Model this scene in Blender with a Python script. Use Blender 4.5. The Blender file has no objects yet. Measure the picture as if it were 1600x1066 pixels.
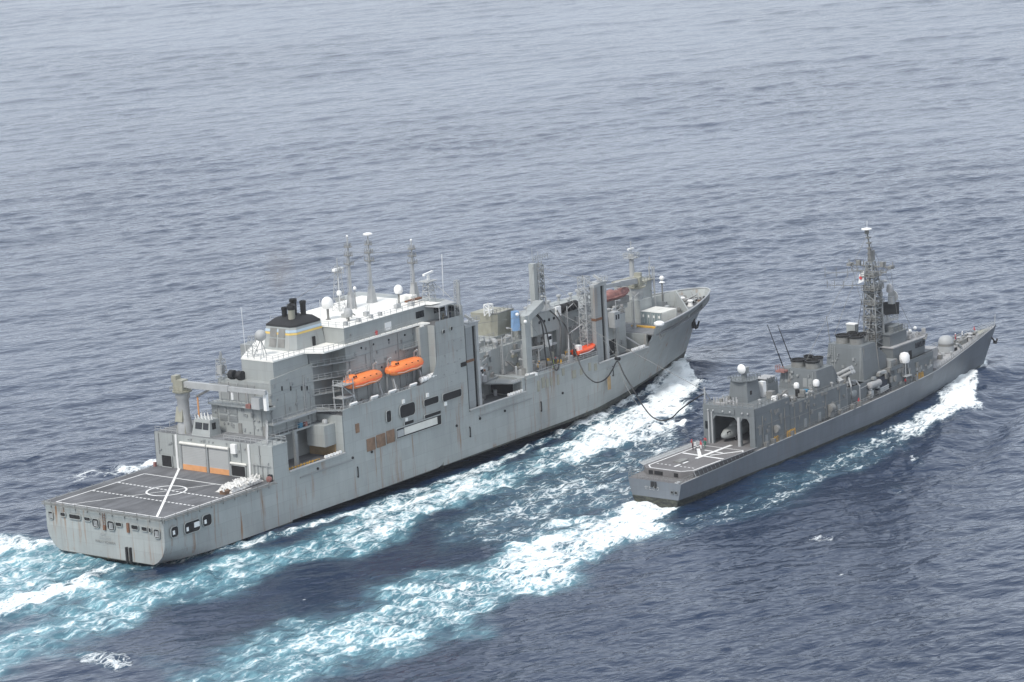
import bpy, bmesh, math, random
import numpy as np
from mathutils import Matrix, Vector, Euler

# ------------------------------------------------------------------ camera, world, sun, exposure
scene = bpy.context.scene
C = scene.collection
R_ = math.radians
CAM_H = 158.04
cam_data = bpy.data.cameras.new('camera')
cam_data.lens = 36.0 * 4961.14 / 1600.0
cam_data.sensor_width = 36.0
cam_data.clip_start = 1.0
cam_data.clip_end = 90000.0
cam = bpy.data.objects.new('camera', cam_data)
C.objects.link(cam)
cam.matrix_world = Matrix.Translation((0, 0, CAM_H)) @ Matrix.Rotation(math.pi/2 - 0.1978, 4, 'X') @ Matrix.Rotation(-0.0569, 4, 'Z')
scene.camera = cam

SUN_EL, SUN_AZ = R_(52), R_(215)      # azimuth clockwise from +Y: sun behind and left of the camera
world = bpy.data.worlds.new('World')
scene.world = world
world.use_nodes = True
wn = world.node_tree
wn.nodes.clear()
sky = wn.nodes.new('ShaderNodeTexSky')
sky.sky_type = 'NISHITA'
sky.sun_disc = False
sky.sun_elevation = SUN_EL
sky.sun_rotation = SUN_AZ
sky.dust_density = 4.0
sky.air_density = 1.0
sky.ozone_density = 1.0
hs = wn.nodes.new('ShaderNodeMixRGB')          # thin overcast: the blue of the clear sky is veiled by pale cloud
hs.inputs[0].default_value = 0.80
hs.inputs[2].default_value = (6.4, 7.0, 7.9, 1)
bg = wn.nodes.new('ShaderNodeBackground')
bg.inputs[1].default_value = 0.15
wo = wn.nodes.new('ShaderNodeOutputWorld')
wn.links.new(sky.outputs[0], hs.inputs[1])
wtc = wn.nodes.new('ShaderNodeTexCoord'); wsx = wn.nodes.new('ShaderNodeSeparateXYZ'); wmr = wn.nodes.new('ShaderNodeMapRange')
wn.links.new(wtc.outputs['Generated'], wsx.inputs[0]); wn.links.new(wsx.outputs[2], wmr.inputs[0])
wmr.inputs[1].default_value = 0.0; wmr.inputs[2].default_value = 0.55      # the overcast is brightest low down
wmr.inputs[3].default_value = 1.28; wmr.inputs[4].default_value = 0.86
wmx = wn.nodes.new('ShaderNodeMixRGB'); wmx.blend_type = 'MULTIPLY'; wmx.inputs[0].default_value = 1.0
wn.links.new(hs.outputs[0], wmx.inputs[1]); wn.links.new(wmr.outputs[0], wmx.inputs[2])
wn.links.new(wmx.outputs[0], bg.inputs[0])
wn.links.new(bg.outputs[0], wo.inputs[0])

sd = bpy.data.lights.new('sun', 'SUN')
sd.energy = 2.4
sd.angle = R_(12)
sd.color = (1.0, 0.96, 0.9)
sun = bpy.data.objects.new('sun', sd)
C.objects.link(sun)
_d = Vector((math.sin(SUN_AZ)*math.cos(SUN_EL), math.cos(SUN_AZ)*math.cos(SUN_EL), math.sin(SUN_EL)))
sun.rotation_euler = _d.to_track_quat('Z', 'Y').to_euler()
sun.location = (0, 0, 400)

scene.view_settings.view_transform = 'Standard'
scene.view_settings.look = 'None'
scene.view_settings.exposure = 0.13
scene.view_settings.gamma = 1.0
scene.cycles.use_denoising = True
scene.cycles.max_bounces = 6
scene.cycles.volume_bounces = 0

# ------------------------------------------------------------------ materials
def new_mat(name):
    m = bpy.data.materials.new(name)
    m.use_nodes = True
    nt = m.node_tree
    b = nt.nodes['Principled BSDF']
    return m, nt, b

def N(nt, kind, **kw):
    n = nt.nodes.new(kind)
    for k, v in kw.items():
        setattr(n, k, v)
    return n

def plain(name, col, rough=0.6, var=0.12, scale=0.6, metal=0.0):
    """painted surface with faint patches of wear"""
    m, nt, b = new_mat(name)
    tc = N(nt, 'ShaderNodeTexCoord')
    no = N(nt, 'ShaderNodeTexNoise'); no.inputs['Scale'].default_value = scale; no.inputs['Detail'].default_value = 6
    nt.links.new(tc.outputs['Object'], no.inputs['Vector'])
    mr = N(nt, 'ShaderNodeMapRange'); mr.inputs[1].default_value = .3; mr.inputs[2].default_value = .7
    mr.inputs[3].default_value = 1 - var; mr.inputs[4].default_value = 1 + var
    nt.links.new(no.outputs['Fac'], mr.inputs[0])
    mx = N(nt, 'ShaderNodeMixRGB', blend_type='MULTIPLY'); mx.inputs[0].default_value = 1
    mx.inputs[1].default_value = (*col, 1)
    nt.links.new(mr.outputs[0], mx.inputs[2])
    nt.links.new(mx.outputs[0], b.inputs['Base Color'])
    b.inputs['Roughness'].default_value = rough
    b.inputs['Metallic'].default_value = metal
    return m

def ship_paint(name, col, rust=0.5, boot=None, boot_slope=0.0, streak=1.0, rust_col=(0.24, 0.12, 0.05)):
    """grey hull paint: weather patches, plate seams, vertical dirt and rust runs, black boot-topping below a line"""
    m, nt, b = new_mat(name)
    L = nt.links.new
    tc = N(nt, 'ShaderNodeTexCoord')
    def noise(scale, mapping=None, detail=5, rough=.55):
        no = N(nt, 'ShaderNodeTexNoise'); no.inputs['Scale'].default_value = scale
        no.inputs['Detail'].default_value = detail; no.inputs['Roughness'].default_value = rough
        if mapping:
            mp = N(nt, 'ShaderNodeMapping'); mp.inputs['Scale'].default_value = mapping
            L(tc.outputs['Object'], mp.inputs[0]); L(mp.outputs[0], no.inputs['Vector'])
        else:
            L(tc.outputs['Object'], no.inputs['Vector'])
        return no.outputs['Fac']
    def rng(sock, a, bb, c, d):
        mr = N(nt, 'ShaderNodeMapRange'); mr.clamp = True
        for i, v in enumerate((a, bb, c, d)): mr.inputs[i+1].default_value = v
        L(sock, mr.inputs[0]); return mr.outputs[0]
    def mul(a, c):
        q = N(nt, 'ShaderNodeMath', operation='MULTIPLY')
        for i, s in enumerate((a, c)):
            if isinstance(s, (int, float)): q.inputs[i].default_value = s
            else: L(s, q.inputs[i])
        return q.outputs[0]
    def mix(fac, c1, c2, mode='MIX'):
        q = N(nt, 'ShaderNodeMixRGB', blend_type=mode)
        for i, s in enumerate((fac, c1, c2)):
            if isinstance(s, (int, float)): q.inputs[i].default_value = s
            elif isinstance(s, tuple): q.inputs[i].default_value = (*s, 1)
            else: L(s, q.inputs[i])
        return q.outputs[0]
    big = rng(noise(0.09, (1, 1, .6)), .3, .7, .90, 1.08)
    mid = rng(noise(0.6, (1, 1, .25)), .3, .7, .95, 1.05)
    c = mix(1.0, col, mul(big, mid), 'MULTIPLY')
    c = mix(mul(rng(noise(0.25), .55, .75, 0, .35), 1.0), c, tuple(v*1.10 for v in col))
    # plate courses: slight tone change from plate to plate and a faint seam
    xz = N(nt, 'ShaderNodeSeparateXYZ'); L(tc.outputs['Object'], xz.inputs[0])
    xy = N(nt, 'ShaderNodeMath', operation='ADD'); L(xz.outputs[0], xy.inputs[0]); L(xz.outputs[1], xy.inputs[1])
    cb = N(nt, 'ShaderNodeCombineXYZ'); L(xy.outputs[0], cb.inputs[0]); L(xz.outputs[2], cb.inputs[1])
    br = N(nt, 'ShaderNodeTexBrick'); br.inputs['Scale'].default_value = 1.0; br.inputs['Brick Width'].default_value = 7.3; br.inputs['Row Height'].default_value = 2.45
    br.inputs['Mortar Size'].default_value = .045; br.inputs['Mortar Smooth'].default_value = .6; br.offset = .37
    br.inputs['Color1'].default_value = (.93, .93, .93, 1); br.inputs['Color2'].default_value = (1.05, 1.05, 1.05, 1); br.inputs['Mortar'].default_value = (.80, .80, .80, 1)
    L(cb.outputs[0], br.inputs['Vector'])
    c = mix(.85, c, br.outputs['Color'], 'MULTIPLY')
    # vertical dirt runs
    run = rng(noise(1.0, (1.3, 1.3, .05), 4, .6), .56, .74, 0, .30*streak)
    c = mix(run, c, tuple(v*.55 for v in col))
    # rust runs, gathered in areas
    rr = rng(noise(1.0, (.9, .9, .05), 6, .65), .54, .68, 0, .95)
    area = rng(noise(.075), .42, .60, 0, 1)
    if boot is not None and rust > .5:                 # heavier runs below the rusted plates and the quarter openings
        for x0, half, ztop in ((65, 7.5, 9.6), (145.6, 2.5, 6.5), (8, 8, 6.2), (77, 9, 10.2), (122, 5, 10)):
            d = N(nt, 'ShaderNodeMath', operation='SUBTRACT'); L(xz.outputs[0], d.inputs[0]); d.inputs[1].default_value = x0
            ab = N(nt, 'ShaderNodeMath', operation='ABSOLUTE'); L(d.outputs[0], ab.inputs[0])
            near_ = mul(rng(ab.outputs[0], half*.5, half, 1, 0), rng(xz.outputs[2], ztop-6.5, ztop, .25, 1))
            near_ = mul(near_, rng(xz.outputs[2], ztop, ztop+.2, 1, 0))
            mxx = N(nt, 'ShaderNodeMath', operation='MAXIMUM'); L(area, mxx.inputs[0]); L(near_, mxx.inputs[1]); area = mxx.outputs[0]
    rf = mul(mul(rr, area), rust)
    c = mix(rf, c, rust_col)
    # rust freckles
    sp = mul(rng(noise(1.7, None, 8, .7), .69, .75, 0, .8), rust)
    c = mix(sp, c, rust_col)
    if boot is not None:
        sx = N(nt, 'ShaderNodeSeparateXYZ'); L(tc.outputs['Object'], sx.inputs[0])
        q = N(nt, 'ShaderNodeMath', operation='MULTIPLY_ADD'); L(sx.outputs[0], q.inputs[0])
        q.inputs[1].default_value = -boot_slope; L(sx.outputs[2], q.inputs[2])
        low = rng(q.outputs[0], boot-.06, boot+.06, 1, 0)
        growth = rng(noise(.8, (1, 1, 2.5), 8, .7), .42, .62, 0, 1)
        bc = mix(growth, (.018, .02, .02), (.075, .08, .06))
        # scuffs of rust just over the boot-topping
        near = mul(rng(q.outputs[0], boot, boot+1.3, 1, 0), rng(noise(.55, (1, 1, .5), 6, .7), .57, .68, 0, .8))
        c = mix(mul(near, min(1, rust*1.3)), c, rust_col)
        c = mix(low, c, bc)
    L(c, b.inputs['Base Color'])
    b.inputs['Roughness'].default_value = 0.55
    b.inputs['Specular IOR Level'].default_value = 0.35
    bp = N(nt, 'ShaderNodeBump'); bp.inputs['Strength'].default_value = .25; bp.inputs['Distance'].default_value = .25
    L(noise(.35, (1, 1, 1), 3), bp.inputs['Height']); L(bp.outputs[0], b.inputs['Normal'])
    return m

def deck_paint(name, col, scuff=.25):
    m, nt, b = new_mat(name)
    L = nt.links.new
    tc = N(nt, 'ShaderNodeTexCoord')
    cur = None
    mx = N(nt, 'ShaderNodeMixRGB', blend_type='MULTIPLY'); mx.inputs[0].default_value = 1; mx.inputs[1].default_value = (*col, 1)
    tot = None
    for sc, mp, lo, hi in ((.12, (1, 1, 1), 1-scuff, 1+scuff), (.5, (.25, 1.6, 1), 1-scuff*.7, 1+scuff*.7), (3.0, (1, 1, 1), .88, 1.12)):
        m2 = N(nt, 'ShaderNodeMapping'); m2.inputs['Scale'].default_value = mp
        no = N(nt, 'ShaderNodeTexNoise'); no.inputs['Scale'].default_value = sc; no.inputs['Detail'].default_value = 6
        L(tc.outputs['Object'], m2.inputs[0]); L(m2.outputs[0], no.inputs['Vector'])
        mr = N(nt, 'ShaderNodeMapRange'); mr.inputs[1].default_value = .3; mr.inputs[2].default_value = .7
        mr.inputs[3].default_value = lo; mr.inputs[4].default_value = hi
        L(no.outputs['Fac'], mr.inputs[0])
        if tot is None: tot = mr.outputs[0]
        else:
            q = N(nt, 'ShaderNodeMath', operation='MULTIPLY'); L(tot, q.inputs[0]); L(mr.outputs[0], q.inputs[1]); tot = q.outputs[0]
    L(tot, mx.inputs[2]); L(mx.outputs[0], b.inputs['Base Color'])
    b.inputs['Roughness'].default_value = .85
    return m

M = {}
GA = (0.338, 0.358, 0.350)
GB = (0.150, 0.169, 0.190)
M['hull_a'] = ship_paint('grey_hull_paint', GA, 1.0, boot=0.10, boot_slope=0.0085)
M['house_a'] = ship_paint('grey_house_paint', GA, .30)
M['house_d'] = ship_paint('dark_grey_house_paint', (.27, .285, .285), .35)
M['hull_b'] = ship_paint('dark_hull_paint', GB, .10, boot=0.70, boot_slope=0.0125, streak=.5)
M['house_b'] = ship_paint('dark_house_paint', (.152, .167, .173), .10, streak=.7)
M['deck_a'] = deck_paint('dark_deck_paint', (.112, .114, .119), .38)
M['deck_w'] = plain('white_deck_paint', (.80, .79, .74), .7, .06, .4)
M['deck_g'] = deck_paint('grey_deck_paint', (.17, .175, .18))
M['deck_b'] = deck_paint('grey_brown_deck_paint', (.145, .14, .14), .12)
M['deck_l'] = deck_paint('pale_deck_paint', (.34, .34, .34), .15)
M['white'] = plain('white_paint', (.80, .80, .78), .5, .04)
M['line'] = plain('white_line_paint', (.78, .78, .76), .8, .10, 1.2)
M['rail'] = plain('rail_paint', (.36, .37, .37), .6, .1)
M['mast_grey'] = plain('mast_grey_paint', (.23, .24, .24), .65, .15)
M['rail_d'] = plain('dark_rail_paint', (.20, .20, .19), .7, .2)
M['black'] = plain('black_paint', (.016, .016, .017), .7, .2)
M['void'] = plain('painted_dark_fill', (.012, .012, .013), .9, .1)  # near-black colour, mostly standing in for the shade inside openings
M['glass'] = plain('dark_glass', (.012, .014, .017), .12, .05)
M['orange'] = plain('orange_hull', (.86, .23, .055), .45, .08)
M['orange_r'] = plain('orange_red_hull', (.80, .11, .035), .5, .08)
M['orange_d'] = plain('orange_door_band', (.62, .30, .13), .7, .12)
M['door'] = plain('roller_door_grey', (.38, .385, .38), .6, .05, .3)
M['brown'] = plain('rusty_brown_plate', (.20, .125, .08), .85, .3, .9)
M['tan'] = plain('tan_shutter', (.36, .25, .13), .8, .3, .5)
M['cream'] = plain('cream_panel', (.66, .65, .60), .7, .08)
M['rust'] = plain('rust', (.17, .085, .05), .9, .3, 1.5)
M['red'] = plain('red_paint', (.50, .06, .06), .6, .15)
M['redcloth'] = plain('faded_red_cover', (.27, .13, .115), .9, .35, .8)
M['yellow'] = plain('yellow_paint', (.58, .33, .05), .7, .25, 2.0)
M['amber'] = plain('amber_stripe', (.66, .47, .14), .6, .05)
M['bluest'] = plain('pale_blue_stripe', (.42, .52, .60), .6, .05)
M['blue'] = plain('blue_tarpaulin', (.17, .29, .47), .8, .15, .8)
M['teal'] = plain('blue_cover', (.05, .19, .30), .8, .2, .8)
M['beige'] = plain('beige_machinery', (.30, .295, .24), .6, .15)
M['hose'] = plain('black_rubber', (.012, .012, .013), .5, .2)
M['steel'] = plain('bare_steel', (.30, .30, .29), .4, .2, 1.0, .6)
M['greenbox'] = plain('container_grey_green', (.20, .25, .26), .6, .08)
M['lace'] = plain('bleached_net', (.66, .65, .62), .95, .25, 2.0)
M['skin'] = plain('skin', (.45, .27, .19), .6, .05)
M['navy'] = plain('navy_cloth', (.03, .035, .05), .9, .1)
M['khaki'] = plain('khaki_cloth', (.17, .16, .12), .9, .1)
M['greencl'] = plain('green_cloth', (.03, .14, .10), .9, .1)
M['hivis'] = plain('yellow_green_vest', (.55, .72, .06), .8, .05)
M['redcl'] = plain('red_cloth', (.48, .05, .06), .9, .1)
M['whitecl'] = plain('white_cloth', (.75, .75, .74), .9, .05)

# ------------------------------------------------------------------ mesh helpers
class MB:
    def __init__(s):
        s.v = []; s.f = []; s.mi = []; s.sm = []; s.m = 0; s.marks = []
    def add(s, vs, fs, smooth=False):
        o = len(s.v)
        s.v.extend([tuple(p) for p in vs])
        for f in fs:
            s.f.append([i+o for i in f]); s.mi.append(s.m); s.sm.append(smooth)
        return s
    def box(s, x0, x1, y0, y1, z0, z1):
        x0, x1 = min(x0, x1), max(x0, x1); y0, y1 = min(y0, y1), max(y0, y1); z0, z1 = min(z0, z1), max(z0, z1)
        return s.add([(x0,y0,z0),(x1,y0,z0),(x1,y1,z0),(x0,y1,z0),(x0,y0,z1),(x1,y0,z1),(x1,y1,z1),(x0,y1,z1)],
                     [(0,3,2,1),(4,5,6,7),(0,1,5,4),(1,2,6,5),(2,3,7,6),(3,0,4,7)])
    def cbox(s, c, d, rz=0, ry=0, rx=0):
        m = Euler((rx, ry, rz)).to_matrix()
        P = []
        for k in (-1, 1):
            for i, j in ((-1,-1),(1,-1),(1,1),(-1,1)):
                P.append(Vector(c) + m @ Vector((i*d[0]/2, j*d[1]/2, k*d[2]/2)))
        return s.add(P, [(0,3,2,1),(4,5,6,7),(0,1,5,4),(1,2,6,5),(2,3,7,6),(3,0,4,7)])
    def prism(s, poly, z0, z1, top=None):
        """plan polygon from z0 to z1 (z may be lists), optional different top polygon"""
        n = len(poly); t = top or poly
        a = z0 if isinstance(z0, (list, tuple)) else [z0]*n
        b = z1 if isinstance(z1, (list, tuple)) else [z1]*n
        vs = [(p[0], p[1], a[i]) for i, p in enumerate(poly)] + [(p[0], p[1], b[i]) for i, p in enumerate(t)]
        fs = [tuple(range(n))[::-1], tuple(range(n, 2*n))] + [(i, (i+1) % n, n+(i+1) % n, n+i) for i in range(n)]
        return s.add(vs, fs)
    def slab(s, pts, d):
        """planar polygon of 3D points given thickness along vector d"""
        n = len(pts); d = Vector(d)
        vs = [Vector(p) for p in pts] + [Vector(p)+d for p in pts]
        return s.add(vs, [tuple(range(n))[::-1], tuple(range(n, 2*n))] + [(i, (i+1) % n, n+(i+1) % n, n+i) for i in range(n)])
    def tube(s, p0, p1, r, r1=None, n=6, cap=True):
        p0, p1 = Vector(p0), Vector(p1)
        d = p1 - p0
        if d.length < 1e-6: return s
        q = d.to_track_quat('Z', 'Y').to_matrix()
        r1 = r if r1 is None else r1
        vs = []
        for p, rr in ((p0, r), (p1, r1)):
            for i in range(n):
                a = 2*math.pi*(i+.5)/n
                vs.append(p + q @ Vector((rr*math.cos(a), rr*math.sin(a), 0)))
        fs = [(i, (i+1) % n, n+(i+1) % n, n+i) for i in range(n)]
        s.add(vs, fs, n > 6)
        if cap:
            s.add(vs, [tuple(range(n))[::-1], tuple(range(n, 2*n))])
        return s
    def path(s, pts, r, n=6):
        pts = [Vector(p) for p in pts]
        rings = []
        for i, p in enumerate(pts):
            d = (pts[min(i+1, len(pts)-1)] - pts[max(i-1, 0)])
            q = d.to_track_quat('Z', 'Y').to_matrix()
            rings.append([p + q @ Vector((r*math.cos(2*math.pi*k/n), r*math.sin(2*math.pi*k/n), 0)) for k in range(n)])
        vs = [v for rg in rings for v in rg]
        fs = []
        for i in range(len(pts)-1):
            for k in range(n):
                fs.append((i*n+k, i*n+(k+1) % n, (i+1)*n+(k+1) % n, (i+1)*n+k))
        fs.append(tuple(range(n))[::-1]); fs.append(tuple(range((len(pts)-1)*n, len(pts)*n)))
        return s.add(vs, fs, True)
    def lathe(s, c, prof, n=16, axis='Z'):
        """profile of (radius, height) about an axis through c"""
        c = Vector(c); vs = []
        for r, h in prof:
            for k in range(n):
                a = 2*math.pi*k/n
                u, w = r*math.cos(a), r*math.sin(a)
                o = (u, w, h) if axis == 'Z' else ((h, u, w) if axis == 'X' else (w, h, u))
                vs.append(c + Vector(o))
        m = len(prof); fs = []
        for i in range(m-1):
            for k in range(n):
                fs.append((i*n+k, i*n+(k+1) % n, (i+1)*n+(k+1) % n, (i+1)*n+k))
        if prof[0][0] > 1e-4: fs.append(tuple(range(n))[::-1])
        if prof[-1][0] > 1e-4: fs.append(tuple(range((m-1)*n, m*n)))
        return s.add(vs, fs, True)
    def ball(s, c, r, n=14, sz=1.0):
        m = max(5, n//2)
        return s.lathe(c, [(max(1e-4, r*math.sin(math.pi*i/m)), -r*sz*math.cos(math.pi*i/m)) for i in range(m+1)], n)
    def rail(s, pts, h=1.05, step=2.2, r=.035, bars=(1.0, .55)):
        s.marks.append(len(s.f))
        pts = [Vector(p) for p in pts]
        for a, b in zip(pts[:-1], pts[1:]):
            L = (b-a).length; k = max(1, int(round(L/step)))
            for i in range(k+1):
                p = a.lerp(b, i/k); s.tube(p, p+Vector((0, 0, h)), r*1.15, n=4)
            for q in bars:
                s.tube(a+Vector((0, 0, h*q)), b+Vector((0, 0, h*q)), r, n=4)
        return s
    def ladder(s, a, b, w=.8, r=.06, step=.5, side=(0, 1, 0)):
        a, b, w_ = Vector(a), Vector(b), Vector(side)*w/2
        s.tube(a-w_, b-w_, r, n=4); s.tube(a+w_, b+w_, r, n=4)
        k = max(2, int((b-a).length/step))
        for i in range(1, k):
            p = a.lerp(b, i/k); s.tube(p-w_, p+w_, r*.7, n=4)
        return s
    def build(s, name, mat, parent=None, loc=(0, 0, 0), rot=(0, 0, 0)):
        if name == 'guard_rail' and len(s.marks) > 1:          # one object for every separate run of railing
            ends = s.marks[1:]+[len(s.f)]
            for a, b in zip(s.marks, ends):
                q = MB(); ix = sorted({i for f in s.f[a:b] for i in f}); mp = {i: k for k, i in enumerate(ix)}
                q.v = [s.v[i] for i in ix]; q.f = [[mp[i] for i in f] for f in s.f[a:b]]; q.mi = s.mi[a:b]; q.sm = s.sm[a:b]
                o = q.build(name, mat, parent, loc, rot)
            return o
        me = bpy.data.meshes.new(name)
        me.from_pydata([tuple(v) for v in s.v], [], s.f)
        for m in (mat if isinstance(mat, (list, tuple)) else [mat]):
            me.materials.append(M[m])
        me.polygons.foreach_set('material_index', s.mi)
        me.polygons.foreach_set('use_smooth', s.sm)
        bm = bmesh.new(); bm.from_mesh(me)
        bmesh.ops.remove_doubles(bm, verts=bm.verts, dist=1e-5)
        bmesh.ops.recalc_face_normals(bm, faces=bm.faces)
        bm.to_mesh(me); bm.free()
        me.set_sharp_from_angle(angle=R_(40))
        o = bpy.data.objects.new(name, me)
        C.objects.link(o)
        o.location = loc; o.rotation_euler = rot
        if parent is not None: o.parent = parent
        return o

def tag(o, label=None, cat=None, group=None, kind=None):
    for k, v in (('label', label), ('category', cat), ('group', group), ('kind', kind)):
        if v: o[k] = v
    return o

def empty(name, loc=(0, 0, 0), rz=0.0):
    o = bpy.data.objects.new(name, None)
    C.objects.link(o)
    o.location = loc; o.rotation_euler = (0, 0, rz)
    o.empty_display_size = 1
    return o

def dup_part(o, loc, rot=None):
    c = o.copy(); C.objects.link(c)
    c.location = loc
    if rot is not None: c.rotation_euler = rot
    return c

def dup_tree(o):
    c = o.copy(); C.objects.link(c)
    for ch in list(o.children):
        k = ch.copy(); C.objects.link(k); k.parent = c
        for g in list(ch.children):
            q = g.copy(); C.objects.link(q); q.parent = k
    return c

A_O, A_ANG = Vector((-80.93, 597.27, 0)), math.pi/2 - 0.6613
B_O, B_ANG = Vector((26.87, 617.38, 0)), math.pi/2 - 0.6776
def on_a(x, y, z): return A_O + Matrix.Rotation(A_ANG, 3, 'Z') @ Vector((x, y, z))
def on_b(x, y, z): return B_O + Matrix.Rotation(B_ANG, 3, 'Z') @ Vector((x, y, z))

# ------------------------------------------------------------------ sea
# wash and wake: ribbons of (centre x, y, half-width vector x, y, whiteness, aeration)
RIB=[
[(26.8,617.5,4.8,-2.4,1,0.5),(20.9,605.6,6.3,-7.2,0.92,0.8),(11.5,590.0,6.1,-9.9,0.82,1),(2.4,576.8,4.7,-13.2,0.72,1),(-5.9,565.1,3.8,-15.3,0.61,1),(-19.1,550.2,4.8,-17.2,0.53,1),(-31.2,536.8,6.3,-16.9,0.48,1),(-42.2,524.5,5.8,-15.1,0.43,1),(-53.6,507.8,7.7,-15.4,0.4,0.95)],
[(41.0,748.4,0.7,-5.5,1,0.2),(40.4,731.2,3.8,-5.7,1,0.3),(33.5,707.6,3.2,-11.0,1,0.3),(24.3,685.9,2.2,-13.3,0.78,0.5),(14.7,672.1,1.7,-11.4,0.7,0.7),(5.7,659.3,1.5,-9.7,0.6,0.8),(-2.7,647.0,1.6,-10.5,0.55,0.9),(-10.0,640.9,2.3,-7.2,0.55,1),(-19.5,629.3,3.4,-10.1,0.62,1),(-27.7,617.3,5.3,-7.3,0.6,1),(-37.3,600.9,5.4,-8.2,0.52,1),(-48.5,590.7,3.5,-7.3,0.44,1),(-58.3,579.2,1.8,-11.1,0.44,1),(-68.7,570.9,0.7,-13.2,0.46,1),(-78.5,558.2,1.7,-14.8,0.44,1),(-87.6,547.8,1.9,-14.3,0.42,1),(-98.4,529.1,3.0,-19.2,0.42,1)],
[(-82.0,602.1,10.9,-13.1,0.42,1),(-89.9,594.9,9.6,-21.8,0.45,1),(-104.1,586.3,8.8,-33.3,0.5,1)],
[(-79.6,592.7,0.8,-3.0,0.7,0.6),(-86.6,581.0,1.4,-5.7,0.85,0.6),(-97.1,570.1,1.7,-6.8,0.9,0.6),(-102.0,562.7,2.0,-8.7,0.9,0.6)],
[(-91.7,615.5,1.0,-3.2,0.6,0.5),(-98.6,614.8,1.6,-7.0,0.7,0.6),(-109.1,612.1,1.6,-10.6,0.75,0.6)],
[(-78.9,680.4,0.4,-2.5,0.75,0.1),(-84.8,673.8,0.8,-4.6,0.6,0.1),(-95.6,670.8,0.9,-4.3,0.45,0.0)],
[(-15.3,603.5,0.8,-17.4,0.3,0.4),(-3.3,614.0,1.0,-28.2,0.4,0.45),(9.3,633.4,1.2,-28.7,0.44,0.45),(21.9,648.1,0.9,-24.7,0.44,0.4),(33.1,677.5,1.2,-15.9,0.44,0.3)],
[(25.7,677.6,0.5,-11.0,0.62,0.2),(30.7,685.1,0.1,-10.5,0.85,0.1),(36.7,687.9,0.3,-4.2,0.85,0.1)],
[(104.3,707.8,0.8,-5.1,1,0.1),(100.8,693.5,1.5,-8.7,1,0.15),(95.0,682.2,1.7,-6.9,0.95,0.2),(87.3,669.6,2.1,-4.2,0.74,0.3),(80.4,657.7,1.3,-6.0,0.48,0.3)],
[(79.4,657.9,0.3,-5.8,0.4,0.3),(70.3,644.7,-0.3,-10.8,0.37,0.4),(60.4,629.7,1.1,-8.5,0.38,0.4),(48.9,614.9,0.0,-10.4,0.31,0.35),(36.7,606.0,-0.1,-6.3,0.32,0.3),(27.6,594.8,-0.5,-8.4,0.25,0.2)],
[(31.9,616.5,-0.1,-2.1,0.4,0.1),(52.1,644.2,-0.1,-3.1,0.42,0.1),(84.5,687.5,-0.1,-3.2,0.48,0.1),(102.2,710.8,-0.3,-3.8,0.7,0.1),(109.1,721.8,-0.4,-6.0,0.8,0.1)],
[(-69.7,592.0,0.3,-1.5,0.45,0.5),(-47.4,607.7,0.4,-2.6,0.6,0.6),(-9.3,655.3,0.3,-3.5,0.6,0.6),(29.3,719.6,0.2,-3.5,0.8,0.3),(41.3,754.4,0.1,-3.9,0.9,0.1)],
[(-78.1,532.4,0.5,-2.8,0.53,0.2),(-73.4,530.4,0.8,-5.4,0.62,0.2),(-69.5,529.2,0.5,-3.5,0.52,0.1)],
[(52.8,585.9,-0.0,-1.4,0.38,0),(56.1,584.7,-0.2,-2.8,0.52,0),(58.7,583.5,-0.1,-1.6,0.36,0)],
[(74.2,616.7,-0.3,-3.1,0.43,0.1),(76.4,618.3,-0.3,-3.1,0.39,0.1)],
[(81.6,639.3,-0.3,-4.7,0.39,0.1),(83.2,636.6,-0.3,-4.1,0.39,0.1)],
[(-96.0,661.1,0.7,-4.7,0.31,0),(-93.4,669.1,0.7,-4.2,0.35,0)],
[(56.9,556.9,-0.0,-1.3,0.59,0),(58.6,559.4,-0.0,-1.1,0.59,0)],
[(-41.2,561.8,0.2,-1.1,0.59,0),(-40.5,561.6,0.2,-1.1,0.59,0)],
[(32.2,516.4,-0.0,-0.9,0.39,0),(33.8,516.1,-0.0,-0.9,0.39,0)],
[(8.0,640.7,0.2,-4.2,0.47,0.2),(10.7,644.2,0.2,-4.0,0.43,0.2)],
[(-10.0,597.4,0.3,-3.0,0.39,0.1),(-3.1,598.4,0.3,-4.4,0.39,0.1)],
]

SEA_Z = -0.6

def smooth(e0, e1, x):
    t = np.clip((x-e0)/(e1-e0), 0, 1)
    return t*t*(3-2*t)

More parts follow.
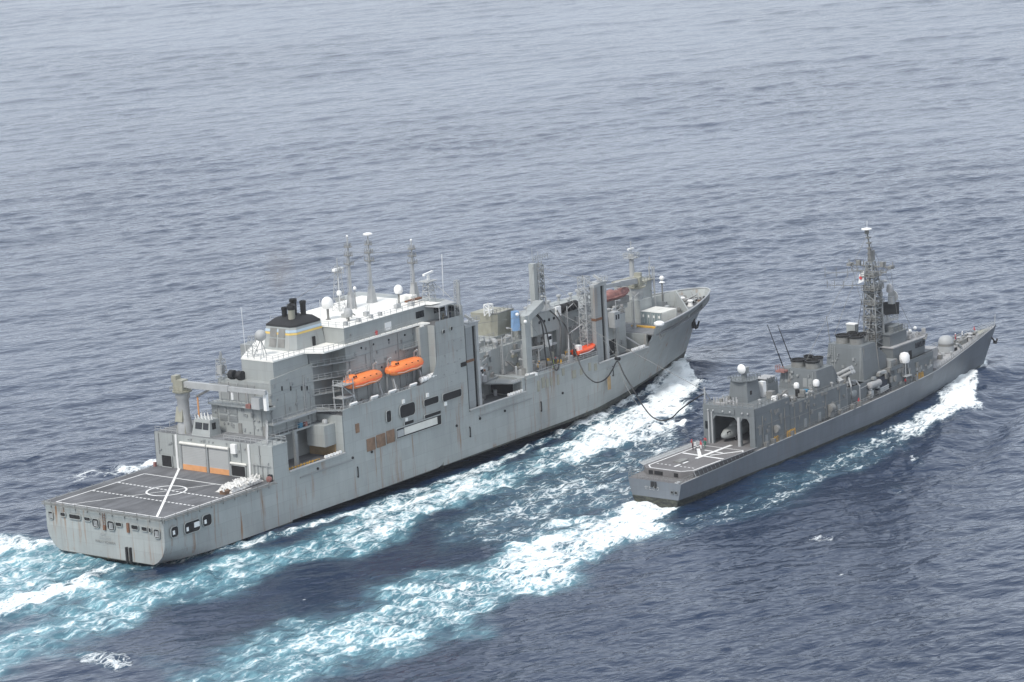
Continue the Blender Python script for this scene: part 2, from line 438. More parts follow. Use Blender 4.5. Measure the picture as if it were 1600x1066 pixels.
def ribbon_fields(X, Y):
    foam = np.zeros_like(X); aer = np.zeros_like(X)
    rr = np.random.RandomState(5)
    band = (Y < 900) & (np.abs(X) < 220)
    mean_ = np.zeros_like(X)                   # ragged edges: the ribbons' borders wander
    for i in range(26):
        lam = rr.uniform(5, 34); an = rr.rand()*6.28; k = 2*math.pi/lam
        mean_[band] += (lam/20)**.5*np.sin(k*(math.cos(an)*X[band]+math.sin(an)*Y[band])+rr.rand()*6.28)
    mean_ *= .30
    for rib in RIB:
        for k in range(len(rib)-1):
            x0, y0, a0, b0, f0, e0 = rib[k]; x1, y1, a1, b1, f1, e1 = rib[k+1]
            pad = 1.9*max(math.hypot(a0, b0), math.hypot(a1, b1)) + 3
            msk = (X > min(x0, x1)-pad) & (X < max(x0, x1)+pad) & (Y > min(y0, y1)-pad) & (Y < max(y0, y1)+pad)
            if not msk.any(): continue
            px = X[msk]-x0; py = Y[msk]-y0
            dx, dy = x1-x0, y1-y0
            t = np.full_like(px, .5)
            for _ in range(5):
                wx = a0+(a1-a0)*t; wy = b0+(b1-b0)*t
                det = dx*wy-dy*wx
                det = np.where(np.abs(det) < 1e-4, 1e-4, det)
                tn = (px*wy-py*wx)/det
                t = np.clip(tn, 0, 1)
            s_ = (dx*py-dy*px)/det
            endm = 1-smooth(0, .35, np.maximum(-tn, tn-1))
            s_ = np.abs(s_)+mean_[msk]*.17
            edge = (1-smooth(.45, 1.35, s_))*endm
            edgea = (1-smooth(.55, 1.7, s_))*endm
            foam[msk] = np.maximum(foam[msk], edge*(f0+(f1-f0)*t))
            aer[msk] = np.maximum(aer[msk], edgea*(e0+(e1-e0)*t))
    return foam, aer

def sea():
    xs = np.concatenate([-np.geomspace(24000, 705, 55), np.arange(-702, -345, 3.0), np.arange(-345, -112, 1.5), np.arange(-112, 150, .62), np.arange(150, 345, 1.5), np.arange(345, 702, 3.0), np.geomspace(705, 24000, 55)])
    ys = [-3000, -1500, -600, -200, 0, 150, 260, 340, 400, 430, 450, 465, 475, 482]
    y = 486.0
    while y < 26000:
        ys.append(y)
        y += .75 if y < 790 else (.75 + (y-790)*.0028 if y < 2200 else .06*y)
    ys = np.array(ys)
    X, Y = np.meshgrid(xs, ys)
    nx, ny = len(xs), len(ys)
    sx = np.gradient(xs)[None, :]; sy = np.gradient(ys)[:, None]
    cell = np.maximum(sx+0*sy, sy+0*sx)
    rng = np.random.RandomState(11)
    Z = np.zeros_like(X); DX = np.zeros_like(X); DY = np.zeros_like(X)
    main = R_(126)                             # the crests run from lower left to upper right
    K = 120
    for i in range(K):
        lam = 2.1*(20/2.1)**((i+rng.rand())/K)
        ang = main + rng.randn()*(.36 + .5*math.exp(-lam/12))
        k = 2*math.pi/lam
        amp = .0050*lam**.70*rng.uniform(.55, 1.3)*(1.0 if lam < 9 else (.75 if lam < 15 else .55))
        ph = rng.rand()*2*math.pi
        arg = k*(math.cos(ang)*X+math.sin(ang)*Y)+ph
        w = np.clip((lam/cell-2.0)/2.2, 0, 1)
        Z += amp*w*np.sin(arg)
        c = .85*amp*w*np.cos(arg)
        DX -= c*math.cos(ang); DY -= c*math.sin(ang)
    for i in range(16):                        # a low, broken swell underneath
        lam = 20*(48/20)**((i+rng.rand())/16); ang = R_(118)+rng.randn()*.38; k = 2*math.pi/lam
        Z += .0030*lam**.8*rng.uniform(.5, 1.3)*np.sin(k*(math.cos(ang)*X+math.sin(ang)*Y)+rng.rand()*6.28)*np.clip(lam/cell/6, 0, 1)
    # patches where the wind ruffles more or less
    pat = np.zeros_like(X)
    for i in range(14):
        lam = rng.uniform(60, 260); an = rng.rand()*6.28
        pat += np.sin(2*math.pi/lam*(math.cos(an)*X*.6+math.sin(an)*Y)+rng.rand()*6.28)
    pat = .5+.5*np.tanh(pat/4)
    foam, aer = ribbon_fields(X, Y)
    turb = np.zeros_like(X)
    near = (foam > .02) | (aer > .02)
    for i in range(40):
        lam = rng.uniform(1.8, 8); an = rng.rand()*6.28; k = 2*math.pi/lam
        turb[near] += lam**.7*np.sin(k*(math.cos(an)*X[near]+math.sin(an)*Y[near])+rng.rand()*6.28)
    Z = Z*(.52+.62*pat)*(1-.35*np.clip(aer, 0, 1)) + turb*.022*np.clip(foam*1.2+aer*.25, 0, 1) + .28*np.clip(foam-.45, 0, 1)
    # ship-made waves: bow crests and the trough along the supply ship's side
    ca, sa = math.cos(A_ANG), math.sin(A_ANG)
    u = (X-A_O.x)*ca+(Y-A_O.y)*sa; v = -(X-A_O.x)*sa+(Y-A_O.y)*ca
    Z += 2.2*np.exp(-((u-192)/11)**2-((np.abs(v)-6.5)/5)**2)
    Z -= .9*np.exp(-((u-95)/38)**2-((np.abs(v)-15)/9)**2)
    Z += .8*np.exp(-((u-20)/22)**2-((v+20)/7)**2)
    ub = (X-B_O.x)*math.cos(B_ANG)+(Y-B_O.y)*math.sin(B_ANG); vb = -(X-B_O.x)*math.sin(B_ANG)+(Y-B_O.y)*math.cos(B_ANG)
    Z += 1.6*np.exp(-((ub-122)/9)**2-((np.abs(vb)-5.5)/4)**2)
    Z += (.62+.0150*np.clip(ub, -5, 134))*np.exp(-(np.maximum(np.abs(vb)-4, 0)/17)**2)*smooth(1, 22, ub)*(1-smooth(136, 165, ub))
    for (d, am) in ((0, .9), (9, -.8), (17, .6)):           # diverging bow wave of the escort, seen as dark ridges
        rr = -vb-8-(118-ub)*.36
        Z += am*np.exp(-((rr-d)/4.2)**2)*smooth(0, 25, 122-ub)*(1-smooth(45, 85, 122-ub))
    co = np.stack([(X+DX).ravel(), (Y+DY).ravel(), (Z+SEA_Z).ravel()], 1).astype(np.float32)
    me = bpy.data.meshes.new('sea')
    me.vertices.add(nx*ny); me.vertices.foreach_set('co', co.ravel())
    i0 = (np.arange(ny-1)[:, None]*nx+np.arange(nx-1)[None, :]).ravel()
    q = np.stack([i0, i0+1, i0+nx+1, i0+nx], 1).astype(np.int32)
    nq = len(q)
    me.loops.add(nq*4); me.loops.foreach_set('vertex_index', q.ravel())
    me.polygons.add(nq)
    me.polygons.foreach_set('loop_start', np.arange(0, nq*4, 4, dtype=np.int32))
    me.polygons.foreach_set('use_smooth', np.ones(nq, dtype=bool))
    for nm, arr in (('foam', foam), ('aer', aer), ('pat', pat)):
        at = me.attributes.new(nm, 'FLOAT', 'POINT'); at.data.foreach_set('value', arr.ravel().astype(np.float32))
    me.update(calc_edges=True)
    o = bpy.data.objects.new('sea', me); C.objects.link(o)
    tag(o, 'dark blue-grey open sea with small waves, white wash and turquoise wakes', 'sea', kind='structure')
    me.materials.append(sea_material())
    return o

def sea_material():
    m, nt, b = new_mat('sea_water')
    L = nt.links.new
    geo = N(nt, 'ShaderNodeNewGeometry')
    def noise(scale, mp=(1, 1, 1), detail=5, rough=.55, rz=0.0, dist=0.0):
        q = N(nt, 'ShaderNodeMapping'); q.inputs['Scale'].default_value = mp; q.inputs['Rotation'].default_value = (0, 0, rz)
        q.vector_type = 'TEXTURE'
        q.inputs['Scale'].default_value = tuple(1/v for v in mp)
        no = N(nt, 'ShaderNodeTexNoise'); no.inputs['Scale'].default_value = scale
        no.inputs['Detail'].default_value = detail; no.inputs['Roughness'].default_value = rough; no.inputs['Distortion'].default_value = dist
        L(geo.outputs['Position'], q.inputs[0]); L(q.outputs[0], no.inputs['Vector'])
        return no.outputs['Fac']
    def rng(sock, a, bb, c, d):
        mr = N(nt, 'ShaderNodeMapRange'); mr.clamp = True
        for i, v in enumerate((a, bb, c, d)):
            if isinstance(v, (int, float)): mr.inputs[i+1].default_value = v
            else: L(v, mr.inputs[i+1])
        L(sock, mr.inputs[0]); return mr.outputs[0]
    def op(o, a, c, clamp=False):
        q = N(nt, 'ShaderNodeMath', operation=o); q.use_clamp = clamp
        for i, s in enumerate((a, c)):
            if isinstance(s, (int, float)): q.inputs[i].default_value = s
            else: L(s, q.inputs[i])
        return q.outputs[0]
    def mix(fac, c1, c2):
        q = N(nt, 'ShaderNodeMixRGB')
        for i, s in enumerate((fac, c1, c2)):
            if isinstance(s, (int, float)): q.inputs[i].default_value = s
            elif isinstance(s, tuple): q.inputs[i].default_value = (*s, 1)
            else: L(s, q.inputs[i])
        return q.outputs[0]
    def attr(nm):
        a = N(nt, 'ShaderNodeAttribute'); a.attribute_name = nm; return a.outputs['Fac']
    foam, aer = attr('foam'), attr('aer')
    wake = A_ANG
    n1 = noise(.13, (.45, 1.2, 1), 7, .62, wake, .8)          # drawn out along the ships' course
    n2 = noise(.50, (.45, 1.1, 1), 5, .62, wake, .9)
    n3 = noise(1.5, (.5, 1, 1), 3, .6, wake, .6)
    # lace of foam: cell borders, warped
    def lace(scale, warp, w):
        nv = N(nt, 'ShaderNodeTexNoise'); nv.inputs['Scale'].default_value = scale*.9; nv.inputs['Detail'].default_value = 4
        L(geo.outputs['Position'], nv.inputs['Vector'])
        va = N(nt, 'ShaderNodeVectorMath', operation='MULTIPLY_ADD')
        L(nv.outputs['Color'], va.inputs[0]); va.inputs[1].default_value = (warp,)*3; L(geo.outputs['Position'], va.inputs[2])
        q = N(nt, 'ShaderNodeMapping'); q.vector_type = 'TEXTURE'; q.inputs['Rotation'].default_value = (0, 0, wake); q.inputs['Scale'].default_value = (1.9, .8, 1)
        L(va.outputs[0], q.inputs[0])
        vo = N(nt, 'ShaderNodeTexVoronoi', feature='DISTANCE_TO_EDGE'); vo.inputs['Scale'].default_value = scale
        L(q.outputs[0], vo.inputs['Vector'])
        return rng(vo.outputs['Distance'], 0.0, w, 1, 0)
    l1 = lace(.15, 9.0, .11); l2 = lace(.40, 4.0, .15); l3 = lace(.95, 2.0, .2)
    lc = op('MAXIMUM', op('MAXIMUM', l1, op('MULTIPLY', l2, .85)), op('MULTIPLY', l3, .6))
    nn = op('ADD', op('MULTIPLY', n1, .42), op('ADD', op('MULTIPLY', n2, .33), op('MULTIPLY', n3, .25)))
    nn = rng(nn, .36, .64, 0, 1)
    dens = op('ADD', op('MULTIPLY', nn, .72), op('MULTIPLY', lc, .36))
    th = op('SUBTRACT', 1.06, op('MULTIPLY', foam, .90))
    fm = rng(dens, op('SUBTRACT', th, .10), op('ADD', th, .26), 0, 1)
    fm = op('MULTIPLY', fm, rng(foam, .03, .16, 0, 1))
    am = op('MULTIPLY', rng(op('ADD', op('MULTIPLY', n1, .6), op('MULTIPLY', n2, .4)), .36, .62, .18, 1.0), rng(aer, 0.02, 1, 0, .95))
    am = op('MULTIPLY', am, rng(op('ADD', foam, op('MULTIPLY', aer, .35)), .05, .80, .10, 1))
    deep = mix(rng(noise(.012, (1, .4, 1), 4), .3, .7, 0, 1), (.0065, .018, .046), (.010, .025, .060))
    col = mix(am, deep, (.16, .37, .43))
    col = mix(op('MULTIPLY', am, rng(n2, .5, .72, 0, .75)), col, (.38, .60, .64))
    col = mix(fm, col, mix(n3, (.74, .80, .81), (.90, .92, .91)))
    L(col, b.inputs['Base Color'])
    # unresolved ripples make the far surface rougher
    L(op('MAXIMUM', op('MULTIPLY', fm, .9), op('ADD', .12, op('MULTIPLY', am, .35))), b.inputs['Roughness'])
    b.inputs['IOR'].default_value = 1.333
    L(rng(fm, 0, 1, .5, .1), b.inputs['Specular IOR Level'])
    r1 = noise(.27, (.5, 1, 1), 2, .5, R_(36), .3)
    r2 = noise(.75, (.5, 1, 1), 1.5, .5, R_(24), .5)
    rip = op('ADD', op('MULTIPLY', r1, 1.0), op('MULTIPLY', r2, .72))
    hgt = op('ADD', rip, op('MULTIPLY', op('MULTIPLY', fm, n3), .12))
    bp = N(nt, 'ShaderNodeBump'); bp.inputs['Distance'].default_value = 1.0
    L(op('MULTIPLY', rng(attr('pat'), 0, 1, .60, 1.0), .42), bp.inputs['Strength'])
    L(hgt, bp.inputs['Height']); L(bp.outputs[0], b.inputs['Normal'])
    return m

sea()

# ================================================================== supply ship
random.seed(4)
A = empty('supply_ship', A_O, A_ANG)
tag(A, 'large light grey supply ship with white roofs and rust-streaked hull, left of the destroyer', 'ship')

def interp(tab, x):
    for (x0, a), (x1, b) in zip(tab[:-1], tab[1:]):
        if x <= x1: return a+(b-a)*(x-x0)/(x1-x0) if x1 > x0 else b
    return tab[-1][1]

# half-breadth at deck height, at the waterline, and the stern's bilge rounding
A_TOP = [(0, 15.9), (6, 16.1), (160, 16.1), (169, 15.6), (176, 14.6), (184, 12.6), (191, 10.3), (198, 7.6), (203, 5.4), (207, 3.3), (209, 1.7), (210, 0.02)]
A_WL = [(0, 12.2), (8, 14.6), (20, 16.0), (130, 16.1), (142, 15.3), (155, 12.6), (168, 9.4), (180, 6.2), (190, 3.0), (197, .9), (199, .05), (210, .02)]
def a_half(x, z):
    """half-breadth of the supply ship's hull at station x and height z"""
    t, w = interp(A_TOP, x), interp(A_WL, x)
    zs = 0 if x < 199 else (x-199)*15.6/11           # raked stem
    if z < zs-1e-6: return 0.02
    if x > 125:
        zr = 10.8+4.8*min(1, max(0, (x-156)/16))
        f = min(1, max(0, (z-zs)/(zr-zs+1e-3)))
        e = min(1, (x-125)/60)
        k = f**(1.0+.55*e) if x < 199 else f**(1.55-.75*min(1, (x-199)/9))
        return max(.02, w+(t-w)*k)
    if x < 26:                                        # rounded turn of the bilge at the counter
        rad = 5.2*(1-x/26)+.01
        zb = -.15-3.0*(x/26)
        if z < zb+rad:
            q = max(0, min(1, (zb+rad-z)/rad))
            return t-rad*(1-math.sqrt(max(0, 1-q*q)))*.95
        return t
    return t

def hull_a():
    bands = [  # x0, x1, top at x0, top at x1 : the sheer steps up and down along the side
        (0, 32, 9.55, 9.55), (32, 36.4, 16.75, 16.75), (36.4, 53.8, 10.55, 10.55), (53.8, 78.5, 19.5, 19.5)]
    m = MB()
    def col(x, top):
        zs = [-3.2, -2.0, -1.0, -.4, 0, .5, 1.0, 1.7, 2.6, 3.8, 5.2, 7, 9]
        zs = [z for z in zs if z < top-.4]
        zs += [zs[-1]+(top-zs[-1])*k/3 for k in (1, 2, 3)]
        return zs
    def strip(x0, x1, t0, t1, n):
        for sgn in (1, -1):
            P = []
            nz = None
            for i in range(n+1):
                x = x0+(x1-x0)*i/n; top = t0+(t1-t0)*i/n
                zs = [-3.2+(top+3.2)*(k/18.0) for k in range(19)]
                P.append([(stem_x(x, z), sgn*a_half(x, z), z) for z in zs])
            vs = [p for c in P for p in c]; fs = []
            for i in range(n):
                for k in range(18):
                    fs.append((i*19+k, (i+1)*19+k, (i+1)*19+k+1, i*19+k+1))
            m.add(vs, fs, x0 >= 125 or x1 <= 32)
    def stem_x(x, z):
        return x if x < 199 or z >= (x-199)*15.6/11 else 199+max(0, z)*11/15.6
    for x0, x1, t0, t1 in bands: strip(x0, x1, t0, t1, max(2, int((x1-x0)/1.6)))
    # fillet rising from the boat-deck edge to the bridge wing
    xs = [78.5, 80, 81.5, 82.8, 83.8, 84.6, 85.0, 85.2]; ts = [19.5, 19.6, 19.9, 20.5, 21.4, 22.8, 24.5, 27.0]
    for i in range(7): strip(xs[i], xs[i+1], ts[i], ts[i+1], 1)
    strip(85.2, 94.8, 31.9, 31.7, 4)
    strip(94.8, 115.0, 10.45, 10.9, 8)
    strip(115.0, 142.2, 14.1, 13.4, 12)
    strip(142.2, 161.8, 11.4, 11.6, 10)
    strip(161.8, 165.8, 11.6, 15.6, 3)
    for i, (a, b) in enumerate([(165.8, 175), (175, 185), (185, 192), (192, 198), (198, 199), (199, 201), (201, 203), (203, 205), (205, 207), (207, 208.4), (208.4, 209.3), (209.3, 210)]):
        strip(a, b, 15.6, 15.6, 4 if i < 4 else 2)
    # transom and bottom
    ring = [(0, a_half(0, z), z) for z in np.linspace(9.55, -.15, 40)]
    ring += [(0, -y, z) for (_, y, z) in ring[::-1]]
    m.add(ring, [tuple(range(len(ring)))])
    bot = []
    for x in (0, 6, 13, 20, 26, 60, 125, 160, 180, 198):
        z = -.15-3.0*min(1, x/26); bot.append((x, a_half(x, z)*.98, max(-3.2, z)))
    vs = bot+[(x, -y, z) for x, y, z in bot]; n = len(bot)
    m.add(vs, [(i, i+1, n+i+1, n+i) for i in range(n-1)])
    return m.build('hull', 'hull_a', A)
HA = hull_a()

def sub(mb, name, mat, par, **k): return mb.build(name, mat, par, **k)

# ---- flight deck, markings
fd = MB().box(.2, 32.2, -15.85, 15.85, 9.15, 9.6).build('flight_deck', 'deck_a', A)
mk = MB()
def stripe(m, p, q, w, z):
    p, q = Vector((*p, z)), Vector((*q, z)); d = (q-p).normalized(); n = Vector((-d.y, d.x, 0))*w/2
    m.add([p-n, q-n, q+n, p+n], [(0, 1, 2, 3)])
def dashes(m, p, q, w, z, n, fill=.6):
    p, q = Vector((*p, z)), Vector((*q, z))
    for i in range(n):
        a = p.lerp(q, i/n); b = p.lerp(q, (i+fill)/n)
        stripe(m, a[:2], b[:2], w, z)
ZL = 9.612
stripe(mk, (.7, 13.5), (25.6, 13.5), .28, ZL); stripe(mk, (.7, -15.3), (26, -15.3), .28, ZL); stripe(mk, (.7, 13.5), (.7, -15.3), .28, ZL)
stripe(mk, (25.6, 13.5), (25.3, -8), .28, ZL)
mk.build('deck_line', 'line', fd)
mk = MB(); stripe(mk, (.8, -13.6), (32.1, 9.9), .5, ZL+.004); stripe(mk, (.8, 9.2), (25.3, -6.5), .22, ZL+.004); mk.build('lineup_line', 'line', fd)
mk = MB(); dashes(mk, (17.8, 13.2), (17.0, -15.0), .42, ZL, 26); mk.build('dashed_line', 'line', fd); mk = MB(); dashes(mk, (10.6, 13.2), (10.2, -15.0), .42, ZL, 26); mk.build('dashed_line', 'line', fd)
mk = MB()
for i in range(48):
    a0, a1 = 2*math.pi*i/48, 2*math.pi*(i+1)/48
    mk.add([(16.9+r*math.cos(a), -.9+r*math.sin(a), ZL+.008) for r, a in ((3.75, a0), (4.15, a0), (4.15, a1), (3.75, a1))], [(0, 1, 2, 3)])
mk.build('landing_circle', 'line', fd)
# deck-edge walkway, nets and gutter
m = MB()
for (p, q) in (((0, -16), (31.8, -16)), ((0, 16), (31.8, 16)), ((-.02, -15.8), (-.02, 15.8))):
    p, q = Vector((*p, 9.5)), Vector((*q, 9.5)); L = (q-p).length; n = int(L/1.6)
    out = Vector((0, -1, 0)) if p.y == q.y and p.y < 0 else (Vector((0, 1, 0)) if p.y == q.y else Vector((-1, 0, 0)))
    for i in range(n+1):
        a = p.lerp(q, i/n); m.tube(a, a+out*1.0+Vector((0, 0, -.12)), .06, n=4)
        if i % 2 == 0: m.tube(a+out*.15+Vector((0, 0, -.9)), a+out*.15+Vector((0, 0, .42)), .09, n=4)
    for s_ in (.3, .65, 1): m.tube(p+out*s_+Vector((0, 0, -.12*s_)), q+out*s_+Vector((0, 0, -.12*s_)), .06, n=4)
m.build('safety_net', 'rail_d', A)
m = MB().box(-.12, 32, -16.2, -15.95, 9.2, 9.62).box(-.12, 32, 15.95, 16.2, 9.2, 9.62).box(-.15, .05, -15.9, 15.9, 9.2, 9.62)
m.build('deck_edge_coaming', 'house_d', A)

# ---- transom and quarter openings
def opening(x, y, z, w, h, axis, frame=.12, mat='void', par=HA, name='hawse_opening', rnd=True, dep=.5):
    """a raised rim round a flat dark plate, coloured as the shade inside an opening; axis 'x' faces aft, 'y' faces starboard"""
    def outline(W, H, r, n=4):
        P = []
        for cx, cy, a0 in ((W/2-r, H/2-r, 0), (-W/2+r, H/2-r, 90), (-W/2+r, -H/2+r, 180), (W/2-r, -H/2+r, 270)):
            for i in range(n+1):
                a = R_(a0+90*i/n); P.append((cx+r*math.cos(a), cy+r*math.sin(a)))
        return P
    r = min(w, h)*(.28 if rnd else .08)
    a, b = outline(w+2*frame, h+2*frame, r+frame), outline(w, h, r)
    def P3(p, d):
        return (x-d, y+p[0], z+p[1]) if axis == 'x' else (x+p[0], y-d, z+p[1])
    m = MB(); n = len(a)
    vs = [P3(p, .14) for p in a]+[P3(p, .30) for p in a]+[P3(p, .30) for p in b]+[P3(p, .14) for p in b]
    fs = []
    for lo, hi in ((0, n), (n, 2*n), (2*n, 3*n)):
        fs += [(lo+i, lo+(i+1) % n, hi+(i+1) % n, hi+i) for i in range(n)]
    o = m.add(vs, fs).build(name, 'house_a', par)
    m2 = MB().add([P3(p, .16) for p in b], [tuple(range(n))])
    m2.build('painted_dark_fill', mat, o)  # flat dark plate: the shade of the opening is put into its colour
    return o
for y0, y1, z0, z1 in ((14.95, 13.85, 6.3, 7.75), (11.6, 10.3, 7.2, 7.9), (9.2, 6.2, 7.0, 7.85), (5.1, 3.5, 7.05, 7.7), (2.95, 1.2, 5.95, 7.65), (-1.15, -2.95, 5.9, 7.65), (-3.4, -4.95, 6.9, 7.6), (-7.6, -9.35, 6.75, 7.55), (-10.3, -11.7, 6.75, 7.5), (-12.2, -12.75, 6.6, 7.45), (-13.5, -14.95, 5.7, 7.4)):
    o = opening(-.02, (y0+y1)/2, (z0+z1)/2, abs(y1-y0), z1-z0, 'x')
    if z1-z0 > 1.3:
        bm_ = MB()
        for k in (-.35, .0, .35): bm_.box(-.3, -.2, (y0+y1)/2+k-.1, (y0+y1)/2+k+.1, z0+.25, z1-.35)
        bm_.box(-.31, -.19, (y0+y1)/2-.5, (y0+y1)/2+.5, z0+.2, z0+.34)
        bm_.build('roller_fairlead', 'rail', o)
for x0, x1, z0, z1 in ((1.5, 3.5, 5.5, 7.5), (5.3, 9.6, 5.25, 7.45), (10.4, 12.9, 5.5, 7.7)):
    o = opening((x0+x1)/2, -16.12, (z0+z1)/2, x1-x0, z1-z0, 'y')
    b2 = MB()
    b2.box(x0+.5, x0+1.1, -16.34, -16.26, z0+.5, z0+1.3)
    if x1-x0 > 4: b2.box(x1-1.6, x1-.1, -16.36, -16.26, z0+.75, z0+1.75)
    b2.build('mooring_roller', 'white', o)
for y in (-5.75, -6.75):
    MB().box(-.45, -.02, y-.2, y+.2, -.2, 2.9).build('rudder_fender', 'black', HA)
MB().box(-.3, -.02, -6.85, -6.25, 5.9, 7.75).build('rusty_ladder', 'rust', HA)
MB().ladder((-.2, 1.9-2.1, 5.6), (-.2, -.2, 9.2), .6, .07).build('transom_ladder', 'rust', HA)
MB().box(-.35, -.02, -.5, .1, 5.7, 6.6).build('stern_light_box', 'rust', HA)

def lettering(txt, size, loc, rot, mat, par, name='lettering', align='CENTER'):
    c = bpy.data.curves.new(name, 'FONT'); c.body = txt; c.size = size; c.align_x = align; c.align_y = 'CENTER'; c.extrude = .01
    t_ = bpy.data.objects.new(name, c); C.objects.link(t_)
    bpy.context.view_layer.update()
    me = bpy.data.meshes.new_from_object(t_.evaluated_get(bpy.context.evaluated_depsgraph_get()))
    bpy.data.objects.remove(t_); bpy.data.curves.remove(c)
    me.materials.clear(); me.materials.append(M[mat])
    o = bpy.data.objects.new(name, me); C.objects.link(o)
    o.location = loc; o.rotation_euler = rot; o.parent = par
    return o
ROT_AFT = (math.pi/2, 0, -math.pi/2)
lettering('USNS', .62, (-.17, .55, 4.75), ROT_AFT, 'rail', HA)
lettering('SAN DIEGO', .62, (-.17, .15, 4.0), ROT_AFT, 'rail', HA)
lettering('WALLY SCHIRRA', .72, (-.17, -.05, 3.2), ROT_AFT, 'rail_d', HA)
M['letter'] = plain('faded_letter_paint', (.20, .21, .21), .8, .2)

# ---- starboard side details
for x0, x1, z0, z1, mat in ((60.6, 63.2, 9.3, 11.9, 'brown'), (63.7, 66.5, 9.4, 12.05, 'brown'), (67.0, 69.5, 9.55, 12.2, 'brown'), (57.4, 58.5, 13.9, 15.8, 'brown')):
    MB().box(x0, x1, -16.30, -16.15, z0, z1).build('rusty_plate', mat, HA)
for x0, x1, z0, z1 in ((71.6, 76.6, 13.9, 16.6), (79.6, 84.5, 14.75, 16.2), (85.9, 92.3, 14.5, 16.1), (67.2, 68.7, 14.0, 16.4), (72.8, 75.9, 12.2, 12.9), (79.5, 85.0, 12.2, 12.9)):
    opening((x0+x1)/2, -16.12, (z0+z1)/2, x1-x0, z1-z0, 'y')
o = opening(77.5, -16.12, 10.95, 14.9, 2.0, 'y', .18, rnd=False)
MB().box(72.6, 83.6, -16.40, -16.24, 10.25, 11.75).build('accommodation_ladder', 'cream', o)
MB().box(70.3, 72.4, -16.38, -16.24, 10.2, 11.6).build('ladder_platform', 'rail', o)
for x in (71.9, 74.8, 86.2, 82.0):
    pass
for x, z in ((72.6, 17.3), (73.2, 13.3), (80.6, 17.0), (86.4, 13.9)):
    MB().box(x, x+.75, -16.42, -16.15, z-.4, z+.4).build('white_marker_box', 'white', HA)
for x0, x1, z0, z1 in ((119.2, 119.9, 9.8, 12.2), (120.8, 121.8, 10.2, 12.6), (122.4, 123.2, 10.1, 12.0), (123.9, 124.7, 10.2, 12.0), (128.4, 129.3, 11.5, 13.1), (126.5, 127.2, 9.8, 12.1), (132.2, 133.5, 10.1, 11.9), (135.1, 136, 10.3, 11.8), (138.4, 139.2, 10.6, 12.4), (140.6, 141.5, 10.2, 11.8)):
    MB().box(x0, x1, -16.26, -16.15, z0, z1).build('primer_patch', 'rusty_patch' if False else 'beige_patch', HA) if False else MB().box(x0, x1, -16.26, -16.15, z0, z1).build('primer_patch', 'beige', HA)
MB().box(145.3, 146.4, -16.26, -16.12, 4.8, 7.9).build('rust_patch', 'tan', HA)
for x, z in ((57.2, 6.3), (94.6, 6.6), (120.1, 6.8), (147.5, 9.2)):
    m = MB().ball((x, -16.2, z+.5), .17).tube((x, -16.3, z+.4), (x, -16.3, z-1.4), .13, n=6).ball((x, -16.2, z-1.5), .2)
    m.build('pilot_mark', 'black', HA)
for x in (45.0, 55.9, 62, 90.2, 98.3, 107.1, 128.2):
    MB().lathe((x, -16.05, 9.0-.02*x+1.2), [(.28, -.25), (.28, 0.0)], 10, 'Y').build('scupper', 'void', HA)
# bulwark caps of the low openings, and their fenders
for x0, x1, z in ((36.5, 53.7, 10.6), (95.0, 114.9, 10.75), (142.4, 161.7, 11.55)):
    MB().box(x0, x1, -16.45, -15.8, z-.12, z+.12).build('bulwark_cap', 'rail', HA)
    MB().box(x0+3, min(x1+2, 150), -16.32, -16.13, z-2.05, z-1.82).build('rubbing_strake', 'house_d', HA)
    b = MB()
    for i in range(6): b.cbox((x1-1.2-i*.9, -15.9, z+.45), (.5, .5, .5), i*.6)
    b.build('white_fender', 'white', HA)

# ---- decks inside the hull
dk = lambda n, mat, *b: MB().box(*b).build(n, mat, A)
MB().prism([(32.3, -15.9), (120, -15.9)]+[(x, -a_half(x, 9.4)+.15) for x in range(124, 174, 4)]+[(x, a_half(x, 9.4)-.15) for x in range(172, 122, -4)]+[(120, 15.9), (32.3, 15.9)], 9.2, 9.7).build('main_deck', 'deck_a', A)
dk('cargo_deck', 'deck_g', 115.1, 142.1, -15.9, 15.9, 13.0, 13.35)
dk('boat_deck', 'deck_a', 54, 85.1, -15.95, 15.95, 18.3, 18.6)
MB().prism([(166, -15.8), (175, -14.6), (184, -12.4), (191, -10), (198, -7.2), (203, -5), (207, -2.9), (209.3, 0), (207, 2.9), (203, 5), (198, 7.2), (191, 10), (184, 12.4), (175, 14.6), (166, 15.8)], 13.3, 13.6).build('forecastle_deck', 'deck_g', A)

# ---- hangar block
hb = MB()
hb.box(32.0, 36.4, -16.0, 16.0, 9.6, 16.7)
hb.box(36.4, 54.0, -6.6, 16.0, 9.7, 16.7)
H1 = hb.build('hangar_house', 'house_a', A)
MB().box(36.4, 54.0, -10.6, -6.6, 16.3, 16.72).build('overhang_deck', 'house_a', A)
MB().box(32.1, 54.0, -10.5, 15.9, 16.71, 16.78).build('hangar_roof_deck', 'deck_g', A)
MB().box(53.6, 53.95, -16.0, -6.6, 9.7, 18.3).build('bulkhead', 'house_a', A)
MB().box(50.2, 53.58, -14.0, -9.2, 12.3, 16.68).build('deck_locker_house', 'house_a', A)
MB().box(53.2, 53.58, -13.9, -7.0, 9.72, 12.25).build('roller_shutter', 'tan', A)
MB().box(43.8, 44.5, -11.6, -11.0, 9.7, 16.9).box(44.55, 44.8, -11.5, -11.1, 9.7, 16.2).build('davit_post', 'house_d', A)
b = MB()
for i in range(9): b.tube((38+i*.9, -14.8+.35*math.sin(i*2), 9.7), (38+i*.9, -14.8, 10.9), .14, n=5)
b.rail([(37.5, -15, 9.7), (47, -15, 9.7)], 1.1, 1.2, .07)
b.build('mooring_barrier', 'yellow', A)
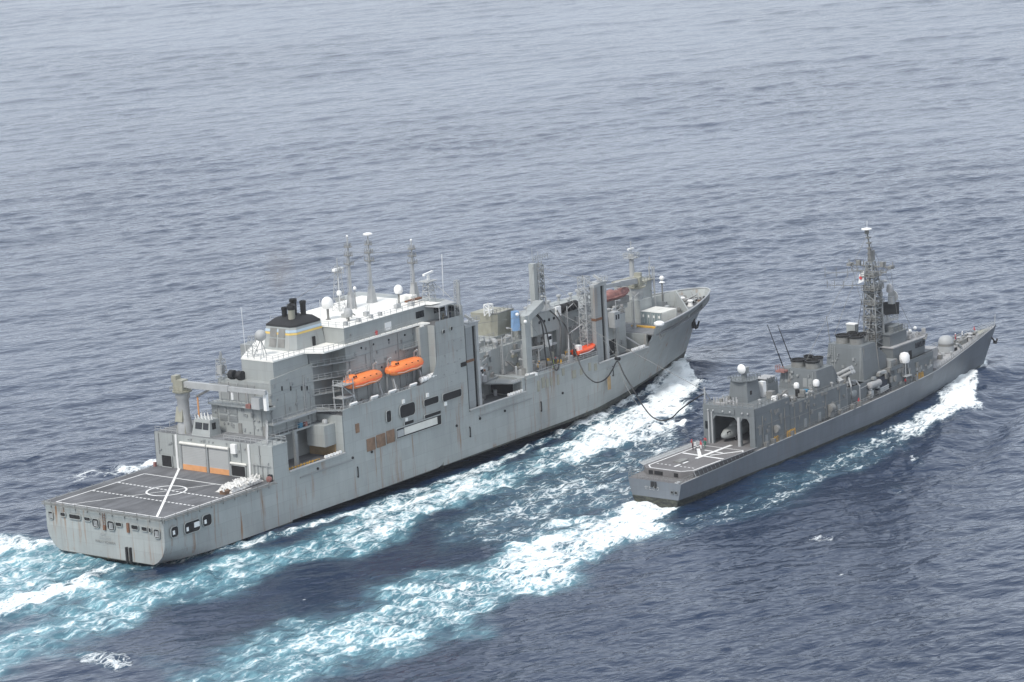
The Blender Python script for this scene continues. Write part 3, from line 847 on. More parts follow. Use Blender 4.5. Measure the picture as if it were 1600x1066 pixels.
# hangar doors (roller, orange foot band)
for y0, y1 in ((8.5, 2.0), (1.1, -4.2)):
    d = MB().box(31.86, 31.99, y1, y0, 9.62, 14.95).build('hangar_door', 'door', H1)
    MB().box(31.80, 31.855, y1, y0, 9.62, 10.75).build('foot_band', 'orange_d', d)
    MB().tube((31.75, y0+.3, 15.15), (31.75, y1-.3, 15.15), .32, n=10).build('shutter_roll', 'cream', d)
    rb = MB()
    for k in range(1, 12): rb.box(31.83, 31.865, y1, y0, 10.8+k*.34, 10.84+k*.34)
    rb.build('door_slats', 'house_a', d)
for y in (8.75, 1.55, -4.45):
    MB().box(31.7, 31.98, y-.22, y+.22, 9.62, 15.3).build('door_post', 'house_d', H1)
for y0, y1, z1 in ((14.2, 11.5, 12.1), (-4.9, -8.6, 11.9)):
    o = opening(31.99, (y0+y1)/2, (9.7+z1)/2, y0-y1, z1-9.75, 'x', .15, par=H1, name='doorway', rnd=False)
MB().tube((31.8, -4.7, 12.3), (31.8, -9.0, 12.3), .25, n=8).build('shutter_roll', 'cream', H1)
MB().tube((31.85, 9.9, 9.62), (31.85, 9.9, 16.7), .24, n=6).build('lineup_stripe', 'white', H1)
MB().tube((31.85, -9.85, 9.62), (31.85, -9.85, 16.6), .24, n=6).build('lineup_stripe', 'white', H1)
m = MB()
for y in (-11, -12, -13.2, -14.6): m.tube((31.7, y, 9.6), (31.7, y, 12.8), .08, n=5)
m.tube((31.7, -10.5, 12.6), (31.7, -15.5, 12.6), .08, n=5)
m.build('fire_main', 'house_d', H1)
MB().box(31.3, 31.98, -5.4, -6.7, 14.4, 16.3).build('floodlight_box', 'white', H1)
MB().box(31.3, 31.9, -14.9, -15.7, 9.62, 11.0).build('hydrant_locker', 'black', H1)
MB().lathe((31.2, -15.4, 10.2), [(.1, -.3), (.6, -.25), (.6, .25), (.1, .3)], 14, 'X').build('hose_reel', 'redcloth', A)
MB().cbox((31.1, 15.7, 10.1), (.5, .5, .9)).build('hydrant', 'redcloth', A)
MB().rail([(32.2, -16, 16.75), (32.2, -3, 16.75)], 1.1, 1.4, .05).rail([(32.2, 15.9, 16.75), (32.2, 9.9, 16.75)], 1.1, 1.4, .05).rail([(32.2, -16, 16.75), (36.3, -16, 16.75), (36.4, -10.6, 16.75), (50, -10.6, 16.75)], 1.1, 1.4, .05).rail([(36.4, 15.8, 16.75), (54, 15.8, 16.75)], 1.1, 1.6, .05).build('guard_rail', 'rail', A)
# landing control cab
cab = MB().prism([(32.6, 6.2), (32.6, 1.2), (36.0, 1.2), (36.0, 6.2)], 16.75, 20.1, [(33.3, 5.7), (33.3, 1.5), (36, 1.5), (36, 5.7)]).build('control_cab', 'house_a', A)
for y0, y1 in ((5.3, 3.5), (3.2, 1.75)):
    MB().slab([(32.86, y0, 18.2), (32.86, y1, 18.2), (33.12, y1, 19.5), (33.12, y0, 19.5)], (-.04, 0, 0)).build('cab_window', 'glass', cab)
MB().box(33.6, 34.6, 1.28, 1.16, 18.2, 19.5).build('cab_window', 'glass', cab)
m = MB()
for i in range(14): m.tube((33.5+.5*(i % 3), 5.6-.32*i, 20.1), (33.4+.5*(i % 3), 5.6-.32*i, 20.1+random.uniform(.6, 1.5)), .09, n=5)
m.build('roof_lights', 'white', cab)

# ---- aft deckhouse, stepped
AH = MB().box(38, 53, -9.6, 5.2, 16.75, 22.4).build('aft_deckhouse', 'house_a', A)
m = MB().box(40.0, 53, -9.58, 4.8, 22.4, 27.2).box(41.4, 52, -9.3, -.9, 27.2, 31.3)
m.prism([(39.9, -9.64), (52.9, -9.64), (52.9, -9.3), (39.9, -9.3)], 22.72, [28.0, 28.9, 28.9, 28.0])
AH2 = m.build('upper_deckhouse', 'house_a', A)
MB().box(37.2, 40.1, -10.0, 5.4, 22.35, 22.7).lathe((38.6, -9.2, 22.35), [(1.9, 0), (1.9, .35)], 20).build('platform', 'house_a', AH)
MB().rail([(37.3, 5.3, 22.7), (37.3, -9.0, 22.7), (37.9, -10.4, 22.7), (39.5, -10.9, 22.7)], 1.05, 1.3, .045).build('guard_rail', 'rail', AH)
for y0, y1, z0, z1 in ((3.0, 1.0, 20.7, 21.9), (.6, -1.9, 20.7, 21.9), (3.0, 1.0, 19.1, 20.3), (.6, -1.9, 19.1, 20.3)):
    v = MB().box(37.9, 37.99, y1, y0, z0, z1)
    for k in range(6): v.box(37.82, 37.9, y1, y0, z0+.05+k*.2, z0+.12+k*.2)
    v.build('louvre_vent', 'house_d', AH)
for y0, y1 in ((4.0, 2.1), (1.7, -.4), (-.8, -3.0), (-3.4, -5.2)):
    MB().box(39.86, 39.99, y1, y0, 23.0, 26.4).build('wall_panel', 'house_d', AH2)
for y in (4.1, 1.9, -.6, -3.2):
    MB().box(39.75, 39.99, y-.09, y+.09, 22.7, 26.6).build('stiffener', 'rail', AH2)
# walkway round the starboard side at boat-deck level
MB().prism([(37.8, -11.4), (51.4, -11.2), (53.6, -14.5), (54.2, -16.0), (54.2, -9), (37.8, -9)], 19.2, 19.5).build('walkway', 'house_d', A)
MB().slab([(37.8, -11.45, 19.15), (51.4, -11.25, 19.15), (51.4, -11.25, 19.6), (37.8, -11.45, 19.6)], (0, .08, 0)).build('walkway_edge', 'rail', A)
MB().rail([(37.8, -11.4, 19.5), (51.4, -11.2, 19.5), (53.6, -14.5, 19.5), (54.6, -15.9, 19.5)], 1.1, 1.5, .05).build('guard_rail', 'rail', A)
for (a, b_) in (((37.2, -10.4, 19.5), (33.4, -13.4, 16.8)),):
    m = MB().ladder(a, b_, 1.1, .14, .45, (.6, .8, 0)).ladder((a[0], a[1], a[2]+.95), (b_[0], b_[1], b_[2]+.95), 1.1, .07, 9, (.6, .8, 0))
    m.build('stairway', 'rail', A)
MB().box(46.6, 47.5, -10.7, -9.9, 16.8, 17.8).build('blue_locker', 'teal', A)
MB().box(48.4, 49.0, -10.7, -10.0, 16.8, 17.7).build('red_locker', 'redcloth', A)
MB().lathe((52.4, -12.4, 16.75), [(.6, 0), (.6, .5), (.45, .8)], 14).build('winch_drum', 'rail', A)
# recess galleries between the deckhouse and main superstructure
MB().box(53, 60.2, -8.6, 10, 18.6, 31.3).build('recessed_house', 'house_d', A)
for z in (22.4, 25.4, 28.3):
    MB().prism([(52.2, -9.7), (60.5, -13.3), (66.5 if z < 28 else 63, -13.3), (66.5 if z < 28 else 63, -12.4), (60.2, -12.4), (60.2, -8.7), (52.2, -8.7)], z-.22, z).build('gallery_deck', 'house_d', A)
    MB().rail([(52.3, -9.8, z), (60.5, -13.3, z), (66 if z < 28 else 62.9, -13.3, z)], 1.05, 1.5, .045).build('guard_rail', 'rail', A)
# access tower beside the lifeboats
m = MB()
for x in (54.8, 58.2):
    for y in (-15.6, -13.2): m.tube((x, y, 18.6), (x, y, 25.2), .13, n=5)
for z in (21.6, 24.2): m.box(54.6, 58.4, -15.8, -13.0, z-.09, z+.09)
m.rail([(54.8, -13.2, 24.3), (54.8, -15.6, 24.3), (58.2, -15.6, 24.3)], 1.0, 1.2, .05)
m.tube((54.8, -15.6, 18.7), (58.2, -15.6, 21.6), .09, n=4).tube((58.2, -15.6, 21.6), (54.8, -15.6, 24.2), .09, n=4)
m.ladder((55, -14.4, 18.7), (58, -14.4, 21.6), .8, .08)
m.build('embarkation_tower', 'rail', A)

# ---- main superstructure
SS = MB().box(60.2, 86, -12.4, 12.4, 18.6, 31.55).box(60.2, 89.6, -12.35, 7.5, 31.55, 34.95).build('superstructure', 'house_a', A)
MB().prism([(60.0, -12.5), (86.9, -12.5), (87.2, -13.8), (89.8, -14.3), (89.8, 7.6), (60.0, 7.6)], 34.95, 35.05).build('bridge_roof', 'deck_w', A)
MB().prism([(60.2, -12.4), (60.2, -13.15), (83.0, -13.2), (85.4, -14.5), (85.4, -12.4)], 31.25, 31.6).build('ledge', 'deck_w', A)
MB().prism([(41.3, -9.5), (50.8, -9.7), (52.4, -13.4), (57, -13.7), (60.4, -13.1), (60.4, 8.3), (56, 8.3), (41.3, -.8)], 31.3, 31.6).build('funnel_deck', 'deck_w', A)
MB().rail([(41.5, -.9, 31.6), (41.4, -9.4, 31.6), (50.8, -9.6, 31.6), (52.4, -13.3, 31.6), (57, -13.5, 31.6), (60.4, -13.0, 31.6), (83, -13.1, 31.6)], 1.05, 1.7, .045).build('guard_rail', 'rail', A)
MB().rail([(60.1, 7.5, 35.05), (60.1, -12.4, 35.05), (86.8, -12.4, 35.05)], 1.05, 1.9, .045).build('guard_rail', 'rail', A)
m = MB()
for x, z, s_ in ((63, 28.5, 1), (66.5, 29.2, .7), (70, 27.8, .8), (74, 29.0, .7), (78, 28.4, .9), (62, 33, .6), (69, 26.2, .7), (72.5, 26.0, .5), (76, 26.6, .8), (80, 26.3, .6), (82, 29.4, .6)):
    m.box(x, x+.5*s_, -12.62, -12.4, z, z+.8*s_)
m.build('wall_fittings', 'house_d', SS)
for x in (64.5, 67.2, 71.3, 75.2, 78.9, 81.5):
    MB().lathe((x, -12.4, 24.6), [(.24, -.12), (.24, .02)], 10, 'Y').build('porthole', 'glass', SS)
for x in (65.2, 69.1, 74.1, 79.4):
    MB().lathe((x, -12.4, 29.9), [(.22, -.12), (.22, .02)], 10, 'Y').build('porthole', 'glass', SS)
for x in (43, 45.6, 48.9, 50.6):
    MB().box(x, x+.35, -9.75, -9.6, 25.2-(x-43)*.2, 26.1-(x-43)*.2).build('wall_light', 'black', AH2)
MB().box(73.2, 75.2, -12.5, -12.36, 31.9, 33.6).build('white_locker', 'white', SS)
MB().cbox((70.2, -12.6, 32.2), (.4, .4, .8)).build('fire_point', 'red', SS)
for x0 in (83.4, 84.6): MB().box(x0, x0+.8, -13.9, -13.2, 30.5, 31.2).build('searchlight', 'white', SS)
for z in (24.0, 27.2):
    MB().box(77.5, 84.9, -13.6, -12.4, z-.2, z).build('side_gallery', 'house_d', SS)
    MB().rail([(77.5, -13.5, z), (84.9, -13.5, z)], 1.0, 1.5, .04).build('guard_rail', 'rail', SS)
# bridge wing block
WB = MB().box(84.9, 94.8, -16.0, 16.0, 9.7, 31.0)
WB.box(82.2, 84.9, -14.2, -12.4, 18.6, 31.0)
WB = WB.build('bridge_block', 'house_a', A)
MB().box(85.3, 94.5, -15.9, 15.9, 31.0, 31.1).build('wing_deck', 'deck_g', WB)
MB().box(86.2, 94.0, -12.0, 12.0, 31.1, 34.9).build('wheelhouse', 'house_a', WB)
for x0, x1 in ((83.5, 84.3), (84.4, 85.2), (85.3, 86.1)):
    MB().box(x0, x1, -12.5, -12.38, 32.6, 34.0).build('bridge_window', 'glass', SS)
for i in range(5):
    MB().box(86.5+i*1.45, 87.7+i*1.45, -12.12, -12.0, 32.5, 34.1).build('bridge_window', 'glass', WB)
for i in range(16):
    MB().box(94.0, 94.1, -11.6+i*1.48, -10.4+i*1.48, 32.6, 34.1).build('bridge_window', 'glass', WB)
MB().box(94.3, 94.75, -16, -12, 31.1, 33.7).build('wing_screen', 'house_a', WB)
for i in range(3):
    MB().box(94.2, 94.3, -15.7+i*1.15, -14.8+i*1.15, 32.3, 33.4).build('wing_window', 'glass', WB)
MB().prism([(87.2, -15.9), (92.6, -15.9), (94.3, -12), (86.6, -12)], 34.5, 34.75).build('wing_canopy', 'rail', WB)
for x in (87.3, 90.2, 92.6): MB().tube((x, -15.7, 31.1), (x, -15.7, 34.5), .08, n=5).build('canopy_post', 'rail', WB)
for x, z in ((87.6, 29.3), (90.2, 29.5)):
    opening(x, -16.15, z, .75, .75, 'y', .1, 'glass', WB, 'square_port')
for x, z in ((90.8, 26.6), (93.4, 26.2), (87.5, 24.0), (91.8, 24.2), (88.5, 22.1), (90.8, 22.0), (92.6, 22.3), (87.0, 20.0), (91, 19.6), (89.3, 18.1)):
    MB().box(x, x+.28, -16.22, -16.1, z, z+.28).build('side_light', 'house_d', WB)
MB().box(92.9, 94.7, -16.26, -16.1, 20.6, 21.5).build('vent_grille', 'void', WB)

# ---- funnel
def ring4(x0, x1, y0, y1): return [(x0, y0), (x1, y0), (x1, y1), (x0, y1)]
FN = MB().prism([(50.2, -6.0), (51.4, -7.2), (60.2, -7.2), (60.2, .9), (50.2, .9)], 31.6, 36.7, [(51.2, -5.6), (52.2, -6.6), (59.6, -6.6), (59.6, .6), (51.2, .6)]).build('funnel', 'house_a', A)
def band(z0, z1, mat, nm):
    k0, k1 = (z0-31.6)/5.1, (z1-31.6)/5.1
    def P(k, e=.05): return [(50.2+1.0*k-e, -6.0+.4*k-e*.6), (51.4+.8*k-e*.6, -7.2+.6*k-e), (60.2-.6*k+e, -7.2+.6*k-e), (60.2-.6*k+e, .9-.3*k+e), (50.2+1.0*k-e, .9-.3*k+e)]
    MB().prism(P(k0), z0, z1, P(k1)).build(nm, mat, FN)
band(34.75, 35.15, 'amber', 'funnel_stripe'); band(35.25, 35.75, 'bluest', 'funnel_stripe'); band(36.3, 36.72, 'black', 'funnel_top')
MB().prism([(51.2, -5.6), (52.2, -6.6), (59.6, -6.6), (59.6, .6), (51.2, .6)], 36.72, 37.7, [(53.2, -4.6), (54, -5.4), (58.6, -5.4), (58.6, -.2), (53.2, -.2)]).build('funnel_cap', 'black', FN)
for (y0, y1) in ((-.6, -2.4), (-2.9, -4.7)):
    for z0, z1 in ((32.2, 33.9), (34.2, 36.0)):
        kk = (((z0+z1)/2)-31.6)/5.1
        v = MB()
        xa, xb = 50.2+(z0-31.6)/5.1, 50.2+(z1-31.6)/5.1
        v.slab([(xa-.06, y0, z0), (xa-.06, y1, z0), (xb-.06, y1, z1), (xb-.06, y0, z1)], (-.06, 0, 0))
        v.build('funnel_louvre', 'rail_d', FN)
for x, y, r, z1, mt in ((53.6, -4.3, .75, 40.4, 'beige'), (55.6, -2.6, .7, 40.2, 'black'), (57.0, -1.9, .7, 41.0, 'black'), (57.7, -3.9, .6, 40.6, 'black'), (54.8, -1.3, .55, 39.6, 'black'), (58.2, -1.0, .5, 40.2, 'black')):
    p = MB().lathe((x, y, 37.2), [(r*.95, 0), (r, z1-37.9), (r*1.15, z1-37.7), (r*1.12, z1-37.2), (r*.9, z1-37.2), (r*.85, z1-38.0), (0.01, z1-38.0)], 16).build('exhaust_pipe', mt, FN)
    if mt == 'beige': MB().lathe((x, y, z1-.9), [(r*1.06, 0), (r*1.2, .25), (r*1.18, .92), (r*.8, .92), (r*.8, .3), (.01, .3)], 16).build('sooty_rim', 'black', p)
MB().box(56.2, 57.0, -7.35, -7.15, 31.7, 33.6).build('funnel_door', 'void', FN)
m = MB()
for k in range(4): m.box(60.6, 64, -9.6-.02*k, -8.6, 32.0+k*.5, 32.25+k*.5)
m.build('vent_stack', 'house_d', A)

# ---- masts, radomes and roof gear
def lattice(m, base, top, w0, w1, n, r=.08):
    b, t = Vector(base), Vector(top)
    prev = None
    for i in range(n+1):
        c = b.lerp(t, i/n); w = w0+(w1-w0)*i/n
        ring = [c+Vector((sx*w/2, sy*w/2, 0)) for sx, sy in ((-1, -1), (1, -1), (1, 1), (-1, 1))]
        if prev:
            for k in range(4):
                m.tube(prev[k], ring[k], r*1.3, n=4); m.tube(ring[k], ring[(k+1) % 4], r, n=4)
                m.tube(prev[k], ring[(k+1) % 4] if i % 2 else ring[k-1], r*.8, n=4)
        prev = ring
    return m
def yard(m, c, half, r=.07, n=3, tip=.9):
    c = Vector(c)
    m.tube(c-Vector((0, half, 0)), c+Vector((0, half, 0)), r, n=5)
    for i in range(n):
        for s_ in (-1, 1):
            p = c+Vector((0, s_*half*(i+1)/n, 0)); m.tube(p-Vector((0, 0, tip*.3)), p+Vector((0, 0, tip)), r*.8, n=4)
    return m
def pole_mast(x, y, z0, z1, cap, name='mast'):
    m = MB()
    m.prism([(x-.9, y-.8), (x+.9, y-.8), (x+.9, y+.8), (x-.9, y+.8)], z0, z0+3.6, [(x-.45, y-.45), (x+.45, y-.45), (x+.45, y+.45), (x-.45, y+.45)])
    m.tube((x, y, z0), (x, y, z0+(z1-z0)*.75), .42, .26, n=8).tube((x, y, z0+(z1-z0)*.75), (x, y, z1), .2, .14, n=6)
    m.ladder((x-.6, y, z0+3), (x-.45, y, z0+(z1-z0)*.9), .5, .05)
    o = m.build(name, 'rail', A)
    H = z1-z0
    yd = MB()
    for f, hf in ((.62, 1.3), (.74, 1.1), (.86, .9)):
        yard(yd, (x, y, z0+H*f), hf, .07, 2, .8); yard(yd, (x+.3, y, z0+H*f+.3), hf*.7, .05, 2, .5)
        yd.box(x-.7, x+.7, y-.7, y+.7, z0+H*f-.1, z0+H*f)
    yd.build('yard', 'rail_d', o)
    if cap: MB().lathe((x, y, z1), [(.2, -.2), (1.0, 0), (1.0, .22), (.5, .4)], 14).build('antenna_disc', 'white', o)
    else: MB().ball((x, y, z1+.1), .25).build('mast_light', 'white', o)
    return o
pole_mast(84.3, .1, 35, 49.7, True)
pole_mast(77.6, .1, 35, 50.4, False)
m_ = pole_mast(91.3, -5.9, 35, 47.6, False)
m = MB(); lattice(m, (74.6, 1.0, 35), (74.9, 1.0, 44.5), 2.0, .8, 7, .05); yard(m, (74.9, 1, 43.2), 1.6); m.tube((74.9, 1, 44), (74.9, 1, 46.2), .1)
m2 = m.build('lattice_mast', 'rail', A)
MB().box(73.5, 76.3, .6, 1.3, 43.6, 44.1).build('radar_scanner', 'white', m2)
def radome(x, y, z, r, ped, mat='white', par=A, leg='rail_d'):
    o = MB().lathe((x, y, z+ped), [(r*.78, 0), (r*.96, r*.35), (r, r*.8), (r*.93, r*1.25), (r*.72, r*1.62), (r*.4, r*1.86), (.01, r*1.95)], 20).build('radome', mat, par)
    m = MB().tube((x, y, z), (x, y, z+ped+.05), r*.22, n=8).lathe((x, y, z), [(r*.5, 0), (r*.4, .12)], 10)
    m.build('pedestal', leg, o)
    return o
radome(66.0, -3.3, 35.05, 1.25, 2.4)
radome(85.6, -6.3, 35.05, .95, 2.2)
radome(66.4, -8.5, 35.05, .95, .9, 'rail')
radome(74.2, .4, 35.05, .55, 3.4); radome(77.2, -1.4, 35.05, .35, 4.2)
# stern radome on its frame
m = MB()
for a in range(3):
    m.tube((44.4+1.6*math.cos(a*2.1), -3.6+1.6*math.sin(a*2.1), 31.6), (44.6, -3.6, 35.0), .1, n=5)
m.tube((43.2, -3.6, 33.0), (46, -3.6, 33.0), .08, n=4).tube((42.2, -5.6, 31.6), (44.6, -3.6, 34.4), .08, n=4)
mm = m.build('tripod', 'rail', A)
MB().ball((44.6, -3.6, 35.8), 1.2, 18).build('radome', 'rail', mm)
m = MB(); lattice(m, (43.4, -2.2, 31.6), (43.4, -2.2, 35.8), 1.6, 1.0, 4, .05); m.build('aerial_frame', 'rail', A)
MB().tube((42.0, -1.6, 31.6), (41.8, -1.4, 42), .05, n=4).build('whip_aerial', 'white', A)
MB().tube((60, -6.5, 31.6), (60, -6.6, 40.5), .06, n=4).build('whip_aerial', 'white', A)
MB().tube((71, -2.5, 35), (71, -2.4, 43), .05, n=4).build('whip_aerial', 'white', A)
MB().tube((96, -10, 35), (96.3, -10, 44), .06, n=4).build('whip_aerial', 'white', A)
# bridge radar frame
m = MB(); lattice(m, (90.6, -10.4, 35), (90.6, -10.4, 39.3), 2.2, 1.3, 4, .07); m.box(89.2, 92.2, -11.7, -9.1, 39.2, 39.4)
m.tube((93.6, -14.5, 35), (92, -11, 38.6), .09, n=4).tube((94.3, -15.6, 31), (94.3, -15.6, 38.4), .16, n=6)
m.rail([(89.3, -11.6, 37.2), (92, -11.6, 37.2)], 1, 1, .05)
mm = m.build('radar_frame', 'rail', A)
MB().cbox((90.8, -10.4, 40.9), (4.6, .5, .4), .25).tube((90.8, -10.4, 39.4), (90.8, -10.4, 40.8), .3).build('radar_scanner', 'white', mm)
m = MB(); lattice(m, (94.2, -15, 31), (94.6, -15, 39), 1.0, .8, 7, .06); m.build('signal_mast', 'rail', A)
for x, y in ((68.5, -6), (71.8, -8.8), (80.5, -9.8), (84, -11)):
    m = MB()
    m.box(x, x+random.uniform(.8, 1.6), y, y+random.uniform(.8, 1.4), 35.05, 35.9)
    for k in range(3): m.tube((x+k*.5, y, 35.05), (x+k*.5, y, 35.05+random.uniform(1.2, 2.6)), .06, n=5)
    m.build('roof_gear', 'rail', A)
m = MB(); m.tube((67.6, -7, 35), (67.6, -7, 37.2), .14).tube((67.6, -7, 37.2), (69.6, -7.6, 35.6), .14).tube((69.2, -7, 35), (69.2, -7, 36.8), .1); m.build('roof_davit', 'rail_d', A)
MB().box(84.6, 89.6, -9.4, -8.6, 35.6, 35.95).build('red_trunking', 'rust', A)
for x in (62, 66, 70, 73): MB().box(x, x+.6, -11.6, -10.8, 35.05, 35.9).build('roof_vent', 'rail', A)
MB().box(88.4, 90.6, -7.2, -4.2, 35.05, 36.1).build('roof_house', 'deck_w', A)

# ---- cranes
def crane(x, y, z0, zh, tip, name='crane'):
    cr = MB().lathe((x, y, z0), [(1.7, 0), (1.55, 1.4), (1.25, 3.2), (1.2, zh-z0-1.6), (1.5, zh-z0-1.2), (1.5, zh-z0)], 14).build(name, 'rail', A)
    d = Vector(tip)-Vector((x, y, zh+1.6)); dn = d.normalized(); sd_ = Vector((-dn.y, dn.x, 0)).normalized()
    MB().lathe((x, y, zh), [(2.0, 0), (2.1, .3)], 14).rail([(x-1.7, y-1.7, zh+.3), (x+1.7, y-1.7, zh+.3), (x+1.7, y+1.7, zh+.3), (x-1.7, y+1.7, zh+.3), (x-1.7, y-1.7, zh+.3)], .9, 1.2, .05).build('slewing_platform', 'beige', cr)
    rz = math.atan2(dn.y, dn.x)
    MB().cbox((x-dn.x*.3, y-dn.y*.3, zh+1.4), (2.4, 2.0, 2.2), rz).cbox((x-dn.x*1.4, y-dn.y*1.4, zh+2.6), (1.2, 1.6, 1.4), rz).build('winch_house', 'beige', cr)
    bm_ = MB()
    p0 = Vector((x, y, zh+1.6))+dn*.6
    up = dn.cross(sd_)
    up = -up if up.z < 0 else up
    for s0, s1, w, hgt in ((0, .55, 1.0, 1.25), (.5, 1.0, .75, .9)):
        a, b = p0.lerp(Vector(tip), s0), p0.lerp(Vector(tip), s1)
        q = [a+sd_*w/2, a-sd_*w/2, b-sd_*w/2, b+sd_*w/2]
        bm_.slab([v-up*hgt/2 for v in q], up*hgt)
    bm_.build('boom', 'rail', cr)
    return cr, p0, dn, sd_
cr, p0, dn, sd_ = crane(34.2, 9.4, 16.75, 25.2, (35.6, -12.2, 26.6))
MB().prism([(32.9, 8.1), (35.5, 8.1), (35.5, 10.7), (32.9, 10.7)], 16.75, 19.6, [(33.3, 8.5), (35.1, 8.5), (35.1, 10.3), (33.3, 10.3)]).slab([(32.6, 10.6, 19.2), (32.6, 8.6, 19.2), (33.2, 8.8, 22.2), (33.2, 10.4, 22.2)], (.5, 0, 0)).build('crane_plinth', 'beige', cr)
MB().tube((35.4, 6.4, 18), (35.4, 6.4, 24.5), .18, n=6).build('orange_ladder', 'orange_d', cr)
m = MB().tube((34.7, 6.0, 24.4), (34.9, 2.6, 26.0), .25, n=8); m.build('boom_ram', 'steel', cr)
MB().tube((35.0, 2.5, 27.4), (35.5, -9.5, 27.5), .05, n=4).tube((35.1, 2.5, 27.7), (35.5, -9.5, 27.7), .05, n=4).build('hoist_wire', 'rail_d', cr)
MB().tube((35.0, -3.6, 26.0), (35.0, -3.6, 24.5), .25).build('hook_block', 'white', cr)
MB().box(36.2, 38.2, -9.2, -7.4, 22.7, 24.2).build('boom_rest_house', 'rail', A)
MB().box(36.1, 37.2, -7.2, -5.9, 22.7, 23.5).build('red_locker', 'redcloth', A)
MB().box(35.4, 36.9, -10.3, -8.2, 22.9, 25.2).build('winch_housing', 'rail', A)
MB().box(35.9, 36.6, -11.8, -11.0, 22.7, 26.5).build('white_cowl', 'white', A)
m = MB().lathe((44, -1.2, 28.1), [(.2, -.7), (.95, -.65), (.95, .65), (.2, .7)], 16, 'Y').lathe((46.3, -.6, 28.1), [(.2, -.7), (.95, -.65), (.95, .65), (.2, .7)], 16, 'Y')
for k, (x, y) in enumerate(((40.6, 1.2), (40.6, -1.0))):
    MB().lathe((x, y, 28.15), [(.45, -.6), (.95, -.55), (.95, .55), (.45, .6)], 16, 'Y').build('fender_roll', 'black', A)
m = lattice(MB(), (40.2, 3.8, 27.2), (40.2, 3.8, 31.2), 1.7, 1.3, 5, .07).box(39.4, 40.6, 3.2, 4.2, 28.2, 30.0)
for k in range(7): m.tube((39+.35*k, 3.0+.2*k, 30.8), (39+.35*k, 3+.2*k, 30.8+random.uniform(.6, 2.2)), .07, n=4)
m.build('aerial_house', 'rail', A)
cr2, *_ = crane(178.0, -2.2, 13.6, 21.6, (150.4, -12.6, 27.4))
MB().prism([(175.6, -4.5), (180.4, -4.5), (180.4, 0), (175.6, 0)], 13.6, 19.0).build('crane_plinth', 'house_a', cr2)

# ---- kingposts (replenishment masts)
def kingpost(x0, x1, y0, y1, z0, z1):
    kp = MB().box(x0, x0+(x1-x0)*.52, y0, y1, z0, z1).build('kingpost', 'house_d', A)
    MB().box(x0+(x1-x0)*.80, x1, y0, y1, z0, z1-.4).build('guide_rail', 'rail', kp)
    MB().box(x0+(x1-x0)*.52, x0+(x1-x0)*.8, y0+.5, y1-.05, z0, z1-.2).build('slide_slot', 'void', kp)
    MB().box(x0-.08, x1+.08, y0-.08, y1+.08, z1-.5, z1+.1).build('head_plate', 'rail', kp)
    MB().box(x0-.07, x0+(x1-x0)*.55, y0-.06, y1+.06, z0+(z1-z0)*.58, z0+(z1-z0)*.61).build('rust_band', 'rust', kp)
    m = MB().box(x0+1.2, x1+.6, y0-.2, y1+1.4, z1+.1, z1+.3).rail([(x0+1.2, y0-.1, z1+.3), (x1+.5, y0-.1, z1+.3), (x1+.5, y1+1.3, z1+.3)], 1.0, .9, .05)
    m.cbox(((x0+x1)/2, (y0+y1)/2, z1+1.3), (.7, 2.2, .5), .4, 0, .6)
    m.build('head_sheave', 'rail', kp)
    m = MB().ladder((x1+.3, y1+.3, z0), (x1+.3, y1+.3, z1), .6, .06, .6); m.build('mast_ladder', 'rail_d', kp)
    return kp
kingpost(96.0, 100.4, -15.4, -14.2, 9.7, 28.9)
kingpost(143.0, 147.6, -15.4, -14.3, 9.7, 29.2)
k3 = MB(); lattice(k3, (142.4, -13.0, 13.5), (142.4, -13.0, 31.2), 2.0, 1.9, 13, .09); k3.box(141.4, 143.4, -14, -12, 24.9, 25.05).box(141.4, 143.4, -14, -12, 28.4, 28.55)
for q in range(9): k3.cbox((142.4+random.uniform(-.6, .6), -13+random.uniform(-.6, .6), random.uniform(15, 31)), (.7, .7, random.uniform(.5, 1.4)))
k3.build('rigging_tower', 'rail', A)
# goalpost: starboard post, slanting head beam, inner post
gp = MB().box(118.2, 120.2, -14.4, -13.3, 13.3, 26.7).build('goalpost', 'house_a', A)
MB().box(138.6, 139.9, -2.0, -.6, 20, 34.0).build('inner_post', 'house_a', gp)
lattice(MB(), (141.2, -1.2, 20), (141.2, -1.2, 33.4), 2.0, 1.8, 9, .12).ladder((142.6, -.8, 22), (142.6, -.8, 34), .9, .09).box(140.3, 142, -1.9, -.5, 27, 28.2).box(140.3, 142.4, -1.9, -.5, 30.3, 31.0).rail([(138.2, -2.4, 34.6), (141.6, -2.4, 34.6), (143.6, -2.4, 34.6)], 1.1, .9, .06).build('post_platforms', 'house_d', gp)
a_, b_ = Vector((119.2, -13.6, 26.4)), Vector((131.5, -8.6, 26.8))
MB().slab([a_+Vector((-.4, .9, -1.3)), a_+Vector((.4, -.9, -1.3)), b_+Vector((.4, -.9, -.9)), b_+Vector((-.4, .9, -.9))], (0, 0, 1.6)).build('head_beam', 'house_a', gp)
m = MB().tube((139.9, -.8, 34.6), (139.9, -.8, 37.5), .06, n=4).tube((141, -1.6, 34.6), (141, -1.6, 36.5), .06, n=4); m.build('post_aerial', 'rail', gp)
for p_ in ((118.0, -14.7, 25.6), (117.8, -12.7, 27.1)): MB().ball(p_, .42, 10).build('floodlight', 'white', gp)

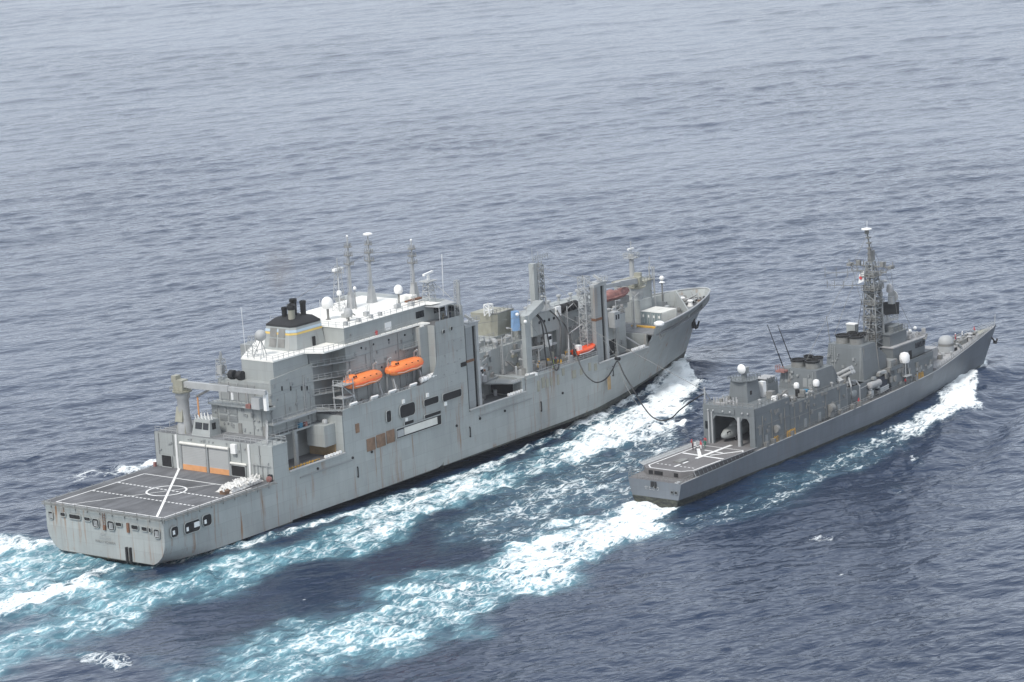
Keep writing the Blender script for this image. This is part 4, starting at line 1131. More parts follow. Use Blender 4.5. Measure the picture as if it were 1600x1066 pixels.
# ---- cargo deck houses forward of the bridge
LH = MB().box(95, 127, -7.4, 7.4, 9.7, 19.4).build('cargo_house', 'house_a', A)
MB().box(97, 133, -3.4, 7.0, 19.4, 20.7).build('cargo_house_top', 'house_a', LH)
MB().prism([(121.6, -2.2), (122.6, -3.2), (128.4, -3.2), (128.4, 3), (121.6, 3)], 20.6, 25.8, [(121.4, -2.4), (122.6, -3.6), (128.6, -3.4), (128.6, 3.2), (121.4, 3.2)]).build('hose_cab', 'beige', A)
m = MB().rail([(121.6, -2.9, 25.8), (128.6, -2.9, 25.8)], .8, 1.3, .05); m.path([(121.4, -2.4, 25.8), (122.6, -3.6, 25.8), (128.6, -3.4, 25.8)], .16, 6); m.build('cab_rail', 'rail_d', A)
lattice(MB(), (121.4, -2.0, 25.4), (121.4, -2.0, 28.0), 1.4, 1.4, 2, .1).build('floodlight_frame', 'white', A)
MB().slab([(124.4, -6.3, 21.6), (126.2, -6.9, 21.5), (128.2, -5.2, 25.3), (126.4, -5.0, 25.4)], (.3, .9, .2)).build('blue_tarpaulin', 'blue', A)
CH = MB().box(128, 138.4, -8.9, -3.4, 19.8, 24.6).box(128, 138.4, -6.6, -3.4, 13.35, 19.8).box(138.4, 151, -7.6, -1.0, 13.35, 22.6).build('midship_house', 'house_a', A)
for x in (130.6, 132.4, 134.2, 136):
    MB().lathe((x, -8.9, 22.6), [(.33, -.14), (.33, .02)], 12, 'Y').build('porthole', 'glass', CH)
MB().box(127.8, 138.5, -9.0, -3.3, 24.6, 24.75).build('house_roof', 'house_d', CH)
MB().box(136.6, 138.4, -9.3, -8.6, 22.8, 25.0).build('white_panel', 'white', CH)
FH = MB().box(142.2, 163, -9.2, 9.2, 9.7, 18.9).box(147.5, 168.6, -6.0, 7.5, 18.9, 21.2).build('forward_house', 'house_a', A)
MB().box(142.2, 163, -9.3, 9.3, 18.9, 19.05).build('house_roof', 'deck_g', FH)
for k in range(4):
    x = 139.6+k*2.05
    MB().lathe((x, -7.4, 23.7), [(.5, -.8), (1.05, -.75), (1.05, .75), (.5, .8)], 16, 'X').build('fender_roll', 'black', A)
MB().box(138.6, 147.5, -7.55, -6.2, 22.6, 22.9).build('fender_cradle', 'rail_d', A)
# transverse wall with the dark doorway in the first well
TW = MB().box(113.9, 115.0, -16, -6, 9.7, 13.9).build('well_bulkhead', 'house_a', A)
opening(113.88, -10.6, 11.3, 6.2, 2.7, 'x', .14, par=TW, name='doorway', rnd=False)
MB().box(98.5, 113.9, -9.6, -7.4, 13.4, 13.8).build('side_gallery', 'house_d', LH)
m = MB().lathe((101.2, -12.0, 12.6), [(.3, -1.1), (1.0, -1.0), (1.0, 1.0), (.3, 1.1)], 12, 'X').box(100.2, 102.2, -12.8, -11.2, 9.7, 12.2).tube((100, -12, 9.7), (100, -12, 14.6), .2)
m.build('rusty_winch', 'rust', A)
for i in range(60):
    x = random.uniform(96.5, 126); z = random.uniform(13.6, 19.0)
    if i % 3 == 0: MB().cbox((x, -7.7, z), (random.uniform(.4, 1.6), .6, random.uniform(.4, 1.4))).build('wall_box', random.choice(['rail', 'house_d', 'rail_d', 'deck_l', 'beige']), LH)
for i in range(14):
    x = random.uniform(97, 113); h = random.uniform(.8, 2.6)
    MB().cbox((x, random.uniform(-10.6, -8.6), 13.8+h/2 if x < 113.5 else 9.7+h/2), (random.uniform(.5, 1.6), random.uniform(.5, 1.2), h), random.random()).build('deck_machinery', random.choice(['rail', 'rail_d', 'house_d', 'deck_l', 'rust']), A)
for i in range(22):
    x = random.uniform(118, 141); h = random.uniform(.6, 2.2)
    MB().cbox((x, random.uniform(-14.4, -9.6), 13.35+h/2), (random.uniform(.4, 1.5), random.uniform(.4, 1.2), h), random.random()).build('deck_machinery', random.choice(['rail', 'rail_d', 'rail_d', 'house_d', 'void', 'beige', 'yellow']), A)
for i in range(20):
    x = random.uniform(144, 164); h = random.uniform(.6, 2.0)
    MB().cbox((x, random.uniform(-8.6, -5.6), 19.05+h/2), (random.uniform(.4, 1.5), random.uniform(.4, 1.2), h), random.random()).build('roof_machinery', random.choice(['rail', 'rail_d', 'house_d', 'deck_l']), FH)
# door in the second well
opening(156.2, -9.3, 11.9, 4.6, 3.6, 'y', .2, par=FH, name='doorway', rnd=False)
MB().box(165.6, 166.2, -13.0, 13.0, 9.7, 13.5).build('well_bulkhead', 'house_a', A)
MB().tube((161.0, -10.5, 13.6), (164.8, -13.9, 9.8), .22, n=6).build('slanting_brace', 'rail', A)
MB().box(171.6, 172.6, -12.4, -4.6, 13.5, 13.9).box(170.4, 171.0, -12.4, -4.8, 13.2, 13.5).build('cargo_beam', 'yellow', A)
# slanting gallery and stair on the cargo deck
m = MB()
pts = [(119.5, -8.9, 17.9), (125, -8.9, 17.4), (129, -9.6, 17.2), (134, -10.4, 17.2)]
for a, b in zip(pts[:-1], pts[1:]):
    m.slab([a, b, (b[0], b[1]-.5, b[2]), (a[0], a[1]-.5, a[2])], (0, 0, .5))
m.build('curved_gallery', 'rail', A)
MB().ladder((117, -9.8, 16.6), (121.6, -9.8, 13.4), .9, .1, .45).build('stairway', 'rail_d', A)
MB().cbox((107.6, -9.2, 15.4), (1.6, 1.4, 3.2)).build('control_booth', 'white', A)
MB().box(106.95, 108.3, -9.95, -9.88, 15.6, 16.6).build('booth_window', 'glass', A)
MB().cbox((131.0, -10.6, 18.6), (1.6, 1.2, 2.6)).build('control_booth', 'white', A)
MB().box(130.3, 131.7, -11.25, -11.18, 18.8, 19.6).build('booth_window', 'glass', A)
MB().cbox((156.5, -10.8, 18.6), (2.2, 1.8, 3.6)).build('control_booth', 'rail', A)
for k in (-.45, .45): MB().box(156.5+k-.25, 156.5+k+.25, -11.75, -11.68, 18.7, 19.8).build('booth_window', 'glass', A)
MB().cbox((118.2, -15.4, 13.75), (2.6, 1.2, .7), -.2).build('white_bundle', 'white', A)
m = MB()
for i in range(10): m.cbox((111+i*.9, -15.2, 13.6), (.5, .6, .4), i)
m.build('raft_fittings', 'rail', A)
MB().prism([(110.8, -15.9), (118, -15.9), (118, -10), (108, -10)], 13.2, 13.5).build('side_platform', 'house_d', A)
# clutter: winches, lockers, vents along the decks
proto = MB().box(-.6, .6, -.5, .5, 0, 1.0).lathe((0, 0, .9), [(.1, -.75), (.45, -.7), (.45, .7), (.1, .75)], 10, 'Y').build('deck_winch', 'rail_d', A, (98, -11.5, 9.7))
W_ = [(101, -9.8, 9.7), (104, -12, 9.7), (109, -8.6, 9.7), (122, -12.2, 13.35), (124.5, -11, 13.35), (128, -13.2, 13.35), (131.5, -12, 13.35), (134, -13.4, 13.35), (148.6, -11, 9.7), (151.5, -12.6, 9.7), (160, -12, 9.7), (121, -10.2, 13.35), (99, -5.2, 19.4), (104, -6.2, 19.4), (112, -5.5, 19.4), (120, -5.8, 19.4), (124, -4.6, 19.4), (196.5, 2.5, 13.6), (195, -3.2, 13.6), (199, -1.5, 13.6), (202, 1.2, 13.6), (190, -5.5, 13.6), (187, 4, 13.6), (180, -1, 13.6), (41, 12, 16.75), (46, 9, 16.75), (62, -14.6, 18.6), (70, -15.0, 18.6), (76, -14.8, 18.6)]
for i, p_ in enumerate(W_): dup_part(proto, p_, (0, 0, i*1.3))
proto = MB().lathe((0, 0, 0), [(.3, 0), (.3, 1.0), (.62, 1.1), (.62, 1.45), (.1, 1.6)], 10).build('mushroom_vent', 'rail', A, (103, -3.0, 20.7))
for i in range(34):
    x, y, z = random.choice([(random.uniform(98, 126), random.uniform(-3, 6), 20.7), (random.uniform(97, 126), random.uniform(-7, -3.8), 19.4), (random.uniform(143, 162), random.uniform(-9, -6.3), 19.05), (random.uniform(128.5, 137.5), random.uniform(-8, -4), 24.75), (random.uniform(149, 167), random.uniform(0, 7), 21.2), (random.uniform(168, 196), random.uniform(-3, 6), 13.6)])
    dup_part(proto, (x, y, z))
proto = MB().box(-.5, .5, -.35, .35, 0, 1.2).box(-.55, .55, -.4, .4, 1.2, 1.28).build('deck_locker', 'rail', A, (100, -8.4, 9.7))
for i in range(40):
    x, y, z = random.choice([(random.uniform(98, 113), random.uniform(-9.5, -8), 9.7), (random.uniform(119, 124), random.uniform(-14, -9.5), 13.35), (random.uniform(125, 141), random.uniform(-14.5, -9.8), 13.35), (random.uniform(143, 162), -9.9, 9.7), (random.uniform(97, 126), random.uniform(-7, -3.8), 19.4), (random.uniform(143, 162), random.uniform(-9, -6.3), 19.05), (random.uniform(55, 82), -15.4, 18.6), (random.uniform(37, 53), random.uniform(6, 15), 16.75), (random.uniform(177, 200), random.uniform(-5, 5), 13.6)])
    dup_part(proto, (x, y, z), (0, 0, random.choice([0, 1.57, .8])))
proto = MB().tube((0, 0, 0), (0, 0, 3.2), .12, n=6).tube((0, 0, 3.1), (.9, 0, 3.3), .1, n=5).box(.7, 1.2, -.25, .25, 3.1, 3.4).build('lamp_post', 'rail', A, (106, -6.8, 19.4))
for p_ in ((100, -6.9, 19.4), (113, -6.9, 19.4), (123, -6.9, 19.4), (128.6, -8.6, 24.7), (134, -8.6, 24.7), (147, -8.8, 19.05), (152, -8.8, 19.05), (160, -8.8, 19.05), (165, -5.8, 21.2), (120, -12.2, 13.35), (138, -13.8, 13.35), (54, 14, 16.75)):
    dup_part(proto, p_, (0, 0, random.uniform(0, 6)))
MB().rail([(95.2, -7.3, 19.4), (127, -7.3, 19.4)], 1.05, 1.7, .05).rail([(142.4, -9.2, 19.05), (163, -9.2, 19.05), (163, 9, 19.05)], 1.05, 1.7, .05).rail([(115.2, -15.9, 13.35), (142, -15.9, 13.35)], 1.05, 1.7, .05).rail([(128, -8.9, 24.75), (138.4, -8.9, 24.75)], 1.05, 1.7, .05).rail([(97, -3.4, 20.7), (121, -3.4, 20.7)], 1.05, 1.7, .05).rail([(147.6, -5.9, 21.2), (168.5, -5.9, 21.2), (168.5, 7.4, 21.2)], 1.05, 1.7, .05).rail([(55, -15.9, 19.4), (78, -15.9, 19.4)], .6, 1.7, .05).build('guard_rail', 'rail', A)
m = MB()
for i in range(26):
    x = random.uniform(97, 125); z = random.uniform(10.5, 18.6); m.box(x, x+random.uniform(.2, .9), -7.75, -7.38, z, z+random.uniform(.3, 1.4))
for i in range(8):
    x = random.uniform(97, 125); m.tube((x, -7.6, 9.8), (x, -7.6, random.uniform(13, 19)), .1, n=5)
m.build('wall_pipes', 'house_d', LH)
m = MB()
for i in range(22):
    x = random.uniform(143, 162); z = random.uniform(10.5, 18); m.box(x, x+random.uniform(.2, .8), -9.55, -9.18, z, z+random.uniform(.3, 1.3))
m.build('wall_pipes', 'house_d', FH)
m = MB()
for i in range(18):
    x = random.uniform(125, 141); z = random.uniform(14, 18.4); m.box(max(x, 128.2), max(x, 128.2)+random.uniform(.3, 1.3), -7.3, -6.58, z, z+random.uniform(.3, 1.5))
m.build('wall_pipes', 'rail_d', CH)

# ---- forward masts and bow
fm_ = MB().tube((183.6, 3, 17), (183.6, 3, 28.4), .75, .55, n=10).build('foremast', 'rail', A)
MB().box(182.4, 184.8, 1.5, 4.5, 27.4, 27.6).rail([(182.4, 1.5, 27.6), (184.8, 1.5, 27.6), (184.8, 4.5, 27.6), (182.4, 4.5, 27.6), (182.4, 1.5, 27.6)], 1.0, 1.2, .07).tube((183.6, 3, 27.6), (183.6, 3, 31.4), .12, n=5).build('mast_platform', 'rail', fm_)
MB().box(182.4, 184.6, 2.75, 3.25, 29.4, 29.8).build('radar_scanner', 'white', fm_)
MB().prism([(180.8, .4), (188, .6), (188, 6.5), (180.8, 6.5)], 13.6, 21.6).build('mast_house', 'house_a', A)
MB().box(180.4, 188.5, 0, 6.9, 21.6, 21.85).rail([(180.4, .1, 21.85), (188.4, .1, 21.85)], 1, 1.3, .05).build('mast_house_roof', 'beige', A)
m = MB()
for y in (-.7, .7): m.tube((187.4, y, 13.6), (187.4, y, 25.0), .14, n=5)
m.tube((188.6, 0, 13.6), (187.5, 0, 25), .12, n=5)
for z in (19, 22, 24.6): m.tube((187.4, -.9, z), (187.4, .9, z), .1, n=4)
m.tube((187.4, .5, 25), (187.4, .5, 27.2), .12, n=5)
m.build('signal_mast', 'rail', A)
pm = MB().tube((194.6, 2.2, 13.6), (194.6, 2.2, 20.3), .2, n=6).build('bow_light_post', 'rail_d', A)
MB().ball((194.6, 2.2, 20.6), .62, 12).lathe((194.6, 2.2, 19.3), [(.3, 0), (.75, .3), (.3, .6)], 10).build('bow_light', 'white', pm)
MB().slab([(196.8, .3, 13.6), (186.2, -11.2, 13.6), (187.6, -10.6, 14.4), (197.6, 0.2, 17.3)], (-.25, .2, 0)).slab([(196.8, -.3, 13.6), (186.2, 11.2, 13.6), (187.6, 10.6, 14.4), (197.6, -.2, 17.3)], (-.25, -.2, 0)).build('breakwater', 'house_a', A)
m = MB()
for i in range(11):
    x = 199+random.uniform(-1.5, 7); hb_ = interp(A_TOP, x)*.7; m.tube((x, random.uniform(-hb_, hb_), 13.6), (x, random.uniform(-hb_, hb_), 14.6+random.uniform(0, .8)), .2, n=6)
m.build('bollards', 'rail', A)
for x, y in ((199.4, 2.4), (200.2, .4), (197.8, -3.6)):
    MB().lathe((x, y, 13.6), [(.75, 0), (.55, .5), (.55, 1.0), (.8, 1.25), (.5, 1.5)], 14).build('capstan', 'white', A)
MB().prism([(197.6, -6.4), (203, -4.4), (207, -2.3), (208.4, 0), (207, 2.3), (203, 4.4), (197.6, 6.4)], 13.62, 13.66).build('anchor_deck', 'deck_a', A)
for i in range(16):
    x = random.uniform(198, 206.5); hb_ = interp(A_TOP, x)*.75
    MB().cbox((x, random.uniform(-hb_, hb_), 14.0), (random.uniform(.3, .9), random.uniform(.3, .8), random.uniform(.5, 1.2)), i).build('bow_fitting', random.choice(['rail', 'void', 'deck_l', 'rail_d', 'brown']), A)
# bulwark ribs inside the bow
rib = MB()
for sgn in (1, -1):
    for x in np.arange(197.5, 208.6, 1.0):
        h = a_half(x, 15.5); rib.slab([(x, sgn*(h-.15), 15.4), (x, sgn*(h-.15), 13.6), (x, sgn*max(.1, h-.75), 13.6)], (.12, 0, 0))
rib.build('bulwark_stay', 'rail', A)
cap = []
for sgn in (1,):
    xs_ = [165.8, 170, 175, 180, 185, 190, 195, 199, 202, 205, 207, 208.4, 209.3, 209.9]
    L_ = [(x, -interp(A_TOP, x), 15.62) for x in xs_]+[(x, interp(A_TOP, x), 15.62) for x in xs_[::-1]]
MB().path(L_, .2, 6).build('bulwark_cap', 'rail', A)
ay = -a_half(198.6, 9.6)-.1
an = MB().tube((0, 0, 1.6), (.4, -.5, -1.2), .3, n=6).slab([(-.8, -.5, -.9), (1.5, -.3, -1.3), (1.9, -.7, .5), (.9, -.8, -.6), (-.3, -.8, -.4), (-1.1, -.8, .8)], (0, .5, 0))
an.build('anchor', 'black', A, (198.6, ay, 9.0))
dm = MB().lathe((167.2, -15.7, 15.5), [(1.0, 0), (1.25, .3), (1.2, .7), (.7, 1.0), (.01, 1.1)], 16).build('bitt_cover', 'white', A)
MB().path([(166.3, -16.25, 14.8), (166.2, -16.35, 13.4), (166.5, -16.4, 12.4), (166.9, -16.4, 12.9), (166.6, -16.35, 13.6)], .1, 5).build('hanging_rope', 'rail_d', A)

# boat-deck edge, wing fillet and hangar-block rims
MB().box(54.0, 78.4, -16.2, -15.9, 19.3, 19.55).build('deck_edge', 'house_a', A)
MB().box(32.0, 36.4, -16.2, -15.9, 16.6, 16.82).build('deck_edge', 'house_a', A)
MB().box(115.1, 142.2, -16.22, -15.85, 13.2, 13.5).build('deck_edge', 'house_a', A)
# standing rigging and derricks over the cargo deck
m = MB()
for p, q in (((97.5, -14.5, 28.4), (86.5, -12.5, 35)), ((98.5, -14.6, 28.6), (119, -13.4, 26.4)), ((120, -13.4, 26.6), (139.2, -1.4, 33.5)), ((139.5, -1.2, 33.6), (146, -14.6, 29)), ((146.5, -14.6, 29.2), (178, -2.2, 24)), ((141, -1.2, 33), (183.6, 3, 27)), ((120, -13.6, 26), (131, -13.4, 13.4)), ((119, -13.6, 26), (108, -13, 13.6)), ((145, -14.9, 27), (137, -14, 14.2)), ((91, -5.9, 45), (78, .1, 47)), ((84.3, .1, 46), (54.5, -2, 40))):
    m.tube(p, q, .045, n=4)
m.build('rigging_wire', 'rail_d', A)
for x, y, z0, z1 in ((103.2, -8.6, 13.8, 20.6), (108.4, -9.2, 13.8, 18.4), (117.6, -8.2, 13.5, 21.8), (122.8, -9.6, 13.4, 19.2), (126.4, -11.5, 13.4, 17.6), (141.0, -9.0, 13.4, 24.4), (149.6, -10.0, 9.7, 21.2), (152.8, -6.2, 21.2, 25.4), (158.2, -9.9, 9.7, 20.4), (166.8, -5.4, 21.2, 24.6), (170.4, -6.4, 13.6, 21.4)):
    m = MB().tube((x, y, z0), (x, y, z1), .2, .14, n=6).tube((x, y, z1-.6), (x+1.6, y-.6, z1+.4), .1, n=5).box(x-.35, x+.35, y-.35, y+.35, z0, z0+.9).ladder((x-.4, y, z0), (x-.35, y, z1-1), .5, .05, .7)
    m.build('derrick_post', 'rail', A)

# wall fittings of the tall superstructure: deck-edge seams, pipes, ladders, lights
m = MB()
for z in (22.3, 25.4, 28.4): m.box(60.2, 82, -12.5, -12.4, z-.06, z+.06)
for x in (61.2, 66.4, 73.1, 77.0): m.tube((x, -12.5, 18.8), (x, -12.5, random.uniform(25, 31)), .09, n=5)
m.build('wall_seams', 'house_d', SS)
for x, z0, z1 in ((62.6, 19, 25), (68.3, 22.4, 31), (79.2, 19, 27)):
    MB().ladder((x, -12.6, z0), (x, -12.6, z1), .6, .07, .5, (1, 0, 0)).build('wall_ladder', 'rail', SS)
m = MB()
for z in (19.7, 25.2): m.box(38.2, 52.8, -9.72, -9.6, z-.05, z+.05)
for x in (39.6, 43.8, 47.4, 51.6): m.tube((x, -9.72, 17.0), (x, -9.72, random.uniform(22, 27)), .09, n=5)
for i in range(22):
    x, z = random.uniform(38.4, 52), random.uniform(17.2, 27)
    m.box(x, x+random.uniform(.2, .7), -9.82, -9.64, z, z+random.uniform(.2, .9))
m.build('wall_fittings', 'house_d', AH2)
MB().ladder((49.9, -9.8, 19.6), (49.9, -9.8, 27.2), .6, .07, .5, (1, 0, 0)).build('wall_ladder', 'rail', AH2)
m = MB()
for i in range(26):
    y, z = random.uniform(-9, 4.6), random.uniform(17, 22)
    m.box(37.8, 37.99, y, y+random.uniform(.2, .7), z, z+random.uniform(.2, .9))
for y in (-8.4, -6.1, 3.6): m.tube((37.9, y, 16.8), (37.9, y, 22), .09, n=5)
m.build('wall_fittings', 'house_d', AH)
m = MB()
for i in range(16):
    y, z = random.uniform(-15, 15), random.uniform(12.6, 16)
    if -5 < y < 9: z = 15.9
    m.box(31.82, 31.98, y, y+random.uniform(.2, .6), z, z+random.uniform(.2, .5))
for y in (14.9, 10.9, -7.6, -12.6): m.tube((31.88, y, 12.2), (31.88, y, 16.6), .08, n=5)
m.build('wall_fittings', 'house_d', H1)
for y in (6.4, -2.4, -9.1): MB().box(37.8, 37.98, y-.45 if y < 5 else 4.4, y+.45 if y < 5 else 5.1, 16.8, 18.9).build('house_door', 'rail_d', AH)
m = MB()
for i in range(22):
    x, z = random.uniform(85.4, 94), random.uniform(12, 30)
    m.box(x, x+random.uniform(.12, .3), -16.1, -16.0, z, z+random.uniform(.12, .3))
m.build('wall_fittings', 'rail_d', WB)

# ================================================================== destroyer
random.seed(9)
B = empty('destroyer', B_O, B_ANG)
tag(B, 'dark grey destroyer with tall lattice mast and twin stacks, right of the supply ship', 'warship')
B_SHEER = [(0, 4.15), (28, 5.3), (60, 6.1), (80, 6.8), (100, 7.4), (115, 8.6), (137, 10.3)]
B_TOP = [(0, 6.5), (12, 6.9), (30, 7.25), (80, 7.25), (95, 6.6), (107, 5.3), (118, 3.6), (128, 1.8), (134, .7), (137, .03)]
B_WL = [(0, 5.4), (12, 6.2), (35, 6.9), (72, 6.8), (90, 5.2), (105, 3.2), (118, 1.5), (127, .4), (130, .04), (137, .02)]
def b_half(x, z):
    t, w, zt = interp(B_TOP, x), interp(B_WL, x), interp(B_SHEER, x)
    zs = 0 if x < 129 else (x-129)*10.3/8
    if z <= zs and x > 129: return .02
    f = max(0, min(1, (z-zs)/(zt-zs+1e-6)))
    if z < 0: return max(.02, w*(1+.06*z))
    return max(.02, w+(t-w)*f**(.75 if x < 80 else .75+.6*(x-80)/57))
def hull_b():
    m = MB(); xs = list(np.arange(0, 126, 2.5))+[126, 128, 129, 130, 131, 132, 133, 134, 135, 136, 136.6, 137]
    n = 14
    for sgn in (1, -1):
        vs = []
        for x in xs:
            zt = interp(B_SHEER, x)
            for k in range(n+1):
                z = -2.5+(zt+2.5)*k/n; vs.append((x if x < 129 or z >= (x-129)*10.3/8 else 129+max(0, z)*8/10.3, sgn*b_half(x, z), z))
        m.add(vs, [(i*(n+1)+k, (i+1)*(n+1)+k, (i+1)*(n+1)+k+1, i*(n+1)+k+1) for i in range(len(xs)-1) for k in range(n)], True)
    ring = [(0, b_half(0, z), z) for z in np.linspace(4.15, -2.5, 15)]; ring += [(x, -y, z) for x, y, z in ring[::-1]]
    m.add(ring, [tuple(range(len(ring)))])
    return m.build('hull', 'hull_b', B)
HB = hull_b()
m = MB()
xs = list(np.arange(0, 136, 3.0))+[136.5]
vs = [(x, s_*(interp(B_TOP, x)-.02), interp(B_SHEER, x)-.03) for x in xs for s_ in (1, -1)]
m.add(vs, [(2*i, 2*i+1, 2*i+3, 2*i+2) for i in range(len(xs)-1)])
m.build('weather_deck', 'deck_b', B)
m = MB()
xs = [101, 104, 108, 112, 116, 120, 124, 128, 131, 134, 136]
vs = [(x, s_*(interp(B_TOP, x)*.86), interp(B_SHEER, x)+.0) for x in xs for s_ in (1, -1)]
m.add(vs, [(2*i, 2*i+1, 2*i+3, 2*i+2) for i in range(len(xs)-1)])
m.build('forecastle_deck', 'deck_l', B)
# hull markings
lettering('せとぎり', .95, (-.12, .6, 2.55), ROT_AFT, 'rail', HB)
for y in (-4.3, -5.3):
    MB().lathe((-.06, y, 2.25), [(.42, .1), (.42, -.14), (.27, -.14), (.27, .02)], 14, 'X').build('fairlead', 'house_b', HB)
    MB().lathe((-.08, y, 2.25), [(.27, .05), (.27, -.03)], 12, 'X').build('fairlead_hole', 'void', HB)
MB().box(-.3, -.02, .2, .8, 2.9, 4.0).box(-.3, -.02, -.5, -.1, 2.7, 4.0).build('towing_bracket', 'black', HB)
MB().box(-.06, 1.2, -5.9, -5.0, 4.15, 4.35).build('stern_grating', 'rail', HB)
rim = []
for x in np.arange(0, 137.1, 2.5):
    rim.append((min(x, 136.9), -interp(B_TOP, min(x, 136.9)), interp(B_SHEER, x)))
MB().path(rim, .11, 5).build('gunwale', 'rail', HB)
# weather deck rails
m = MB(); pts = [(x, -interp(B_TOP, x)+.15, interp(B_SHEER, x)) for x in range(28, 100, 6)]; m.rail(pts, 1.0, 2, .035, (1.0, .6, .3)); m.build('guard_rail', 'rail_d', B)
for s_ in (1, -1):
    m = MB(); pts = [(x, s_*(interp(B_TOP, x)-.12), interp(B_SHEER, x)) for x in (100, 104, 108, 112, 116, 120, 124, 128, 132, 135.5)]; m.rail(pts, 1.0, 1.6, .05, (1.0, .6, .3)); m.build('guard_rail', 'rail', B)
m = MB(); m.rail([(0.1, 6.4, 4.15), (.1, -6.4, 4.15)], 1.0, 1.1, .04).rail([(.1, -6.4, 4.15), (4, -6.55, 4.3)], 1.0, 1.1, .04).rail([(.1, 6.4, 4.15), (4, 6.55, 4.3)], 1.0, 1.1, .04); m.build('stern_rail', 'rail_d', B)

# flight deck
FZ = 5.62
FB = MB().prism([(3.2, 4.2), (3.2, -4.2), (5, -6.1), (27, -6.3), (27, 6.3), (5, 6.1)], 4.3, FZ).build('flight_deck', 'deck_b', B)
for y0, y1 in ((2.2, .2), (-2.6, -3.6), (3.6, 2.6)):
    MB().box(3.1, 3.18, y1, y0, 4.55, 5.3).build('deck_edge_opening', 'void', FB)
z = FZ+.012
mk = MB()
o_ = [(24.5, 5.4), (5.6, 5.3), (3.9, 3.7), (3.8, -3.9), (5.6, -5.6), (15.2, -5.75)]
for a, b in zip(o_[:-1], o_[1:]): stripe(mk, a, b, .28, z)
stripe(mk, (24.3, 5.0), (24.0, -5.3), .22, z)
mk.build('deck_line', 'line', FB)
mk = MB(); stripe(mk, (27, -.3), (14.2, -.3), .8, z+.008); stripe(mk, (11.4, -.3), (9.6, -.3), .5, z); stripe(mk, (8.6, -.3), (6.6, -.3), .5, z); mk.build('centre_line', 'line', FB)
mk = MB(); stripe(mk, (17.0, 5.0), (16.2, -5.7), .6, z+.004); mk.build('cross_line', 'line', FB)
mk = MB(); stripe(mk, (15.6, -.4), (21.4, 4.2), .7, z+.012); stripe(mk, (17.6, -1.4), (23.6, -5.4), .5, z+.012); stripe(mk, (20.9, 2.2), (20.4, -2.6), .45, z+.016); stripe(mk, (22.9, -5.9), (24.3, -4.9), .3, z); mk.build('approach_line', 'line', FB)
mk = MB(); dashes(mk, (7.4, 4.6), (7.3, .6), .3, z, 4, .5); mk.build('dashed_line', 'line', FB); mk = MB(); dashes(mk, (7.3, -1.2), (7.2, -5.2), .3, z, 4, .5); mk.build('dashed_line', 'line', FB)
MB().prism([(9.4, 1.9), (9.4, .2), (12.2, .2), (12.6, 1.2), (12, 1.9)], FZ, FZ+.28).build('landing_grid', 'rail_d', FB)
m = MB()
for s_ in (1, -1):
    for x in np.arange(5, 26.5, 1.45):
        m.tube((x, s_*6.15, FZ), (x, s_*7.35, FZ+.5), .06, n=4)
        m.tube((x, s_*6.2, FZ-.1), (x, s_*6.75, 4.5), .06, n=4)
    for q in (0, .5, 1.0): m.tube((5, s_*(6.2+1.15*q), FZ+.5*q), (26, s_*(6.25+1.15*q), FZ+.5*q), .05, n=4)
    m.add([(5, s_*6.2, FZ-.02), (26, s_*6.3, FZ-.02), (26, s_*7.3, FZ+.42), (5, s_*7.25, FZ+.42)], [(0, 1, 2, 3)])
m.build('safety_net', 'rail', B)

# hangar: walls, roof and door frame, open towards the flight deck
HG = MB()
HG.box(27, 39.9, -6.4, -6.05, FZ-1, 13.3).box(27, 39.9, 6.0, 6.4, FZ-1, 13.3).box(39.5, 39.9, -6.05, 6.0, FZ-1, 13.3)
HG.box(27, 39.9, -6.4, 6.4, 13.3, 13.7)
HG.box(26.8, 27.3, -6.4, 6.4, 11.6, 13.72).box(26.8, 27.3, 3.9, 6.4, FZ, 11.6).box(26.8, 27.3, -2.95, -2.2, FZ, 11.6).box(26.8, 27.3, -6.4, -5.1, FZ, 11.6)
for ya, yb, s_ in ((3.9, 3.2, 1), (-2.2, -1.4, 1), (-2.95, -3.5, 1), (-5.1, -4.5, 1)):
    HG.slab([(26.8, ya, 11.6), (26.8, yb, 11.6), (26.8, ya, 10.7)], (.45, 0, 0))
HG = HG.build('hangar', 'house_b', B)
MB().box(27, 39.5, -6.05, 6.0, FZ-.2, FZ+.004).build('hangar_floor', 'deck_b', HG)
MB().box(26.55, 26.8, 3.95, 4.25, FZ, 12.4).box(26.4, 26.8, 4.7, 5.0, FZ, 12.4).build('door_rail', 'rail', HG)
MB().box(26.5, 26.8, -2.9, -2.3, FZ, 11.7).build('door_pillar', 'rail', HG)
MB().box(26.72, 26.8, 5.2, 5.9, 8.6, 10.2).build('hangar_window', 'glass', HG)
MB().box(26.6, 26.8, 4.4, -1.6, 12.2, 13.3).build('floodlight_beam', 'house_b', HG)
for y in (4.9, 3.6, 1.2, -.6, -3.6, -5.0): MB().ball((26.5, y, 12.7), .22, 8).build('floodlight', 'rail', HG)
for x, z_, w, h in ((28.3, 9.0, .9, 2.0), (31.2, 8.2, .8, .5), (36.2, 9.8, .7, 2.2), (43.6, 10.6, .9, 2.0)):
    MB().box(x, x+w, -6.52, -6.38, z_-h/2, z_+h/2).build('side_vent', 'rail_d' if w < 1 else 'house_d', HG)
m = MB()
m.lathe((34.0, -6.9, 8.2), [(.3, -.5), (.8, -.4), (.8, .4), (.3, .5)], 12, 'X').tube((34, -6.4, 8), (34, -7.1, 9), .12)
m.build('hose_reel', 'rail_d', HG)
MB().rail([(27, 6.2, 13.7), (27, -6.2, 13.7), (39.8, -6.2, 13.7)], 1.0, 1.4, .05).build('guard_rail', 'rail_d', HG)
m = MB()
